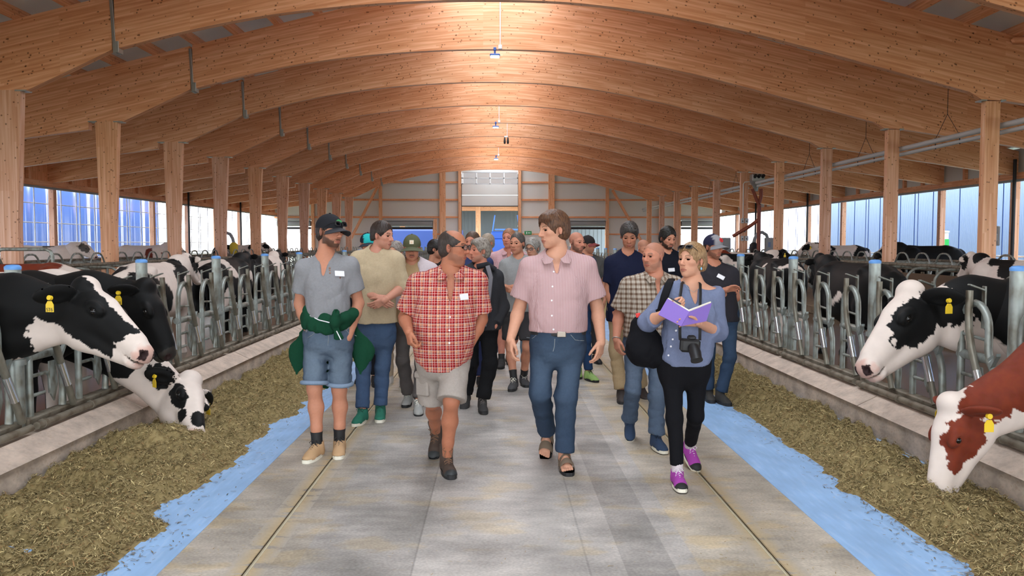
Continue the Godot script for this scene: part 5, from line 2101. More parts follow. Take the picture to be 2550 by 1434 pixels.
func cap_into(mb: MB, brim: MB, badge: MB, T: Transform3D, sp: Dictionary) -> void:
	var c: Dictionary = sp.cap
	var rows := []
	for i in 13:
		var row := PackedVector3Array()
		var th := PI * 0.5 * i / 12.0
		for j in 28:
			var a := TAU * j / 28.0
			var p := Vector3(cos(a) * 0.088 * sin(th), cos(th) * 0.098, -sin(a) * 0.108 * sin(th))
			if i == 12:
				p.y -= 0.012
			row.append(T * (p + Vector3(0, 0.035, -0.008)))
		rows.append(row)
	rows.reverse()
	var st := mb.v.size()
	mb.grid(rows, true)
	if c.has("front"):
		for k in range(st, mb.v.size()):
			var q: Vector3 = T.affine_inverse() * mb.v[k]
			mb.col[k] = c.front if q.z > 0.02 and absf(q.x) < 0.062 else c.col
	else:
		for k in range(st, mb.v.size()):
			mb.col[k] = c.col
	mb.tint = c.col
	mb.tube([T * Vector3(0, 0.128, -0.008), T * Vector3(0, 0.138, -0.008)], 0.008, 10)
	# the peak, curved down at the sides
	for lay in 2:
		rows = []
		for i in 9:
			var row := PackedVector3Array()
			var r := 0.098 + 0.078 * i / 8.0
			for j in 15:
				var a := PI * (0.14 + 0.72 * j / 14.0)
				var lim := Vector3(cos(a) * (0.088 + (r - 0.098) * 0.55), 0.0, sin(a) * r)
				var y := 0.035 - 0.026 * pow(cos(a), 2) * 1.6 - (r - 0.098) * 0.28
				row.append(T * (Vector3(lim.x, y - 0.005 * lay, lim.z - 0.006)))
			rows.append(row)
		brim.grid(rows, false, false, lay == 0)
	brim.tube(brim_edge(T), 0.0035, 6)
	if c.has("badge"):
		var b: Dictionary = c.badge
		var bb := T.basis * Basis(Vector3(1, 0, 0), -0.55)
		badge.prism(b.poly, Transform3D(bb, T * Vector3(b.get("x", 0.0), 0.075, 0.089)), 0.004)

func brim_edge(T: Transform3D) -> Array:
	var out := []
	for j in 15:
		var a := PI * (0.14 + 0.72 * j / 14.0)
		out.append(T * Vector3(cos(a) * (0.088 + 0.078 * 0.55), 0.035 - 0.026 * pow(cos(a), 2) * 1.6 - 0.078 * 0.28 - 0.0025, sin(a) * 0.176 - 0.006))
	return out

# a hand: dir from the wrist to the knuckles, thumb = the side of the thumb, palm = the way the palm faces
func hand_into(mb: MB, wrist: Vector3, dir: Vector3, thumb: Vector3, curl: float, s: float, cell: float, paint: Callable, spread := 0.0, tcurl := 0.4) -> void:
	dir = dir.normalized()
	thumb = (thumb - dir * thumb.dot(dir)).normalized()
	var palm: Vector3 = dir.cross(thumb)
	# keep the palm on the side that the caller asked for by the sign of s
	if s < 0.0:
		palm = -palm
		s = -s
	var f := Field.new(wrist - Vector3.ONE * 0.2 * s, wrist + Vector3.ONE * 0.2 * s, cell)
	f.cap(wrist - dir * 0.012 * s, wrist + dir * 0.02 * s, 0.0285 * s, 0.027 * s, 0.012, palm, 0.85)
	var lens := [[0.044, 0.026, 0.021], [0.049, 0.03, 0.022], [0.045, 0.028, 0.021], [0.035, 0.021, 0.019]]
	for i in 4:
		var off := (1.5 - i) * 0.0195
		var k := wrist + (dir * (0.088 - absf(i - 1.2) * 0.005) + thumb * off) * s
		f.cap(wrist + (dir * 0.015 + thumb * off * 0.7) * s, k, 0.0145 * s, 0.0112 * s, 0.012)
		var d := (dir + thumb * (off * 6.0 * spread)).normalized()
		var p := k
		var bend := 0.0
		for j in 3:
			bend += curl * (0.8 if j == 0 else 1.0) * (1.0 + 0.12 * i)
			var dd := d.rotated(d.cross(palm).normalized(), bend)
			var q: Vector3 = p + dd * lens[i][j] * s
			f.cap(p, q, (0.0096 - 0.0009 * j) * s, (0.0088 - 0.0011 * j) * s, 0.003)
			p = q
	var tb := wrist + (dir * 0.022 + thumb * 0.022 + palm * 0.008) * s
	var td := (dir * 0.75 + thumb * 0.62 + palm * 0.25).normalized()
	var t1 := tb + td * 0.042 * s
	f.cap(wrist + dir * 0.01 * s, tb, 0.017 * s, 0.017 * s, 0.01)
	f.cap(tb, t1, 0.0155 * s, 0.0115 * s, 0.008)
	td = (td + dir * tcurl + palm * tcurl * 0.6 - thumb * tcurl).normalized()
	var t2 := t1 + td * 0.032 * s
	f.cap(t1, t2, 0.0108 * s, 0.0098 * s, 0.003)
	td = (td - thumb * tcurl * 0.5 + dir * 0.1).normalized()
	f.cap(t2, t2 + td * 0.025 * s, 0.0098 * s, 0.008 * s, 0.003)
	f.into(mb, paint)

func sole_outline(grow: float, len := 1.0) -> PackedVector2Array:
	var p := PackedVector2Array()
	for i in 28:
		var a := TAU * i / 28.0
		var z := 0.068 + cos(a) * (0.142 * len + grow)
		var w := 0.036 + 0.011 * smoothstep(-0.06, 0.12, z) + grow
		var e := absf(sin(a))
		p.append(Vector2(signf(sin(a)) * w * pow(e, 0.62) + 0.006 * smoothstep(0.02, 0.15, z), z))
	return p

func shoe(t: Node3D, sp: Dictionary, T: Transform3D, s: float, cell: float) -> void:
	var so: Dictionary = sp.shoe
	var boot: float = so.get("boot", 0.0)
	var o := Transform3D(T.basis * s, T.origin)
	if so.get("sandal", false):
		var sm := MB.new()
		sm.prism(sole_outline(0.003), Transform3D(o.basis * Basis(Vector3(1, 0, 0), PI / 2) * Basis.from_scale(Vector3(1, 1, -1)), o * Vector3(0, 0.0, 0)), 0.026)
		obj("sandal_sole", sm, so.sole, t)
		for q in [[0.112, 0.088, 0.052, 0.026], [0.03, 0.118, 0.046, 0.026]]:
			var st := MB.new()
			var rows := []
			for k in 5:
				var zz: float = q[0] + (k - 2) * q[3] * 0.55
				var puff: float = 0.004 if k == 0 or k == 4 else 0.0
				var row := PackedVector3Array()
				for i in 15:
					var a := PI * i / 14.0
					row.append(o * Vector3(0.003 + cos(a) * (q[2] - puff), 0.016 + pow(sin(a), 0.8) * (q[1] - 0.012 - puff - (zz - q[0]) * 0.35), zz))
				rows.append(row)
			st.grid(rows)
			obj("sandal_strap", st, so.mat, t)
		var hb := MB.new()
		hb.tube([o * Vector3(-0.043, 0.03, 0.03), o * Vector3(-0.04, 0.06, -0.035), o * Vector3(0, 0.066, -0.062), o * Vector3(0.04, 0.06, -0.035), o * Vector3(0.043, 0.03, 0.03)], 0.016, 8, true, false, 0.25, o.basis * Vector3(1, 0, 0))
		obj("heel_strap", hb, so.mat, t)
		return
	var up := obj("shoe_upper", null, so.mat, t)
	queue(up, func(mb: MB) -> void:
		var f := Field.new(Vector3(-0.075, -0.01, -0.1), Vector3(0.075, 0.17 + boot, 0.24), cell)
		var y := Vector3(0, 1, 0)
		f.ell(Vector3(0, 0.045, -0.025), Vector3(0.038, 0.052, 0.042), 0.02)
		f.cap(Vector3(0, 0.03, -0.02), Vector3(0.004, 0.028, 0.12), 0.041, 0.044, 0.03, y, 0.8)
		f.ell(Vector3(0.006, 0.024, 0.15), Vector3(0.045, 0.033, 0.058), 0.02)
		f.cap(Vector3(0, 0.085, 0.0), Vector3(0.004, 0.045, 0.105), 0.038, 0.034, 0.03)
		f.cap(Vector3(0, 0.06, -0.012), Vector3(0, 0.115 + boot, -0.014), 0.044, 0.045 + boot * 0.09, 0.02, Vector3.ZERO, 1.0, true)
		if boot < 0.05:
			f.ell(Vector3(0, 0.135, -0.014), Vector3(0.034, 0.04, 0.036), 0.004, Basis(), true)
		f.cut(Vector3(0, 0.012, 0), Vector3(0, -1, 0))
		f.into(mb, null, o)
	)
	var sm := MB.new()
	sm.prism(sole_outline(0.004), Transform3D(o.basis * Basis(Vector3(1, 0, 0), PI / 2) * Basis.from_scale(Vector3(1, 1, -1)), o.origin), 0.026 + boot * 0.06)
	obj("shoe_sole", sm, so.sole, t)
	if so.has("toe"):
		var tc := MB.new()
		var rows := []
		for i in 7:
			var row := PackedVector3Array()
			for j in 15:
				var a := PI * j / 14.0
				var e := PI * 0.5 * i / 6.0
				row.append(o * Vector3(0.006 + cos(a) * 0.048 * cos(e), 0.02 + sin(e) * 0.04, 0.15 + sin(a) * 0.062 * cos(e)))
			rows.append(row)
		tc.grid(rows, false, false, true)
		obj("toe_cap", tc, so.toe, t)
	if so.has("lace"):
		var lm := MB.new()
		var n := 5 + int(boot * 50)
		for i in n:
			var q := float(i) / (n - 1)
			var z := lerpf(0.105, 0.04 if boot > 0 else 0.03, minf(1.0, q * (1.0 + boot * 6.0)))
			var y := lerpf(0.079, 0.112, minf(1.0, q * (1.0 + boot * 6.0)))
			if boot > 0.0 and q > 1.0 / (1.0 + boot * 6.0):
				y = lerpf(0.112, 0.092 + boot, (q - 1.0 / (1.0 + boot * 6.0)) / (1.0 - 1.0 / (1.0 + boot * 6.0)))
				z = 0.036
			var sg := 1.0 if i % 2 == 0 else -1.0
			lm.tube([o * Vector3(-0.026, y - 0.014, z + 0.006 * sg), o * Vector3(0.003, y + 0.003, z), o * Vector3(0.03, y - 0.014, z - 0.006 * sg)], 0.0032 * s, 5)
		for x: float in [-1.0, 1.0]:
			var y := 0.12 if boot < 0.05 else 0.095 + boot
			lm.tube([o * Vector3(0, y, 0.034), o * Vector3(0.018 * x, y + 0.012, 0.05), o * Vector3(0.036 * x, y - 0.004, 0.052), o * Vector3(0.022 * x, y - 0.018, 0.055), o * Vector3(0, y - 0.004, 0.042)], 0.003 * s, 5)
			lm.tube([o * Vector3(0, y, 0.036), o * Vector3(0.02 * x, y - 0.03, 0.062), o * Vector3(0.03 * x, y - 0.055, 0.062)], 0.003 * s, 5)
		obj("laces", lm, so.lace, t)

func torso(f: Field, J: Dictionary, sp: Dictionary, grow0: float, s: float, low := 1.12, sink := 0.0) -> void:
	var grow := grow0
	var wd: float = sp.get("wide", 1.0)
	var belly: float = sp.get("belly", 0.0)
	var c0: Vector3 = (J.shA + J.shB) * 0.5
	var c1: Vector3 = (J.hpA + J.hpB) * 0.5
	var r0: Vector3 = (J.shB - J.shA).normalized()
	var r1: Vector3 = (J.hpB - J.hpA).normalized()
	var half: float = (J.shB - J.shA).length() * 0.5
	var bust: float = sp.get("bust", 0.0)
	for q in [[0.07, 0.78, 0.070, 0.0], [0.15, 0.92, 0.095, 0.005], [0.26, 0.96, 0.115, 0.012], [0.4, 0.92, 0.12, 0.012], [0.55, 0.87, 0.12, 0.012], [0.7, 0.85, 0.122, 0.012], [0.85, 0.88, 0.126, 0.006], [1.0, 0.94, 0.13, 0.0], [low, 0.97, 0.13, -0.005]]:
		var t: float = q[0]
		grow = grow0 - sink * smoothstep(0.3, 0.6, t)
		var rt: Vector3 = r0.lerp(r1, clampf(t, 0, 1)).normalized()
		var fw: Vector3 = rt.cross(Vector3.UP).normalized()
		var b := belly * exp(-pow((t - 0.68) / 0.3, 2))
		var r: float = (q[2] * (0.6 + 0.4 * wd) + b * 0.6) * s + grow
		var w: float = maxf(r * 1.02, lerpf(half, 0.19 * s, clampf(t * 1.2 - 0.1, 0.0, 1.0)) * q[1] * wd + b * 0.55 * s + grow)
		var c: Vector3 = c0.lerp(c1, t) + fw * (q[3] * s + b * 0.5 * s)
		f.cap(c - rt * (w - r), c + rt * (w - r), r, r, 0.07)
	if bust > 0.0:
		var fw: Vector3 = r0.cross(Vector3.UP).normalized()
		for x: float in [-1.0, 1.0]:
			f.ell(c0.lerp(c1, 0.34) + fw * (0.085 * s) + r0 * x * 0.075 * s, Vector3(0.075, 0.075, 0.05 + bust) * s + Vector3.ONE * grow, 0.05)
	for e in ["A", "B"]:
		f.cap(J.neck + Vector3(0, 0.015, -0.012), J["sh" + e], 0.052 * s + grow0, 0.056 * s + grow0, 0.06)

# the whole figure: see build_people for what a description holds
func person(sp: Dictionary) -> Node3D:
	var d: float = sp.d
	var fine: bool = sp.get("fine", false)
	var P := func(q: Array) -> Vector3: return at(q[0], q[1], d + (q[2] if q.size() > 2 else 0.0))
	var mid: Vector3 = P.call(sp.hip)
	var pos := Vector3(mid.x, 0, mid.z)
	var t := thing("person", sp.label, "person", "", pos)
	var crown: float = (P.call(sp.crown) - pos).y
	var s: float = sp.get("s", crown / 1.8)
	var J := {}
	# a plain walking pose under the given crown, then what the photograph shows of the joints
	var hx: float = (P.call(sp.crown) - pos).x
	J.head = Vector3(hx, crown - 0.122 * s, 0.02)
	J.neck = Vector3(hx, crown - 0.31 * s, -0.015)
	for e in ["A", "B"]:
		var q := -1.0 if e == "A" else 1.0
		J["sh" + e] = Vector3(hx + q * 0.178 * s, crown - 0.365 * s, -0.01)
		J["el" + e] = Vector3(hx + q * 0.235 * s, crown - 0.66 * s, -0.03)
		J["wr" + e] = Vector3(hx + q * 0.235 * s, crown - 0.91 * s, 0.06)
		J["hp" + e] = Vector3(q * 0.092 * s, 0.92 * s, 0)
		J["kn" + e] = Vector3(q * 0.10 * s, 0.49 * s, 0.05 * q + 0.03)
		J["an" + e] = Vector3(q * 0.10 * s, 0.085 * s, 0.12 * q)
	if sp.get("arms", "") == "crossed":
		J.elA = Vector3(hx - 0.245 * s, crown - 0.65 * s, 0.04)
		J.elB = Vector3(hx + 0.245 * s, crown - 0.65 * s, 0.04)
		J.wrA = Vector3(hx + 0.06 * s, crown - 0.60 * s, 0.20)
		J.wrB = Vector3(hx - 0.09 * s, crown - 0.66 * s, 0.215)
	for k in ["head", "neck", "shA", "shB", "elA", "elB", "wrA", "wrB", "hpA", "hpB", "knA", "knB"]:
		if sp.has(k):
			J[k] = P.call(sp[k]) - pos
	var feet := {}
	for e in ["A", "B"]:
		var ft: Array = sp.get("foot" + e, [])
		if ft.size():
			# pixel column, depth from the figure, height of the ankle, turn and pitch of the foot in degrees
			var a := at(ft[0], 900, d + ft[1])
			J["an" + e] = Vector3(a.x - pos.x, ft[2], -(d + ft[1]) - pos.z)
			feet[e] = [ft[3], ft[4]]
		else:
			feet[e] = [-10.0 if e == "A" else 10.0, 0.0]
	# head frame
	var lk: Array = sp.get("look", [0.0, 0.0, 0.0])
	var hs: float = sp.get("head_s", s * 1.02)
	var T := Transform3D(Basis(Vector3.UP, deg_to_rad(lk[0])) * Basis(Vector3(1, 0, 0), deg_to_rad(-lk[1])) * Basis(Vector3(0, 0, 1), deg_to_rad(-lk[2] if lk.size() > 2 else 0.0)) * Basis.from_scale(Vector3.ONE * hs), J.head)
	var paint := skin_paint(sp, T, s)
	var short_legs: float = sp.bottom.get("len", 2.0)
	var sleeve: float = sp.top.get("sleeve", 0.62)
	var cell := 0.0125 if fine else 0.017
	var hc := 0.0042 if fine else 0.0068
	# ---- body
	var body := obj("body", null, M.skin, t)
	var thigh: float = 0.082 * s * sp.get("wide", 1.0)
	queue(body, func(mb: MB) -> void:
		var lo := Vector3(9, 9, 9)
		var hi := -lo
		for k in J:
			lo = lo.min(J[k])
			hi = hi.max(J[k])
		lo -= Vector3(0.17, 0.06, 0.19)
		hi += Vector3(0.17, 0.05, 0.19)
		hi.y = J.head.y
		var f := Field.new(lo, hi, cell)
		torso(f, J, sp, -0.004, s, 1.0, 0.022)
		var nb: Vector3 = T * Vector3(0, -0.12, -0.035)
		f.cap(nb, J.neck, 0.055 * s, 0.064 * s, 0.05)
		for e in ["A", "B"]:
			var a: Vector3 = J["sh" + e]
			var b: Vector3 = J["el" + e]
			var c: Vector3 = J["wr" + e]
			var m: float = sp.get("arm", 1.0) * s
			f.cap(a, b, 0.052 * m, 0.041 * m, 0.03)
			f.cap(b, b.lerp(c, 0.3), 0.041 * m, 0.043 * m, 0.02)
			f.cap(b.lerp(c, 0.3), c + (c - b).normalized() * 0.012, 0.043 * m, 0.0285 * m, 0.02)
			a = J["hp" + e]
			b = J["kn" + e]
			c = J["an" + e]
			f.cap(a.lerp(b, 0.08), b, thigh - 0.016, 0.056 * s if short_legs < 1.8 else 0.042 * s, 0.03)
			if short_legs < 1.8:
				f.ell(b + Vector3(0, -0.005, 0.018), Vector3(0.045, 0.055, 0.04) * s, 0.02)
				var back := Vector3(0, 0, -0.022 * s)
				f.cap(b, b.lerp(c, 0.35) + back, 0.05 * s, 0.056 * s, 0.03)
				f.cap(b.lerp(c, 0.35) + back, b.lerp(c, 0.7) + back * 0.4, 0.056 * s, 0.042 * s, 0.03)
				f.cap(b.lerp(c, 0.7) + back * 0.4, c, 0.042 * s, 0.036 * s, 0.02)
			else:
				f.cap(b, c, 0.041 * s, 0.033 * s, 0.03)
		f.into(mb, paint)
		head_into(mb, T, hc, paint, sp)
		for e in ["A", "B"]:
			var hd: Array = sp.get("hand" + e, ["relax"])
			if hd[0] == "pocket":
				continue
			var w: Vector3 = J["wr" + e]
			var fa: Vector3 = (w - J["el" + e]).normalized()
			var q := 1.0 if e == "A" else -1.0
			if hd[0] == "relax":
				hand_into(mb, w, (fa + Vector3(0, -0.5, 0)).normalized(), Vector3(q * 0.25, 0.1, 1), 0.34, 0.98 * s * (-1.0 if e == "A" else 1.0), 0.0048 if fine else 0.0075, paint)
			else:
				# explicit: direction, thumb side, curl, mirror
				hand_into(mb, w, hd[1], hd[2], hd[3], 0.98 * s * hd[4], 0.0048 if fine else 0.0075, paint, 0.0, hd[5] if hd.size() > 5 else 0.4)
		if sp.shoe.get("sandal", false):
			for e in ["A", "B"]:
				var fT := foot_frame(J["an" + e], feet[e], s)
				var g := Field.new(Vector3(-0.07, 0.0, -0.09), Vector3(0.07, 0.15, 0.24), 0.005)
				g.ell(Vector3(0, 0.06, -0.025), Vector3(0.032, 0.04, 0.036), 0.02)
				g.cap(Vector3(0, 0.1, -0.005), Vector3(0, 0.055, 0.09), 0.034, 0.024, 0.03)
				g.cap(Vector3(0, 0.052, -0.02), Vector3(0.004, 0.044, 0.12), 0.03, 0.034, 0.03, Vector3.UP, 0.6)
				g.cap(Vector3(0, 0.09, -0.012), Vector3(0, 0.15, -0.014), 0.036, 0.036, 0.03)
				for i in 5:
					var x := -0.03 + i * 0.015
					if e == "A":
						x = -x
					var r := 0.013 if i == 0 else 0.0095
					g.cap(Vector3(x, 0.045, 0.125), Vector3(x * 1.1, 0.037, 0.185 - absf(i - 0.5) * 0.008), r, r * 0.9, 0.006)
				g.into(mb, paint_local(paint, Transform3D(fT.basis * s, fT.origin)), Transform3D(fT.basis * s, fT.origin))
	)
	# ---- hair, cap, glasses
	if sp.has("hair"):
		queue(obj("hair", null, M.hair, t), func(mb: MB) -> void: hair_into(mb, T, 0.0055 if fine else 0.008, sp))
	if sp.has("cap"):
		var cm := MB.new()
		var bm := MB.new()
		var gm := MB.new()
		cap_into(cm, bm, gm, T, sp)
		var cp := obj("cap", cm, M.cloth_v, t)
		obj("cap_peak", bm, sp.cap.peak, cp)
		if gm.v.size():
			var bo := obj("cap_badge", gm, sp.cap.badge.mat, cp)
			if sp.cap.badge.has("text"):
				var tm := TextMesh.new()
				tm.text = sp.cap.badge.text
				tm.font_size = 20
				tm.pixel_size = 0.0012
				tm.depth = 0.001
				var to := obj("badge_letter", tm, sp.cap.badge.ink, bo)
				to.transform = Transform3D(T.basis * Basis(Vector3(1, 0, 0), -0.55), T * Vector3(sp.cap.badge.get("x", 0.0), 0.0775, 0.0935))
	if sp.has("glasses"):
		var g: Dictionary = sp.glasses
		var gm := MB.new()
		var lens := MB.new()
		var y0: float = g.get("y", 0.0)
		var z0: float = g.get("z", 0.1)
		var tilt := Basis(Vector3(1, 0, 0), g.get("tilt", 0.0))
		var gt := T * Transform3D(tilt, Vector3(0, y0, z0))
		for x: float in [-1.0, 1.0]:
			var ring := []
			for i in 16:
				var a := TAU * i / 16.0
				ring.append(gt * Vector3(x * 0.034 + signf(cos(a)) * 0.024 * pow(absf(cos(a)), 0.5), signf(sin(a)) * 0.017 * pow(absf(sin(a)), 0.5), -0.006 * absf(x * 0.034 + cos(a) * 0.024) / 0.05))
			gm.tube(ring, 0.0024 * hs, 6, false, true)
			if g.has("lens"):
				var row := PackedVector3Array()
				var row2 := PackedVector3Array()
				for p in ring:
					row.append(p)
					row2.append(gt * Vector3(x * 0.034, 0, -0.001))
				lens.grid([row2, row], true)
			if g.get("temples", true):
				gm.tube([gt * Vector3(x * 0.058, 0.006, -0.006), gt * Vector3(x * 0.076, 0.008, -0.04), gt * Vector3(x * 0.082, 0.002, -0.1), gt * Vector3(x * 0.08, -0.018, -0.118)], 0.0022 * hs, 6)
		gm.tube([gt * Vector3(-0.011, 0.004, 0.001), gt * Vector3(0, 0.007, 0.003), gt * Vector3(0.011, 0.004, 0.001)], 0.0024 * hs, 6)
		var go := obj(g.get("called", "glasses"), gm, g.mat, t)
		if lens.v.size():
			obj("lens", lens, g.lens, go)
	# ---- upper garment
	var tp: Dictionary = sp.top
	var hem: float = (P.call([sp.hip[0], tp.hem]) - pos).y
	var tagm: MB = follow("name_tag", M.tagwhite, t) if sp.has("tag") else null
	var btn: MB = follow("button", tp.get("button_mat", M.tagwhite), t) if tp.has("buttons") else null
	var col: MB = follow("collar", tp.mat, t) if tp.get("neck", "round") == "collar" else null
	var und: MB = follow("undershirt", tp.under, t) if tp.has("under") else null
	queue(obj(tp.get("called", "shirt"), null, tp.mat, t), func(mb: MB) -> void:
		var lo := Vector3(9, 9, 9)
		var hi := -lo
		for k in ["neck", "shA", "shB", "elA", "elB", "wrA", "wrB", "hpA", "hpB"]:
			lo = lo.min(J[k])
			hi = hi.max(J[k])
		lo -= Vector3(0.19, 0.1, 0.24)
		hi += Vector3(0.19, 0.1, 0.26)
		lo.y = minf(hem - 0.05, minf(J.wrA.y, J.wrB.y) - 0.05) if sleeve > 1.0 else minf(hem - 0.05, lo.y)
		var f := Field.new(lo, hi, (0.0095 if fine else (0.0115 if d < 9.2 else 0.015)))
		var loose: float = tp.get("loose", 0.012)
		torso(f, J, sp, loose, s, 1.25)
		f.ripple(fold_noise, tp.get("fold", 0.008), Vector3(1.0, 0.55, 1.0), pos * 3.1)
		var tail: float = tp.get("tail", 0.0)
		f.cut(Vector3(0, hem, 0), Vector3(0, -1, 0))
		if tail > 0.0:
			for e: float in [-1.0, 1.0]:
				f.ell(Vector3(J.hpA.x if e < 0 else J.hpB.x, hem - 0.01, 0) + Vector3(e * 0.13, 0, 0), Vector3(0.1, tail, 0.35), 0.04, Basis(), true)
		for e in ["A", "B"]:
			var a: Vector3 = J["sh" + e]
			var b: Vector3 = J["el" + e]
			var c: Vector3 = J["wr" + e]
			var m: float = sp.get("arm", 1.0) * s
			var lp: float = tp.get("arm_loose", 0.012)
			if sleeve <= 1.0:
				f.cap(a, a.lerp(b, sleeve), 0.052 * m + lp * 0.8, 0.048 * m + lp * 1.5, 0.04, Vector3.ZERO, 1.0, true)
			else:
				f.cap(a, b, 0.053 * m + lp * 0.8, 0.045 * m + lp, 0.04)
				f.cap(b, b.lerp(c, sleeve - 1.0), 0.046 * m + lp, lerpf(0.046, 0.03, sleeve - 1.0) * m + lp, 0.03, Vector3.ZERO, 1.0, true)
		f.ripple(fold_noise, 0.5 * tp.get("fold", 0.008), Vector3(1.7, 1.2, 1.7), pos * 1.7)
		# neck opening
		var fw: Vector3 = (J.shB - J.shA).normalized().cross(Vector3.UP).normalized()
		var nk: Vector3 = J.neck
		var op: Array = tp.get("open", [0.068, 0.06])
		f.ell(nk + Vector3(0, 0.05, 0) + fw * 0.02, Vector3(op[0], 0.062, op[0] + 0.01) * s, 0.01, Basis(), true)
		if op[1] > 0.07:
			for q in [[0.1, 0.62, 0.06], [0.45, 0.42, 0.055], [0.75, 0.24, 0.045], [0.95, 0.12, 0.035]]:
				f.ell(nk + fw * 0.13 * s + Vector3(0, 0.03 - op[1] * q[0], 0) * s, Vector3(op[0] * q[1], q[2], 0.085) * s, 0.012, Basis(), true)
		if tp.has("slope"):
			f.ell(J["sh" + tp.slope] + Vector3(0, 0.07, 0.02) - (J["sh" + tp.slope] - nk) * 0.35, Vector3(0.11, 0.062, 0.12) * s, 0.02, Basis(), true)
		f.into(mb)
		if tagm:
			var q: Vector3 = P.call([sp.tag[0], sp.tag[1], -0.14]) - pos
			var r := f.front(q.x, q.y)
			var bz := Basis.looking_at(-r[1], Vector3.UP)
			tagm.box(r[0] + r[1] * 0.004, Vector3(0.075, 0.042, 0.006), bz * Basis(Vector3(0, 0, 1), deg_to_rad(sp.tag[2])), 0.002)
		if btn:
			for b in tp.buttons:
				var q: Vector3 = P.call([b[0], b[1], -0.14]) - pos
				var r := f.front(q.x, q.y)
				btn.tube([r[0] - r[1] * 0.004, r[0] + r[1] * 0.004], 0.0062, 10)
		if col:
			var r0: Vector3 = (J.shB - J.shA).normalized()
			for e: float in [-1.0, 1.0]:
				var ra := PackedVector3Array()
				var rb := PackedVector3Array()
				var rc := PackedVector3Array()
				for i in 11:
					var u := i / 10.0
					var an := PI * 0.92 * u
					var out := r0 * e * sin(an) - fw * cos(an)
					var p: Vector3 = nk + fw * (0.012 + 0.02 * u) * s + out * op[0] * s * (1.0 + 0.1 * u) + Vector3(0, lerpf(0.062, 0.0, u * u), 0) * s
					var w := lerpf(0.03, 0.05, smoothstep(0.5, 1.0, u)) * s
					var dn := (Vector3.DOWN * 0.9 + out * 0.55 + r0 * e * smoothstep(0.6, 1.0, u) * 0.7).normalized()
					ra.append(p)
					rb.append(p + out * 0.012 + Vector3(0, 0.004, 0))
					rc.append(p + out * 0.012 + dn * w * (1.25 if i == 9 else (1.1 if i == 8 else (0.7 if i == 10 else 1.0))))
				col.grid([ra, rb, rc], false, false, e > 0)
				var edge := []
				for p in rc:
					edge.append(p)
				col.tube(edge, 0.004, 6)
	)
	if und:
		late.pop_back()
		var ui: MeshInstance3D = t.get_node("undershirt")
		queue(ui, func(mb: MB) -> void:
			var f := Field.new(J.hpA.min(J.shA) - Vector3(0.1, 0.1, 0.22), J.shB.max(J.hpB) + Vector3(0.1, 0.14, 0.24), 0.014)
			torso(f, J, sp, 0.003, s)
			f.cut(Vector3(0, hem + 0.02, 0), Vector3(0, -1, 0))
			f.ell(J.neck + Vector3(0, 0.05, 0.02), Vector3(0.075, 0.07, 0.09) * s, 0.01, Basis(), true)
			f.into(mb)
		)
	# ---- trousers or shorts
	var bt: Dictionary = sp.bottom
	var worn: Color = bt.get("wear", Color(1, 1, 1))
	var unworn := Color(1.0 / worn.r, 1.0 / worn.g, 1.0 / worn.b)
	if bt.has("wear"):
		var al: Color = bt.mat.albedo_color.srgb_to_linear()
		bt.mat.albedo_color = Color(al.r * worn.r, al.g * worn.g, al.b * worn.b).linear_to_srgb()
	var seam: MB = follow("pocket_seam", M.seam, t) if bt.has("seams") else null
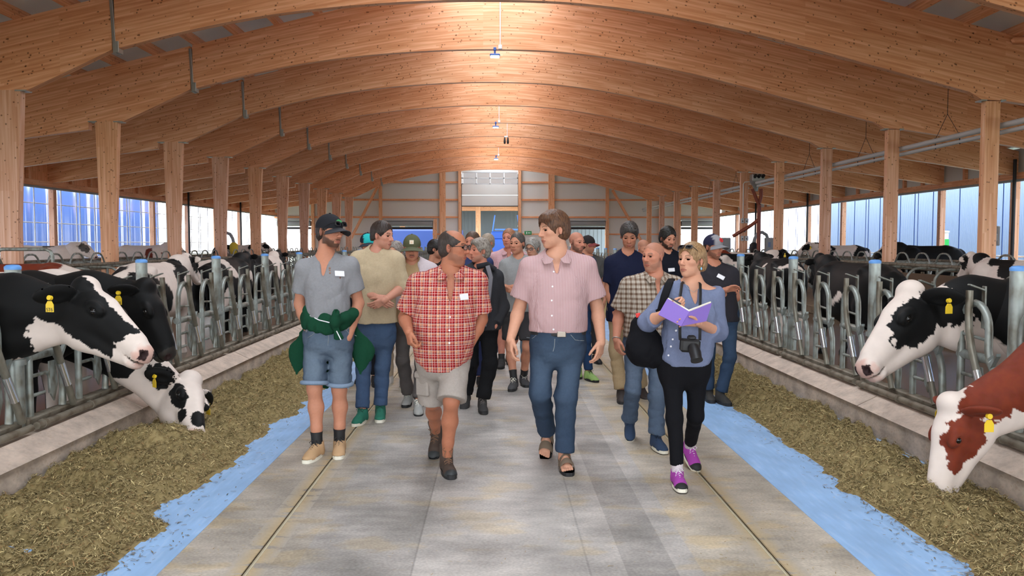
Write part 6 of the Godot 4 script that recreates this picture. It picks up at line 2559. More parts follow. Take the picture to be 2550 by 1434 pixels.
	queue(obj(bt.get("called", "trousers"), null, bt.mat, t), func(mb: MB) -> void:
		var lo: Vector3 = J.hpA
		var hi: Vector3 = J.hpA
		for k in ["hpB", "knA", "knB", "anA", "anB"]:
			lo = lo.min(J[k])
			hi = hi.max(J[k])
		lo -= Vector3(0.16, 0.0, 0.18)
		hi += Vector3(0.16, 0.32, 0.26)
		lo -= Vector3(0.05, 0, 0.03)
		hi += Vector3(0.05, 0, 0)
		var f := Field.new(lo, hi, 0.0105 if fine else 0.016)
		var slim: float = bt.get("slim", 1.0)
		var c: Vector3 = (J.hpA + J.hpB) * 0.5
		var rt: Vector3 = (J.hpB - J.hpA).normalized()
		torso(f, J, sp, 0.004, s, 1.12)
		for e in ["A", "B"]:
			var a: Vector3 = J["hp" + e]
			var b: Vector3 = J["kn" + e]
			var g: Vector3 = J["an" + e]
			var q := -1.0 if e == "A" else 1.0
			if short_legs <= 1.0:
				f.cap(a + rt * q * 0.008, a.lerp(b, short_legs), thigh + 0.014, bt.get("hem_r", 0.078) * s, 0.035, Vector3.ZERO, 1.0, true)
			else:
				f.cap(a, b, (thigh + 0.008) * (0.6 + 0.4 * slim), 0.07 * s * slim, 0.035)
				if short_legs < 1.9:
					f.cap(b, b.lerp(g, short_legs - 1.0), 0.07 * s * slim, bt.get("hem_r", 0.062) * s, 0.03, Vector3.ZERO, 1.0, true)
				else:
					var dn := g + (b - g).normalized() * 0.03
					f.cap(b, b.lerp(dn, 0.35) + Vector3(0, 0, -0.012), 0.07 * s * slim, 0.064 * s * slim, 0.03)
					f.cap(b.lerp(dn, 0.35) + Vector3(0, 0, -0.012), dn, 0.064 * s * slim, bt.get("hem_r", 0.058) * s, 0.03, Vector3.ZERO, 1.0, true)
		f.ripple(fold_noise, bt.get("fold", 0.008), Vector3(0.9, 1.5, 0.9), pos * 2.3)
		f.cut(c + Vector3(0, bt.get("rise", 0.15) * s, 0), Vector3.UP)
		f.into(mb, func(p: Vector3, n: Vector3) -> Color:
			if not bt.has("wear"):
				return Color(1, 1, 1)
			var b2: float = 0.0
			for e in ["A", "B"]:
				var m: Vector3 = J["hp" + e].lerp(J["kn" + e], 0.55)
				b2 = maxf(b2, exp(-pow((p.y - m.y) / 0.22, 2)) * smoothstep(0.35, 1.0, n.z))
			var e2: float = edge_noise.get_noise_3d(p.x * 2.0, p.y * 2.0, p.z * 2.0)
			return unworn.lerp(Color(1, 1, 1), clampf(b2 * 0.85 + e2 * 0.14, 0.0, 1.0)))
		if seam:
			for line in bt.seams:
				var path := []
				for i in 9:
					var u: float = i / 8.0 * (line.size() - 1)
					var a: Array = line[int(u)]
					var b: Array = line[mini(int(u) + 1, line.size() - 1)]
					var q: Vector3 = P.call([lerpf(a[0], b[0], u - int(u)), lerpf(a[1], b[1], u - int(u)), -0.14]) - pos
					var r := f.front(q.x, q.y)
					path.append(r[0] + r[1] * 0.0005)
				seam.tube(path, 0.0024, 5)
	)
	if bt.has("cuff"):
		for e in ["A", "B"]:
			var cm := MB.new()
			var a: Vector3 = J["hp" + e]
			var b: Vector3 = J["kn" + e]
			var u: Vector3 = (b - a).normalized()
			var q: Vector3 = a.lerp(b, short_legs)
			var ring := []
			var r: float = bt.get("hem_r", 0.078) * s + 0.004
			for i in 20:
				var w := TAU * i / 20.0
				ring.append(q + (Vector3(cos(w), 0, sin(w)) - u * u.dot(Vector3(cos(w), 0, sin(w)))).normalized() * r - u * 0.012)
			cm.tube(ring, 0.017, 8, false, true, 1.0)
			obj("turned_up_hem", cm, bt.cuff, t)
	# ---- socks
	if sp.has("sock"):
		for e in ["A", "B"]:
			var g: Vector3 = J["an" + e]
			var u: Vector3 = (J["kn" + e] - g).normalized()
			var sm := MB.new()
			var hgt: float = sp.sock.get("h", 0.1)
			sm.tube([g - u * 0.03, g + u * 0.02, g + u * hgt * 0.7, g + u * hgt], PackedFloat32Array([0.046 * s, 0.043 * s, 0.043 * s, 0.047 * s]), 14)
			obj("sock", sm, sp.sock.mat, t)
	for e in ["A", "B"]:
		shoe(t, sp, foot_frame(J["an" + e], feet[e], s), s, 0.006 if fine else 0.009)
	if sp.has("belt"):
		var c: Vector3 = (J.hpA + J.hpB) * 0.5 + Vector3(0, 0.072 * s, sp.get("belly", 0.0) * 0.3)
		var ring := []
		var wd: float = sp.get("wide", 1.0)
		for i in 28:
			var a := TAU * i / 28.0
			ring.append(c + Vector3(cos(a) * (0.170 * wd * s + sp.get("belly", 0.0) * 0.3 + 0.022), 0, sin(a) * ((0.126 * (0.6 + 0.4 * wd) + sp.get("belly", 0.0) * 0.45) * s + 0.024)))
		var bm := MB.new()
		bm.tube(ring, 0.02, 8, false, true, 0.3, Vector3(1, 0, 0))
		obj("belt", bm, M.dark, t)
		var kb := MB.new()
		kb.box(c + Vector3(0.01, -0.002, (0.126 * (0.6 + 0.4 * wd) + sp.get("belly", 0.0) * 0.95) * s + 0.022), Vector3(0.062, 0.04, 0.01), Basis(), 0.004)
		obj("belt_buckle", kb, mat(srgb(150, 140, 130), 0.3, 0.8), t)
	sp.J = J
	sp.pos = pos
	sp.T = T
	return t

func foot_frame(ankle: Vector3, yp: Array, s: float) -> Transform3D:
	var b := Basis(Vector3.UP, deg_to_rad(yp[0])) * Basis(Vector3(1, 0, 0), deg_to_rad(yp[1]))
	return Transform3D(b, ankle) * Transform3D(Basis(), Vector3(0, -0.088 * s, 0))

var fold_noise: FastNoiseLite
var hair_noise: FastNoiseLite

func cloth(c: Color, rough := 0.9, tex: Texture2D = null, scale := 1.0) -> StandardMaterial3D:
	var m := mat(c, rough)
	m.vertex_color_use_as_albedo = true
	m.metallic_specular = 0.25
	m.albedo_texture = tex if tex else M.weave
	m.uv1_triplanar = true
	m.uv1_triplanar_sharpness = 8.0
	m.uv1_scale = Vector3.ONE * (scale if tex else 3.0)
	return m

func pattern(w: int, fn: Callable) -> ImageTexture:
	var px := PackedByteArray()
	px.resize(w * w * 3)
	for y in w:
		for x in w:
			var c: Color = fn.call(x / float(w), y / float(w))
			var i := (y * w + x) * 3
			px[i] = int(clampf(c.r, 0, 1) * 255)
			px[i + 1] = int(clampf(c.g, 0, 1) * 255)
			px[i + 2] = int(clampf(c.b, 0, 1) * 255)
	return tex_of(px, w, w)

func slab(q: Array, thick: float) -> MB:
	# four corners counter-clockwise as seen from the front
	var b := MB.new()
	var n: Vector3 = (q[2] - q[0]).cross(q[3] - q[1]).normalized()
	var r := []
	for p: Vector3 in q:
		r.append(p - n * thick)
	b.quad(q[0], q[1], q[2], q[3])
	b.quad(r[3], r[2], r[1], r[0])
	for i in 4:
		var j := (i + 1) % 4
		b.quad(r[i], r[j], q[j], q[i])
	return b

func build_people() -> void:
	fold_noise = noise_of(101, 4.2, 2)
	fold_noise.fractal_gain = 0.35
	fold_noise.fractal_type = FastNoiseLite.FRACTAL_RIDGED
	fold_noise.domain_warp_enabled = true
	fold_noise.domain_warp_amplitude = 0.08
	fold_noise.domain_warp_frequency = 3.0
	hair_noise = noise_of(102, 70.0, 3)
	M.skin = vmat(0.52, 0.35)
	M.hair = vmat(0.5, 0.4)
	M.cloth_v = vmat(0.85, 0.3)
	M.seam = mat(srgb(132, 138, 142), 0.8)
	M.tagwhite = mat(srgb(232, 232, 236), 0.5)
	var wn := noise_bytes(55, 256, 256, 0.06, 3)
	var wf := noise_bytes(56, 256, 256, 0.3, 2)
	var wb := PackedByteArray()
	wb.resize(256 * 256 * 3)
	for i in 256 * 256:
		var g := clampi(int(226 + (wn[i] - 128) * 0.045 + (wf[i] - 128) * 0.10), 0, 255)
		wb[i * 3] = g
		wb[i * 3 + 1] = g
		wb[i * 3 + 2] = g
	M.weave = tex_of(wb, 256, 256)
	var band := func(t: float, c: float, w: float) -> float: return 1.0 - smoothstep(w * 0.75, w, absf(t - c))
	var plaid := pattern(192, func(x: float, y: float) -> Color:
		var c := Color(0.89, 0.76, 0.66)
		var r := Color(0.64, 0.11, 0.12)
		var a := maxf(band.call(x, 0.22, 0.25), 0.0)
		var b := maxf(band.call(y, 0.22, 0.25), 0.0)
		c = c.lerp(r, clampf(a * 0.66 + b * 0.66, 0.0, 0.95))
		var o := maxf(band.call(x, 0.66, 0.06), band.call(y, 0.66, 0.06))
		c = c.lerp(Color(0.82, 0.45, 0.22), o * 0.5)
		for q: float in [0.47, 0.85]:
			c = c.lerp(Color(0.36, 0.10, 0.18), maxf(band.call(x, q, 0.035), band.call(y, q, 0.035)) * 0.75)
		for q: float in [0.22, 0.56, 0.95]:
			c = c.lerp(Color(0.95, 0.9, 0.86), maxf(band.call(x, q, 0.022), band.call(y, q, 0.022)) * 0.8)
		return c)
	var stripes := pattern(32, func(x: float, _y: float) -> Color: return Color(0.88, 0.79, 0.79).lerp(Color(0.72, 0.53, 0.54), smoothstep(0.38, 0.46, x) * (1.0 - smoothstep(0.76, 0.84, x))))
	var checks := pattern(64, func(x: float, y: float) -> Color:
		var a: float = band.call(x, 0.3, 0.26)
		var b: float = band.call(y, 0.3, 0.26)
		var c := Color(0.78, 0.74, 0.68).lerp(Color(0.42, 0.33, 0.27), clampf(a * 0.5 + b * 0.5, 0, 1))
		return c.lerp(Color(0.34, 0.27, 0.25), band.call(x, 0.78, 0.05) * 0.5))
	var small := pattern(32, func(x: float, y: float) -> Color: return Color(0.9, 0.84, 0.84).lerp(Color(0.62, 0.25, 0.3), maxf(band.call(x, 0.5, 0.16), band.call(y, 0.5, 0.16)) * 0.75))
	var denim := srgb(74, 104, 148)
	var dark_denim := srgb(44, 68, 104)
	var wear := Color(1.9, 1.75, 1.55)
	var rubber := mat(srgb(30, 30, 32), 0.7)
	var sand := mat(srgb(206, 190, 160), 0.7)
	var cream := mat(srgb(226, 222, 206), 0.7)
	var blk := mat(srgb(24, 24, 26), 0.6)
	var skin := lin(190, 132, 106)
	var tan := lin(170, 110, 84)
	var pale := lin(200, 148, 122)
	var clear := mat(Color(0.9, 0.95, 1.0, 0.1), 0.05)
	clear.transparency = BaseMaterial3D.TRANSPARENCY_ALPHA
	var smoke := mat(srgb(16, 16, 20), 0.12)

	# --- the five in front
	var A := {"label": "man in grey shirt, black cap and denim shorts, both hands in pockets", "d": 6.2, "fine": true, "crown": [822, 538], "hip": [818, 815], "s": 1.0,
		"head": [821, 577, 0.0], "neck": [812, 650, 0.0], "shA": [759, 668, 0.0], "shB": [871, 662, 0.0], "elA": [746, 757, 0.06], "wrA": [774, 838, -0.06], "elB": [893, 755, 0.06], "wrB": [868, 838, -0.06],
		"hpA": [788, 832, 0.0], "hpB": [850, 832, 0.0], "knA": [783, 966, -0.06], "knB": [845, 968, 0.02], "footA": [787, -0.06, 0.088, -14, 0], "footB": [843, 0.05, 0.088, 6, 0], "look": [56, -2, 3], "gaze": Vector3(0.25, -0.02, 1),
		"skin": skin, "beard": 0.85, "beard_col": lin(52, 38, 32), "brow": lin(48, 34, 28), "hair": {"col": lin(44, 34, 28), "vol": 0.004, "nape": -0.05}, "handA": ["pocket"], "handB": ["pocket"], "wide": 0.9,
		"cap": {"col": lin(36, 36, 42), "peak": mat(srgb(40, 40, 46), 0.8), "badge": {"poly": PackedVector2Array([Vector2(-0.03, -0.012), Vector2(0.03, -0.012), Vector2(0.024, 0.01), Vector2(0, 0.02), Vector2(-0.022, 0.01)]), "mat": mat(srgb(40, 130, 70), 0.7)}},
		"glasses": {"mat": smoke, "lens": smoke, "y": 0.062, "z": 0.116, "tilt": -0.35, "called": "sunglasses"},
		"top": {"mat": cloth(srgb(152, 152, 156)), "called": "t_shirt", "hem": 825, "sleeve": 0.66, "open": [0.066, 0.11], "buttons": [[818, 668], [819, 674], [820, 680]], "button_mat": mat(srgb(140, 96, 70), 0.5), "arm_loose": 0.018},
		"tag": [843, 682, -4], "bottom": {"mat": cloth(srgb(88, 104, 124)), "wear": wear, "seams": [[[764, 842], [778, 834], [790, 822]], [[858, 822], [868, 836], [880, 842]], [[818, 826], [818, 846], [816, 860]]], "called": "denim_shorts", "len": 0.93, "hem_r": 0.088, "cuff": cloth(srgb(140, 160, 184)), "rise": 0.12},
		"sock": {"mat": blk, "h": 0.1}, "shoe": {"mat": mat(srgb(184, 150, 112), 0.85), "sole": cream, "lace": blk}}
	var pa := person(A)
	tied_jacket(pa, A)

	var D := {"label": "bald man with black glasses, red plaid shirt and beige cargo shorts", "d": 5.75, "fine": true, "crown": [1127, 575], "hip": [1104, 875], "s": 0.97,
		"head": [1130, 616, 0.0], "neck": [1124, 684, 0.0], "shA": [1042, 706, 0.0], "shB": [1186, 700, 0.0], "elA": [1008, 790, 0.04], "wrA": [1018, 826, -0.2], "elB": [1199, 795, 0.04], "wrB": [1163, 872, -0.03],
		"hpA": [1072, 884, 0.0], "hpB": [1134, 884, 0.0], "knA": [1076, 1000, 0.08], "knB": [1124, 998, -0.16], "footA": [1085, 0.42, 0.17, -10, 34], "footB": [1111, -0.05, 0.088, 12, 0], "look": [70, -2, 0], "gaze": Vector3(0.2, 0, 1),
		"skin": tan, "beard": 0.4, "beard_col": lin(96, 80, 72), "brow": lin(52, 38, 32), "jaw": 1.06, "plump": 1.0, "hair": {"col": lin(46, 38, 34), "col2": lin(72, 62, 56), "vol": 0.006, "bald": 0.012, "rough": 0.002}, "wide": 0.92, "belly": 0.075, "arm": 1.08,
		"handB": ["pocket"], "handA": ["fist", Vector3(0.15, -1, 0.25), Vector3(0.5, 0.3, 1), 0.95, -1.0, 0.8],
		"glasses": {"mat": blk, "lens": clear, "y": 0.003, "z": 0.108},
		"top": {"mat": cloth(Color(0.90, 0.86, 0.86), 0.85, plaid, 16.5), "called": "plaid_shirt", "hem": 920, "sleeve": 0.82, "neck": "collar", "open": [0.068, 0.19], "buttons": [[1122, 787], [1121, 819], [1121, 850]], "tail": 0.06, "loose": 0.02, "arm_loose": 0.024, "fold": 0.0074},
		"tag": [1155, 739, 3], "bottom": {"mat": cloth(srgb(176, 166, 158)), "called": "cargo_shorts", "len": 1.0, "hem_r": 0.112, "fold": 0.0068},
		"shoe": {"mat": mat(srgb(66, 52, 44), 0.75), "sole": rubber, "lace": mat(srgb(120, 88, 66), 0.8), "boot": 0.085, "toe": mat(srgb(44, 48, 50), 0.6)}}
	var pd := person(D)
	cargo_pocket(pd, D)

	var I := {"label": "tall man in pink striped shirt, blue jeans and open sandals, central", "d": 5.8, "fine": true, "crown": [1386, 524], "hip": [1389, 838], "s": 1.02,
		"head": [1378, 572, 0.0], "neck": [1384, 645, 0.0], "shA": [1320, 668, 0.0], "shB": [1458, 664, 0.0], "elA": [1294, 764, 0.03], "wrA": [1272, 843, -0.1], "elB": [1487, 764, 0.03], "wrB": [1497, 850, -0.06],
		"hpA": [1352, 850, 0.0], "hpB": [1427, 850, 0.0], "knA": [1345, 978, -0.03], "knB": [1409, 990, -0.06], "footA": [1362, 0.36, 0.17, -14, 36], "footB": [1407, -0.02, 0.09, 2, 0], "look": [-62, -5, -3], "gaze": Vector3(-0.2, -0.1, 1),
		"skin": pale, "brow": lin(110, 80, 58), "hair": {"col": lin(62, 40, 30), "col2": lin(116, 82, 58), "vol": 0.016, "up": 1.2, "fringe": 0.008, "line": 0.058, "nape": -0.07}, "wide": 0.93, "belly": 0.035, "arm": 1.04,
		"handA": ["h", Vector3(-0.06, -1, 0.12), Vector3(0.35, 0.1, 1), 0.5, -1.0, 0.7], "handB": ["h", Vector3(-0.15, -1, 0.12), Vector3(-0.7, 0.1, 0.8), 0.42, 1.0, 0.2],
		"top": {"mat": cloth(Color(0.87, 0.845, 0.845), 0.85, stripes, 130.0), "called": "striped_shirt", "hem": 823, "sleeve": 0.78, "neck": "collar", "open": [0.07, 0.10], "buttons": [[1379, 677], [1375, 713], [1373, 747], [1373, 784], [1377, 818]], "loose": 0.02, "arm_loose": 0.026, "fold": 0.0074},
		"belt": true, "bottom": {"mat": cloth(srgb(60, 76, 98)), "wear": Color(1.75, 1.65, 1.5), "seams": [[[1313, 846], [1326, 846], [1336, 836]], [[1420, 832], [1432, 846], [1456, 850]], [[1381, 842], [1380, 862], [1377, 874]]], "called": "jeans", "hem_r": 0.07, "fold": 0.0056, "rise": 0.13, "slim": 1.1},
		"shoe": {"sandal": true, "mat": mat(srgb(112, 96, 80), 0.8), "sole": rubber}}
	person(I)

	var L := {"label": "woman in loose blue blouse and black trousers holding an open notebook", "d": 5.45, "fine": true, "crown": [1727, 604], "hip": [1703, 892], "s": 0.9,
		"head": [1722, 648, 0.0], "neck": [1722, 712, 0.0], "shA": [1670, 733, 0.0], "shB": [1777, 735, 0.0], "elA": [1612, 802, -0.02], "wrA": [1668, 776, -0.27], "elB": [1789, 826, 0.0], "wrB": [1737, 803, -0.3],
		"hpA": [1672, 906, 0.0], "hpB": [1736, 906, 0.0], "knA": [1680, 1042, -0.08], "knB": [1732, 1036, 0.0], "footA": [1690, -0.1, 0.088, -4, 0], "footB": [1720, 0.36, 0.15, 10, 30], "look": [-50, 4, 0], "gaze": Vector3(-0.1, 0.1, 1), "head_s": 0.95,
		"skin": pale, "brow": lin(120, 90, 66), "iris": lin(70, 84, 92), "hair": {"style": "tied", "col": lin(116, 86, 58), "col2": lin(176, 144, 104), "vol": 0.012, "line": 0.066}, "jaw": 0.93, "wide": 0.98, "bust": 0.03, "arm": 0.98,
		"handA": ["h", Vector3(0.75, 0.45, 0.2), Vector3(0.2, 0.8, 0.3), 0.8, -1.0, 0.6], "handB": ["h", Vector3(-0.95, 0.12, 0.25), Vector3(0.1, 0.85, 0.5), 0.22, -1.0, 0.2],
		"glasses": {"mat": smoke, "lens": smoke, "y": 0.092, "z": 0.085, "tilt": -0.75, "called": "sunglasses", "temples": true},
		"top": {"mat": cloth(srgb(124, 134, 164)), "called": "blouse", "hem": 908, "sleeve": 1.35, "open": [0.088, 0.13], "buttons": [[1684, 823], [1678, 846], [1673, 864], [1667, 886]], "slope": "B", "loose": 0.022, "arm_loose": 0.024, "fold": 0.0112, "tail": 0.04},
		"bottom": {"mat": cloth(srgb(24, 24, 28)), "called": "slim_trousers", "hem_r": 0.05, "len": 1.86, "slim": 0.86, "fold": 0.0031},
		"sock": {"mat": mat(srgb(196, 186, 190), 0.9), "h": 0.06}, "shoe": {"mat": mat(srgb(158, 60, 156), 0.85), "sole": cream, "lace": mat(srgb(214, 206, 214), 0.8), "toe": rubber}}
	var plady := person(L)
	lady_things(L, plady)

	var K := {"label": "short-cropped man in brown checked shirt and washed jeans beside the woman", "d": 6.4, "fine": true, "crown": [1634, 602], "hip": [1610, 842], "s": 0.91,
		"head": [1627, 639, 0.0], "neck": [1630, 694, 0.0], "shA": [1567, 712, 0.0], "shB": [1682, 712, 0.05], "elA": [1541, 782, 0.03], "wrA": [1535, 843, -0.07], "elB": [1698, 790, 0.1], "wrB": [1690, 850, 0.05],
		"hpA": [1582, 856, 0.0], "hpB": [1638, 856, 0.0], "knA": [1576, 968, 0.0], "knB": [1636, 985, -0.08], "footA": [1569, 0.30, 0.15, -10, 30], "footB": [1636, -0.08, 0.088, 8, 0], "look": [-48, 0, 0], "gaze": Vector3(-0.3, 0, 1),
		"skin": lin(194, 132, 107), "scalp": 0.35, "beard": 0.35, "moustache": 0.75, "beard_col": lin(120, 100, 88), "brow": lin(104, 84, 70), "jaw": 1.1, "plump": 1.0, "wide": 0.95, "belly": 0.04, "arm": 1.08,
		"handA": ["h", Vector3(0.08, -1, 0.15), Vector3(0.5, 0.1, 1), 0.55, -1.0, 0.6],
		"top": {"mat": cloth(Color(0.94, 0.94, 0.94), 0.85, checks, 27.0), "called": "checked_shirt", "hem": 838, "sleeve": 0.85, "neck": "collar", "open": [0.068, 0.15], "loose": 0.018, "arm_loose": 0.026, "fold": 0.0062},
		"bottom": {"mat": cloth(srgb(90, 106, 128)), "wear": Color(1.6, 1.5, 1.4), "called": "jeans", "hem_r": 0.078, "slim": 1.05, "fold": 0.0087},
		"shoe": {"mat": mat(srgb(42, 62, 90), 0.8), "sole": cream, "lace": mat(srgb(40, 50, 70), 0.8)}}
	var pk := person(K)
	bracelet(pk, K)

	# --- second row
	var B := {"label": "young man in beige sweatshirt and jeans with his hands crossed", "d": 7.5, "fine": true, "crown": [951, 552], "hip": [936, 805], "s": 1.0,
		"head": [952, 586, 0.0], "neck": [938, 634, 0.0], "shA": [893, 648, 0.0], "shB": [984, 648, 0.0], "elA": [886, 722, 0.0], "wrA": [938, 740, -0.2], "elB": [1003, 715, 0.0], "wrB": [958, 748, -0.23],
		"hpA": [911, 822, 0.0], "hpB": [962, 822, 0.0], "knA": [905, 918, -0.05], "knB": [952, 915, 0.0], "footA": [901, -0.15, 0.088, -12, 0], "footB": [946, 0.0, 0.088, 4, 0], "look": [64, -6, 0], "gaze": Vector3(0.1, -0.1, 1),
		"skin": lin(192, 136, 115), "brow": lin(50, 36, 30), "beard": 0.12, "hair": {"col": lin(44, 34, 30), "vol": 0.008, "up": 1.6, "line": 0.066, "nape": -0.03}, "wide": 0.92,
		"handA": ["h", Vector3(0.75, -0.45, 0.25), Vector3(0.3, 0.8, -0.1), 0.35, -1.0, 0.3], "handB": ["h", Vector3(-0.85, -0.42, 0.1), Vector3(-0.3, 0.8, 0.3), 0.4, 1.0, 0.3],
		"top": {"mat": cloth(srgb(202, 182, 150)), "called": "sweatshirt", "hem": 803, "sleeve": 1.12, "open": [0.06, 0.05], "loose": 0.03, "arm_loose": 0.03, "fold": 0.0087},
		"bottom": {"mat": cloth(srgb(70, 90, 120)), "wear": Color(1.45, 1.4, 1.3), "called": "jeans", "hem_r": 0.066, "fold": 0.0056},
		"shoe": {"mat": mat(srgb(30, 104, 84), 0.85), "sole": cream, "lace": mat(srgb(24, 84, 70), 0.8)}}
	person(B)
	var C := {"label": "man with olive cap and dark moustache behind the plaid shirt", "d": 7.95, "crown": [1026, 584], "hip": [1026, 810], "s": 0.96, "look": [4, -12, 0],
		"head": [1026, 617, 0.0], "footA": [1016, 0.2, 0.088, -6, 0], "footB": [1041, -0.2, 0.1, 4, 8], "skin": skin, "moustache": 0.92, "beard_col": lin(40, 30, 26), "brow": lin(44, 32, 26), "hair": {"col": lin(44, 34, 28), "vol": 0.004},
		"cap": {"col": lin(86, 88, 64), "peak": mat(srgb(84, 86, 62), 0.85), "badge": {"poly": PackedVector2Array([Vector2(-0.02, -0.02), Vector2(0.02, -0.02), Vector2(0.02, 0.02), Vector2(-0.02, 0.02)]), "mat": mat(srgb(214, 200, 178), 0.7), "text": "c", "ink": mat(srgb(214, 140, 50), 0.6)}},
		"top": {"mat": cloth(srgb(190, 160, 120)), "called": "t_shirt", "hem": 800, "sleeve": 0.9, "open": [0.06, 0.05], "loose": 0.02}, "bottom": {"mat": cloth(srgb(98, 92, 90)), "called": "trousers", "fold": 0.0074, "hem_r": 0.07}, "shoe": {"mat": mat(srgb(150, 150, 146), 0.7), "sole": rubber, "lace": cream}}
	var pc := person(C)
	open_vest(pc, C)
	var E := {"label": "grey-haired man in dark open jacket and black work trousers", "d": 7.9, "crown": [1196, 594], "hip": [1196, 815], "s": 0.92, "look": [-58, 2, 0], "gaze": Vector3(-0.2, 0, 1), "head": [1194, 624, 0.0], "shA": [1152, 686, 0.0], "shB": [1233, 690, 0.0], "elB": [1250, 764, 0.05], "wrB": [1232, 812, -0.1], "neck": [1196, 672, 0.0],
		"footA": [1160, 0.15, 0.11, -10, 18], "footB": [1201, -0.1, 0.088, 4, 0], "handB": ["pocket"], "skin": lin(192, 126, 103), "beard": 0.35, "beard_col": lin(120, 108, 98), "brow": lin(90, 74, 62), "hair": {"col": lin(92, 82, 74), "col2": lin(168, 160, 150), "vol": 0.016, "fringe": 0.006},
		"top": {"mat": cloth(srgb(58, 58, 62)), "called": "work_jacket", "hem": 820, "sleeve": 1.9, "open": [0.07, 0.1], "loose": 0.03, "arm_loose": 0.03, "under": cloth(srgb(66, 66, 70)), "fold": 0.0074}, "bottom": {"mat": cloth(srgb(28, 28, 30)), "called": "work_trousers", "hem_r": 0.08, "slim": 1.15, "fold": 0.0087}, "shoe": {"mat": mat(srgb(50, 48, 48), 0.8), "sole": rubber, "lace": mat(srgb(90, 84, 80), 0.8), "boot": 0.02}}
	var pe := person(E)
	jacket_trim(pe, E)
	var F := {"label": "man in light grey shirt and dark shorts standing with folded arms", "d": 9.1, "crown": [1291, 580], "hip": [1291, 785], "s": 0.95, "arms": "crossed", "look": [-28, -2, 0], "gaze": Vector3(-0.2, -0.05, 1), "head": [1288, 606, 0.0], "footA": [1280, -0.1, 0.088, -14, 0], "footB": [1304, 0.15, 0.088, 8, 0], "shA": [1259, 660, 0.0], "shB": [1328, 660, 0.0],
		"handA": ["h", Vector3(0.8, 0.5, 0.1), Vector3(0.3, 0.5, 0.6), 0.5, 1.0], "handB": ["h", Vector3(-0.8, 0.3, -0.2), Vector3(0, 0.8, 0.5), 0.5, -1.0], "skin": skin, "beard": 0.15, "brow": lin(48, 38, 34), "hair": {"col": lin(52, 46, 42), "col2": lin(100, 94, 90), "vol": 0.006, "line": 0.08, "nape": -0.05},
		"top": {"mat": cloth(srgb(158, 158, 158)), "called": "t_shirt", "hem": 775, "sleeve": 0.68, "open": [0.06, 0.05], "loose": 0.016}, "bottom": {"mat": cloth(srgb(70, 68, 70)), "called": "shorts", "len": 0.85, "hem_r": 0.1}, "sock": {"mat": blk, "h": 0.12}, "shoe": {"mat": mat(srgb(70, 70, 72), 0.8), "sole": rubber, "lace": cream}}
	person(F)
	var N := {"label": "man in grey-fronted cap and dark shirt with folded arms by the right fence", "d": 8.2, "crown": [1777, 583], "hip": [1790, 790], "s": 0.96, "arms": "crossed", "look": [34, -4, 0], "gaze": Vector3(0.4, -0.05, 1), "head": [1776, 615, 0.0], "neck": [1778, 664, 0.0], "shA": [1744, 680, 0.05], "shB": [1822, 680, 0.0], "elB": [1832, 741, 0.02], "wrB": [1786, 728, -0.2], "wrA": [1806, 722, -0.2], "elA": [1742, 744, 0.0],
		"footA": [1766, 0.1, 0.088, -6, 0], "footB": [1795, -0.05, 0.088, 10, 0], "handA": ["h", Vector3(0.9, 0.2, -0.1), Vector3(0.2, 0.8, 0.4), 0.6, 1.0], "handB": ["h", Vector3(-0.9, 0.1, -0.1), Vector3(0, 0.8, 0.4), 0.6, -1.0], "skin": lin(182, 122, 97), "beard": 0.6, "beard_col": lin(64, 46, 38), "brow": lin(48, 34, 28), "hair": {"col": lin(50, 38, 30), "vol": 0.004, "nape": -0.06}, "arm": 1.08, "wide": 1.03,
		"cap": {"col": lin(34, 38, 56), "front": lin(136, 134, 138), "peak": mat(srgb(120, 120, 124), 0.8), "badge": {"poly": circle(0.024), "mat": mat(srgb(196, 40, 44), 0.6), "x": 0.01, "text": "C", "ink": mat(srgb(30, 28, 32), 0.6)}},
		"top": {"mat": cloth(srgb(54, 52, 58)), "called": "t_shirt", "hem": 800, "sleeve": 0.7, "open": [0.06, 0.05], "loose": 0.014}, "tag": [1797, 690, -30], "bottom": {"mat": cloth(srgb(56, 74, 98)), "wear": Color(1.3, 1.3, 1.25), "called": "jeans", "hem_r": 0.068}, "shoe": {"mat": mat(srgb(46, 44, 42), 0.85), "sole": rubber, "boot": 0.08}}
	person(N)
	var Jn := {"label": "dark-haired man in navy shirt and khaki trousers looking down", "d": 8.3, "crown": [1567, 552], "hip": [1560, 785], "s": 1.02, "look": [-10, -22, 0], "gaze": Vector3(0, -0.4, 1), "head": [1567, 586, 0.0], "neck": [1562, 636, 0.0], "shA": [1522, 655, 0.0], "shB": [1604, 655, 0.0], "elA": [1514, 722, 0.0], "wrA": [1532, 782, -0.1], "footA": [1548, 0.0, 0.088, -8, 0], "footB": [1596, 0.25, 0.1, 8, 10],
		"skin": lin(170, 114, 89), "beard": 0.25, "brow": lin(48, 40, 38), "hair": {"col": lin(40, 36, 34), "col2": lin(74, 69, 66), "vol": 0.014, "up": 1.4, "fringe": 0.012, "rough": 0.006, "nape": -0.05}, "wide": 0.98,
		"top": {"mat": cloth(srgb(28, 32, 56)), "called": "t_shirt", "hem": 800, "sleeve": 0.72, "open": [0.06, 0.05], "loose": 0.018}, "bottom": {"mat": cloth(srgb(176, 152, 118)), "called": "trousers", "hem_r": 0.075}, "shoe": {"mat": mat(srgb(50, 42, 40), 0.7), "sole": rubber}}
	person(Jn)
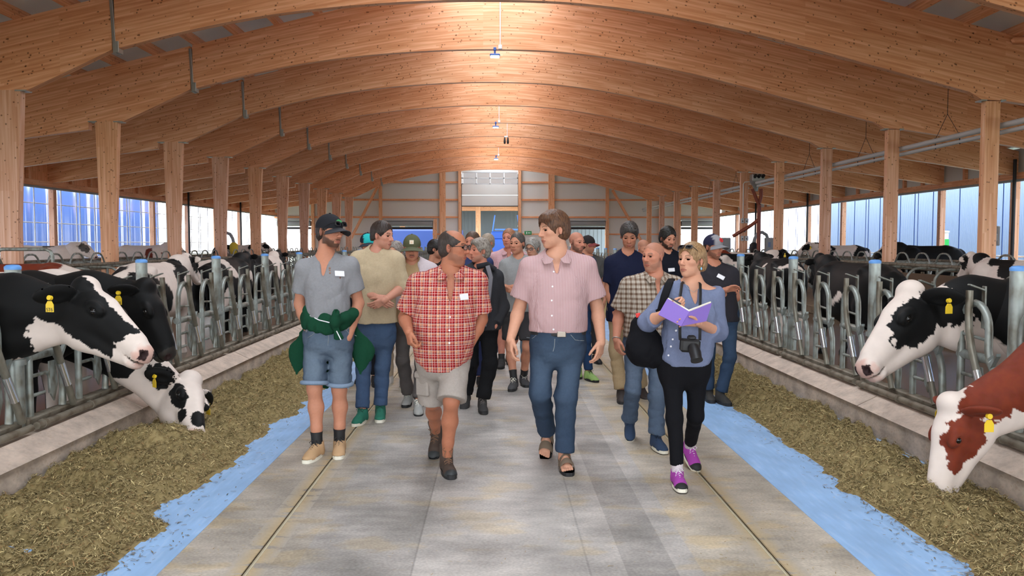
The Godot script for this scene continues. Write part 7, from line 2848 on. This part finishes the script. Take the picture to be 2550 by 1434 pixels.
	# --- those farther back
	var back := [
		{"label": "black-bearded man in black zip jacket between navy shirt and woman", "d": 9.5, "crown": [1662, 567], "look": [22, -14, 0], "skin": skin, "beard": 0.95, "beard_col": lin(24, 18, 16), "brow": lin(30, 22, 20), "hair": {"style": "curly", "col": lin(24, 20, 18), "vol": 0.014, "up": 1.5, "rough": 0.007, "nape": -0.05}, "top": {"mat": cloth(srgb(26, 28, 38)), "called": "zip_jacket", "hem": 770, "sleeve": 1.9, "open": [0.05, 0.03]}, "tag": [1672, 672, 4], "bottom": {"mat": cloth(srgb(40, 44, 56))}, "shoe": {"mat": blk, "sole": rubber}},
		{"label": "laughing bald man in jeans and pale green shoes behind the pink shirt", "d": 9.6, "crown": [1436, 578], "look": [40, -4, 0], "skin": lin(196, 134, 111), "scalp": 0.2, "beard": 0.75, "beard_col": lin(84, 62, 52), "top": {"mat": cloth(srgb(48, 56, 84)), "called": "shirt", "hem": 775, "sleeve": 0.7}, "bottom": {"mat": cloth(dark_denim)}, "shoe": {"mat": mat(srgb(140, 170, 96), 0.8), "sole": rubber, "lace": blk}, "footA": [1440, 0.2, 0.088, -6, 0], "footB": [1466, -0.05, 0.088, 22, 0]},
		{"label": "smiling man in dark cap with red peak beside the laughing bald man", "d": 11.1, "crown": [1464, 588], "look": [60, -4, 0], "skin": skin, "beard": 0.3, "cap": {"col": lin(40, 34, 36), "peak": mat(srgb(110, 36, 34), 0.8)}, "hair": {"vol": 0.004}, "top": {"mat": cloth(srgb(90, 88, 86)), "called": "shirt", "hem": 760, "sleeve": 0.7}, "bottom": {"mat": cloth(srgb(60, 58, 60))}, "shoe": {"mat": blk, "sole": rubber}},
		{"label": "man in navy and turquoise cap behind the beige sweatshirt", "d": 9.4, "crown": [916, 582], "look": [20, -10, 0], "skin": skin, "cap": {"col": lin(30, 34, 48), "front": lin(46, 170, 170), "peak": mat(srgb(30, 34, 48), 0.8)}, "hair": {"vol": 0.004, "col": lin(60, 40, 30)}, "top": {"mat": cloth(srgb(30, 30, 36)), "called": "shirt", "hem": 770, "sleeve": 1.9}, "bottom": {"mat": cloth(srgb(30, 30, 36))}, "shoe": {"mat": blk, "sole": rubber}},
		{"label": "grey-haired woman in red jacket with light trousers and white trainers", "d": 9.2, "crown": [985, 602], "look": [-20, -6, 0], "skin": pale, "s": 0.9, "hair": {"style": "long", "col": lin(96, 88, 82), "col2": lin(164, 154, 146), "vol": 0.014}, "top": {"mat": cloth(srgb(186, 34, 44)), "called": "jacket", "hem": 775, "sleeve": 1.9}, "bottom": {"mat": cloth(srgb(196, 178, 156))}, "shoe": {"mat": mat(srgb(206, 204, 200), 0.7), "sole": cream}},
		{"label": "dark-haired man seen in profile behind the man with glasses", "d": 10.4, "crown": [1086, 598], "look": [75, -4, 0], "skin": skin, "hair": {"style": "curly", "col": lin(28, 22, 20), "vol": 0.016, "rough": 0.006}, "beard": 0.3, "top": {"mat": cloth(srgb(54, 48, 46)), "called": "shirt", "hem": 770, "sleeve": 1.9}, "bottom": {"mat": cloth(srgb(50, 50, 56))}, "shoe": {"mat": blk, "sole": rubber}},
		{"label": "balding man peering over the grey-haired man in the dark jacket", "d": 9.3, "crown": [1176, 577], "look": [-20, 0, 0], "skin": lin(190, 126, 103), "hair": {"col": lin(72, 56, 46), "vol": 0.006, "bald": 0.0}, "top": {"mat": cloth(srgb(60, 70, 110)), "called": "shirt", "hem": 770, "sleeve": 0.7}, "bottom": {"mat": cloth(srgb(44, 50, 84))}, "shoe": {"mat": blk, "sole": rubber}},
		{"label": "man in red-collared pink checked shirt and denim shorts farther back", "d": 10.7, "crown": [1267, 570], "look": [-22, 0, 0], "skin": lin(198, 130, 109), "beard": 0.3, "beard_col": lin(150, 110, 92), "hair": {"col": lin(128, 84, 60), "col2": lin(170, 126, 98), "vol": 0.008, "line": 0.076}, "top": {"mat": cloth(Color(0.95, 0.92, 0.93), 0.85, small, 60.0), "called": "checked_shirt", "hem": 765, "sleeve": 1.0, "neck": "collar", "open": [0.062, 0.09]}, "bottom": {"mat": cloth(srgb(76, 100, 140)), "called": "denim_shorts", "len": 0.8, "hem_r": 0.1}, "sock": {"mat": blk, "h": 0.08}, "shoe": {"mat": mat(srgb(56, 54, 54), 0.8), "sole": rubber}, "footA": [1249, -0.1, 0.088, -8, 0], "footB": [1268, 0.2, 0.088, 8, 0]},
		{"label": "curly grey-haired woman with glasses in pale jeans behind folded arms", "d": 10.2, "crown": [1326, 595], "look": [-30, -10, 0], "skin": pale, "hair": {"style": "curly", "col": lin(104, 98, 92), "col2": lin(176, 172, 166), "vol": 0.022, "rough": 0.0055}, "glasses": {"mat": blk, "lens": clear, "y": 0.003, "z": 0.108}, "top": {"mat": cloth(srgb(120, 120, 128)), "called": "shirt", "hem": 775, "sleeve": 1.4}, "bottom": {"mat": cloth(srgb(126, 148, 168))}, "shoe": {"mat": mat(srgb(170, 164, 156), 0.8), "sole": cream}},
		{"label": "person with cropped grey hair half hidden behind the navy shirt", "d": 11.0, "crown": [1602, 597], "look": [30, -20, 0], "skin": skin, "scalp": 0.3, "top": {"mat": cloth(srgb(40, 44, 70)), "called": "shirt", "hem": 755, "sleeve": 0.7}, "bottom": {"mat": cloth(srgb(60, 60, 66))}, "shoe": {"mat": blk, "sole": rubber}},
		{"label": "person in mint green shirt behind the grey-haired man in dark jacket", "d": 11.2, "crown": [1213, 583], "look": [-40, 0, 0], "skin": skin, "hair": {"col": lin(128, 112, 96), "col2": lin(170, 156, 140), "vol": 0.012}, "top": {"mat": cloth(srgb(150, 204, 190)), "called": "shirt", "hem": 755, "sleeve": 0.7}, "bottom": {"mat": cloth(srgb(44, 56, 96))}, "shoe": {"mat": blk, "sole": rubber}},
	]
	for sp in back:
		sp.hip = [sp.crown[0], 780]
		person(sp)

func circle(r: float) -> PackedVector2Array:
	var p := PackedVector2Array()
	for i in 18:
		p.append(Vector2(cos(TAU * i / 18.0), sin(TAU * i / 18.0)) * r)
	return p

func tied_jacket(t: Node3D, sp: Dictionary) -> void:
	var J: Dictionary = sp.J
	var P := func(x: float, y: float, dz: float) -> Vector3: return at(x, y, sp.d + dz) - sp.pos
	var green := cloth(srgb(26, 74, 52))
	queue(obj("tied_jacket", null, green, t), func(mb: MB) -> void:
		var f := Field.new(J.hpA + Vector3(-0.25, -0.5, -0.28), J.hpB + Vector3(0.28, 0.25, 0.32), 0.011)
		# a band round the waist with its knot, the flap behind and the sleeves in front
		var ring := []
		for i in 16:
			var a := TAU * i / 16.0
			ring.append((J.hpA + J.hpB) * 0.5 + Vector3(cos(a) * 0.182, 0.10 - 0.035 * sin(a) + 0.03 * absf(cos(a)), sin(a) * 0.150))
		for i in 16:
			f.cap(ring[i], ring[(i + 1) % 16], 0.05, 0.05, 0.02, Vector3(cos(TAU * i / 16.0), 0, sin(TAU * i / 16.0)), 0.4)
		f.ell(P.call(835, 800, -0.2), Vector3(0.042, 0.045, 0.035), 0.02)
		f.cap(P.call(834, 792, -0.2), P.call(838, 778, -0.215), 0.032, 0.026, 0.015)
		f.ell(P.call(839, 776, -0.24), Vector3(0.017, 0.02, 0.03), 0.006, Basis(), true)
		f.cap(P.call(834, 808, -0.195), P.call(845, 846, -0.18), 0.03, 0.042, 0.02, Vector3(0, 0, 1), 0.5, true)
		f.cap(P.call(830, 800, -0.185), P.call(768, 772, -0.06), 0.034, 0.046, 0.02, Vector3(0, 0, 1), 0.6)
		f.cap(P.call(829, 806, -0.18), P.call(766, 806, -0.06), 0.026, 0.05, 0.02, Vector3(0, 0, 1), 0.6)
		f.cap(P.call(840, 798, -0.185), P.call(880, 780, -0.05), 0.03, 0.044, 0.02, Vector3(0, 0, 1), 0.6)
		for q in [[[772, 812], [748, 880], [738, 935]], [[873, 815], [903, 875], [898, 935]]]:
			f.cap(P.call(q[0][0], q[0][1], 0.05), P.call(q[1][0], q[1][1], 0.08), 0.05, 0.085, 0.03, Vector3(0, 0, 1), 0.4)
			f.cap(P.call(q[1][0], q[1][1], 0.08), P.call(q[2][0], q[2][1], 0.06), 0.085, 0.012, 0.03, Vector3(0, 0, 1), 0.4)
		f.cap(P.call(818, 815, 0.2), P.call(818, 915, 0.2), 0.14, 0.17, 0.03, Vector3(0, 0, 1), 0.2)
		f.ripple(fold_noise, 0.006, Vector3(1.6, 0.8, 1.6))
		f.into(mb)
	)
	var pm := MB.new()
	pm.tube([P.call(772, 786, -0.115), P.call(795, 797, -0.175), P.call(820, 803, -0.222)], 0.004, 6)
	pm.tube([P.call(838, 824, -0.215), P.call(849, 846, -0.215)], 0.004, 6)
	obj("jacket_piping", pm, M.tagwhite, t)

func cargo_pocket(t: Node3D, sp: Dictionary) -> void:
	var J: Dictionary = sp.J
	var u: Vector3 = (J.knA - J.hpA).normalized()
	var c: Vector3 = J.hpA.lerp(J.knA, 0.62) + Vector3(-0.056, 0, 0.062)
	var b := Basis(Vector3.UP, -0.72) * Basis(Vector3(0, 0, 1), 0.02)
	var m := MB.new()
	m.box(c, Vector3(0.12, 0.15, 0.035), b, 0.012)
	obj("cargo_pocket", m, sp.bottom.mat, t)
	m = MB.new()
	m.box(c + Vector3(-0.008, 0.075, 0.010), Vector3(0.13, 0.05, 0.035), b, 0.012)
	obj("pocket_flap", m, sp.bottom.mat, t)

func open_vest(t: Node3D, sp: Dictionary) -> void:
	var J: Dictionary = sp.J
	queue(obj("open_vest", null, cloth(srgb(214, 200, 204)), t), func(mb: MB) -> void:
		var f := Field.new(J.shA - Vector3(0.2, 0.6, 0.25), J.shB + Vector3(0.2, 0.25, 0.25), 0.014)
		torso(f, J, sp, 0.034, sp.get("s", 1.0))
		f.ell(J.neck + Vector3(0, -0.2, 0.17), Vector3(0.085, 0.42, 0.16), 0.02, Basis(), true)
		f.ell(J.neck + Vector3(0, 0.05, 0.02), Vector3(0.075, 0.075, 0.09), 0.01, Basis(), true)
		f.cut(J.hpA + Vector3(0, 0.1, 0), Vector3(0, -1, 0))
		f.into(mb)
	)

func jacket_trim(t: Node3D, sp: Dictionary) -> void:
	var P := func(x: float, y: float, dz: float) -> Vector3: return at(x, y, sp.d + dz) - sp.pos
	var m := MB.new()
	m.tube([P.call(1214, 662, -0.13), P.call(1222, 690, -0.185), P.call(1217, 740, -0.2), P.call(1206, 812, -0.19)], 0.022, 8, true, false, 0.3, Vector3(0, 0, 1))
	obj("jacket_lining", m, cloth(srgb(128, 126, 132)), t)
	m = MB.new()
	m.tube([P.call(1188, 664, -0.08), P.call(1214, 658, -0.1), P.call(1234, 672, -0.1)], 0.026, 8)
	obj("jacket_collar", m, cloth(srgb(50, 50, 54)), t)

func bracelet(t: Node3D, sp: Dictionary) -> void:
	var J: Dictionary = sp.J
	var m := MB.new()
	var ring := []
	var u: Vector3 = (J.wrA - J.elA).normalized()
	for i in 16:
		var a := TAU * i / 16.0
		var v := Vector3(cos(a), 0, sin(a))
		ring.append(J.wrA + (v - u * u.dot(v)).normalized() * 0.031)
	m.tube(ring, 0.004, 6, false, true)
	obj("bracelet", m, M.steel, t)

func lady_things(sp: Dictionary, t: Node3D) -> void:
	var P := func(x: float, y: float, dz: float) -> Vector3: return at(x, y, sp.d + dz)
	var J: Dictionary = sp.J
	var o: Vector3 = sp.pos
	# notebook
	var nb := thing("notebook", "open purple notebook held by the woman in the blue blouse", "notebook", "", P.call(1708, 790, -0.36))
	var q := func(x: float, y: float, dz: float) -> Vector3: return P.call(x, y, dz) - nb.position
	var lilac := mat(srgb(124, 96, 178), 0.6)
	obj("cover", slab([q.call(1639, 783, -0.30), q.call(1696, 812, -0.39), q.call(1717, 776, -0.37), q.call(1662, 743, -0.27)], 0.006), lilac, nb)
	obj("cover", slab([q.call(1697, 812, -0.39), q.call(1759, 800, -0.31), q.call(1773, 754, -0.28), q.call(1718, 776, -0.37)], 0.006), lilac, nb)
	obj("pages", slab([q.call(1642, 780, -0.288), q.call(1696, 807, -0.376), q.call(1717, 772, -0.356), q.call(1664, 741, -0.258)], 0.012), cream_paper(), nb)
	obj("pages", slab([q.call(1698, 807, -0.376), q.call(1757, 795, -0.298), q.call(1771, 751, -0.268), q.call(1719, 771, -0.356)], 0.012), cream_paper(), nb)
	var em := MB.new()
	var heart := PackedVector2Array()
	for i in 20:
		var a := TAU * i / 20.0
		heart.append(Vector2(0.8 * pow(sin(a), 3), 0.65 * cos(a) - 0.25 * cos(2 * a) - 0.1 * cos(3 * a)) * 0.016)
	var e0: Vector3 = q.call(1759, 800, -0.31) - q.call(1697, 812, -0.39)
	var e1: Vector3 = q.call(1718, 776, -0.37) - q.call(1697, 812, -0.39)
	var en := e0.cross(e1).normalized()
	em.prism(heart, Transform3D(Basis(e0.normalized(), en.cross(e0.normalized()), en), q.call(1752, 770, -0.304)), 0.002)
	obj("emblem", em, mat(srgb(44, 30, 60), 0.6), nb)
	var pen := thing("pen", "dark pen in the raised hand of the woman behind the notebook", "pen", "", P.call(1684, 752, -0.3))
	var pm := MB.new()
	pm.tube([Vector3(-0.03, 0.024, -0.02), Vector3(0.025, -0.01, 0.02)], 0.0045, 8)
	obj("pen_barrel", pm, mat(srgb(40, 44, 60), 0.3), pen)
	# camera on its strap
	var cm := thing("camera", "black camera hanging on a strap in front of the blue blouse", "camera", "", P.call(1718, 868, -0.30))
	var bk := mat(srgb(22, 22, 24), 0.5)
	var m := MB.new()
	m.box(Vector3(0, 0.02, 0), Vector3(0.125, 0.085, 0.06), Basis(Vector3(0, 0, 1), -0.06), 0.014)
	obj("camera_body", m, bk, cm)
	m = MB.new()
	m.box(Vector3(0.01, 0.07, 0), Vector3(0.05, 0.03, 0.05), Basis(), 0.01)
	obj("viewfinder", m, bk, cm)
	m = MB.new()
	m.tube([Vector3(0.015, 0.01, 0.03), Vector3(0.017, -0.02, 0.075), Vector3(0.019, -0.055, 0.1)], PackedFloat32Array([0.036, 0.037, 0.034]), 18)
	m.tube([Vector3(0.019, -0.055, 0.1), Vector3(0.0195, -0.062, 0.105)], 0.038, 18)
	obj("lens_barrel", m, bk, cm)
	m = MB.new()
	var pts := []
	for e: float in [-1.0, 1.0]:
		m = MB.new()
		m.tube([Vector3(e * 0.062, 0.055, 0.0), P.call(1718 + e * 25, 830, -0.26) - cm.position, P.call(1718 + e * 25, 770, -0.22) - cm.position, P.call(1719 + e * 25, 735, -0.16) - cm.position, P.call(1721 + e * 23, 706, -0.09) - cm.position, P.call(1722 + e * 14, 696, 0.06) - cm.position], 0.010, 8, true, false, 0.25, Vector3(0, 0, 1))
		obj("strap", m, bk, cm)
	# backpack over her right shoulder
	var bp := thing("backpack", "black backpack with a red tab slung over the woman's shoulder", "backpack", "", P.call(1608, 845, 0.03))
	queue(obj("bag_body", null, cloth(srgb(22, 22, 26)), bp), func(mb: MB) -> void:
		var f := Field.new(Vector3(-0.25, -0.26, -0.2), Vector3(0.25, 0.22, 0.2), 0.011)
		f.cap(Vector3(-0.03, 0.09, 0), Vector3(-0.02, -0.06, 0.0), 0.08, 0.12, 0.05, Vector3(0, 0, 1), 0.8)
		f.cap(Vector3(0.0, -0.06, 0), Vector3(0.09, -0.1, 0), 0.115, 0.1, 0.05)
		f.ripple(fold_noise, 0.007, Vector3(1.4, 1.4, 1.4))
		f.into(mb)
	)
	m = MB.new()
	m.tube([Vector3(-0.03, 0.12, 0.04), P.call(1645, 775, -0.1) - bp.position, P.call(1655, 738, -0.13) - bp.position, P.call(1665, 708, -0.06) - bp.position, P.call(1672, 695, 0.05) - bp.position, P.call(1650, 760, 0.2) - bp.position], 0.026, 8, true, false, 0.25, Vector3(0, 0, 1))
	obj("shoulder_strap", m, cloth(srgb(28, 28, 32)), bp)
	m = MB.new()
	m.box(P.call(1589, 785, 0.0) - bp.position, Vector3(0.03, 0.03, 0.012), Basis(Vector3(0, 0, 1), 0.2), 0.003)
	obj("red_tab", m, mat(srgb(220, 50, 44), 0.5), bp)
	# jewellery
	m = MB.new()
	var ear: Vector3 = sp.T * Vector3(0.082, -0.045, -0.005)
	m.lathe([Vector2(0.0005, -0.022), Vector2(0.006, -0.015), Vector2(0.005, -0.006), Vector2(0.0005, 0.0)], ear, 10)
	obj("earring", m, mat(srgb(130, 190, 220), 0.2), t)
	m = MB.new()
	var nk: Vector3 = J.neck
	m.tube([nk + Vector3(-0.06, 0.04, 0.03), nk + Vector3(-0.045, -0.01, 0.085), nk + Vector3(-0.01, -0.035, 0.105), nk + Vector3(0.03, -0.01, 0.09), nk + Vector3(0.055, 0.04, 0.03)], 0.0015, 5)
	obj("necklace", m, M.steel, t)

func cream_paper() -> StandardMaterial3D:
	if not M.has("paper"):
		M.paper = mat(srgb(232, 226, 206), 0.8)
	return M.paper
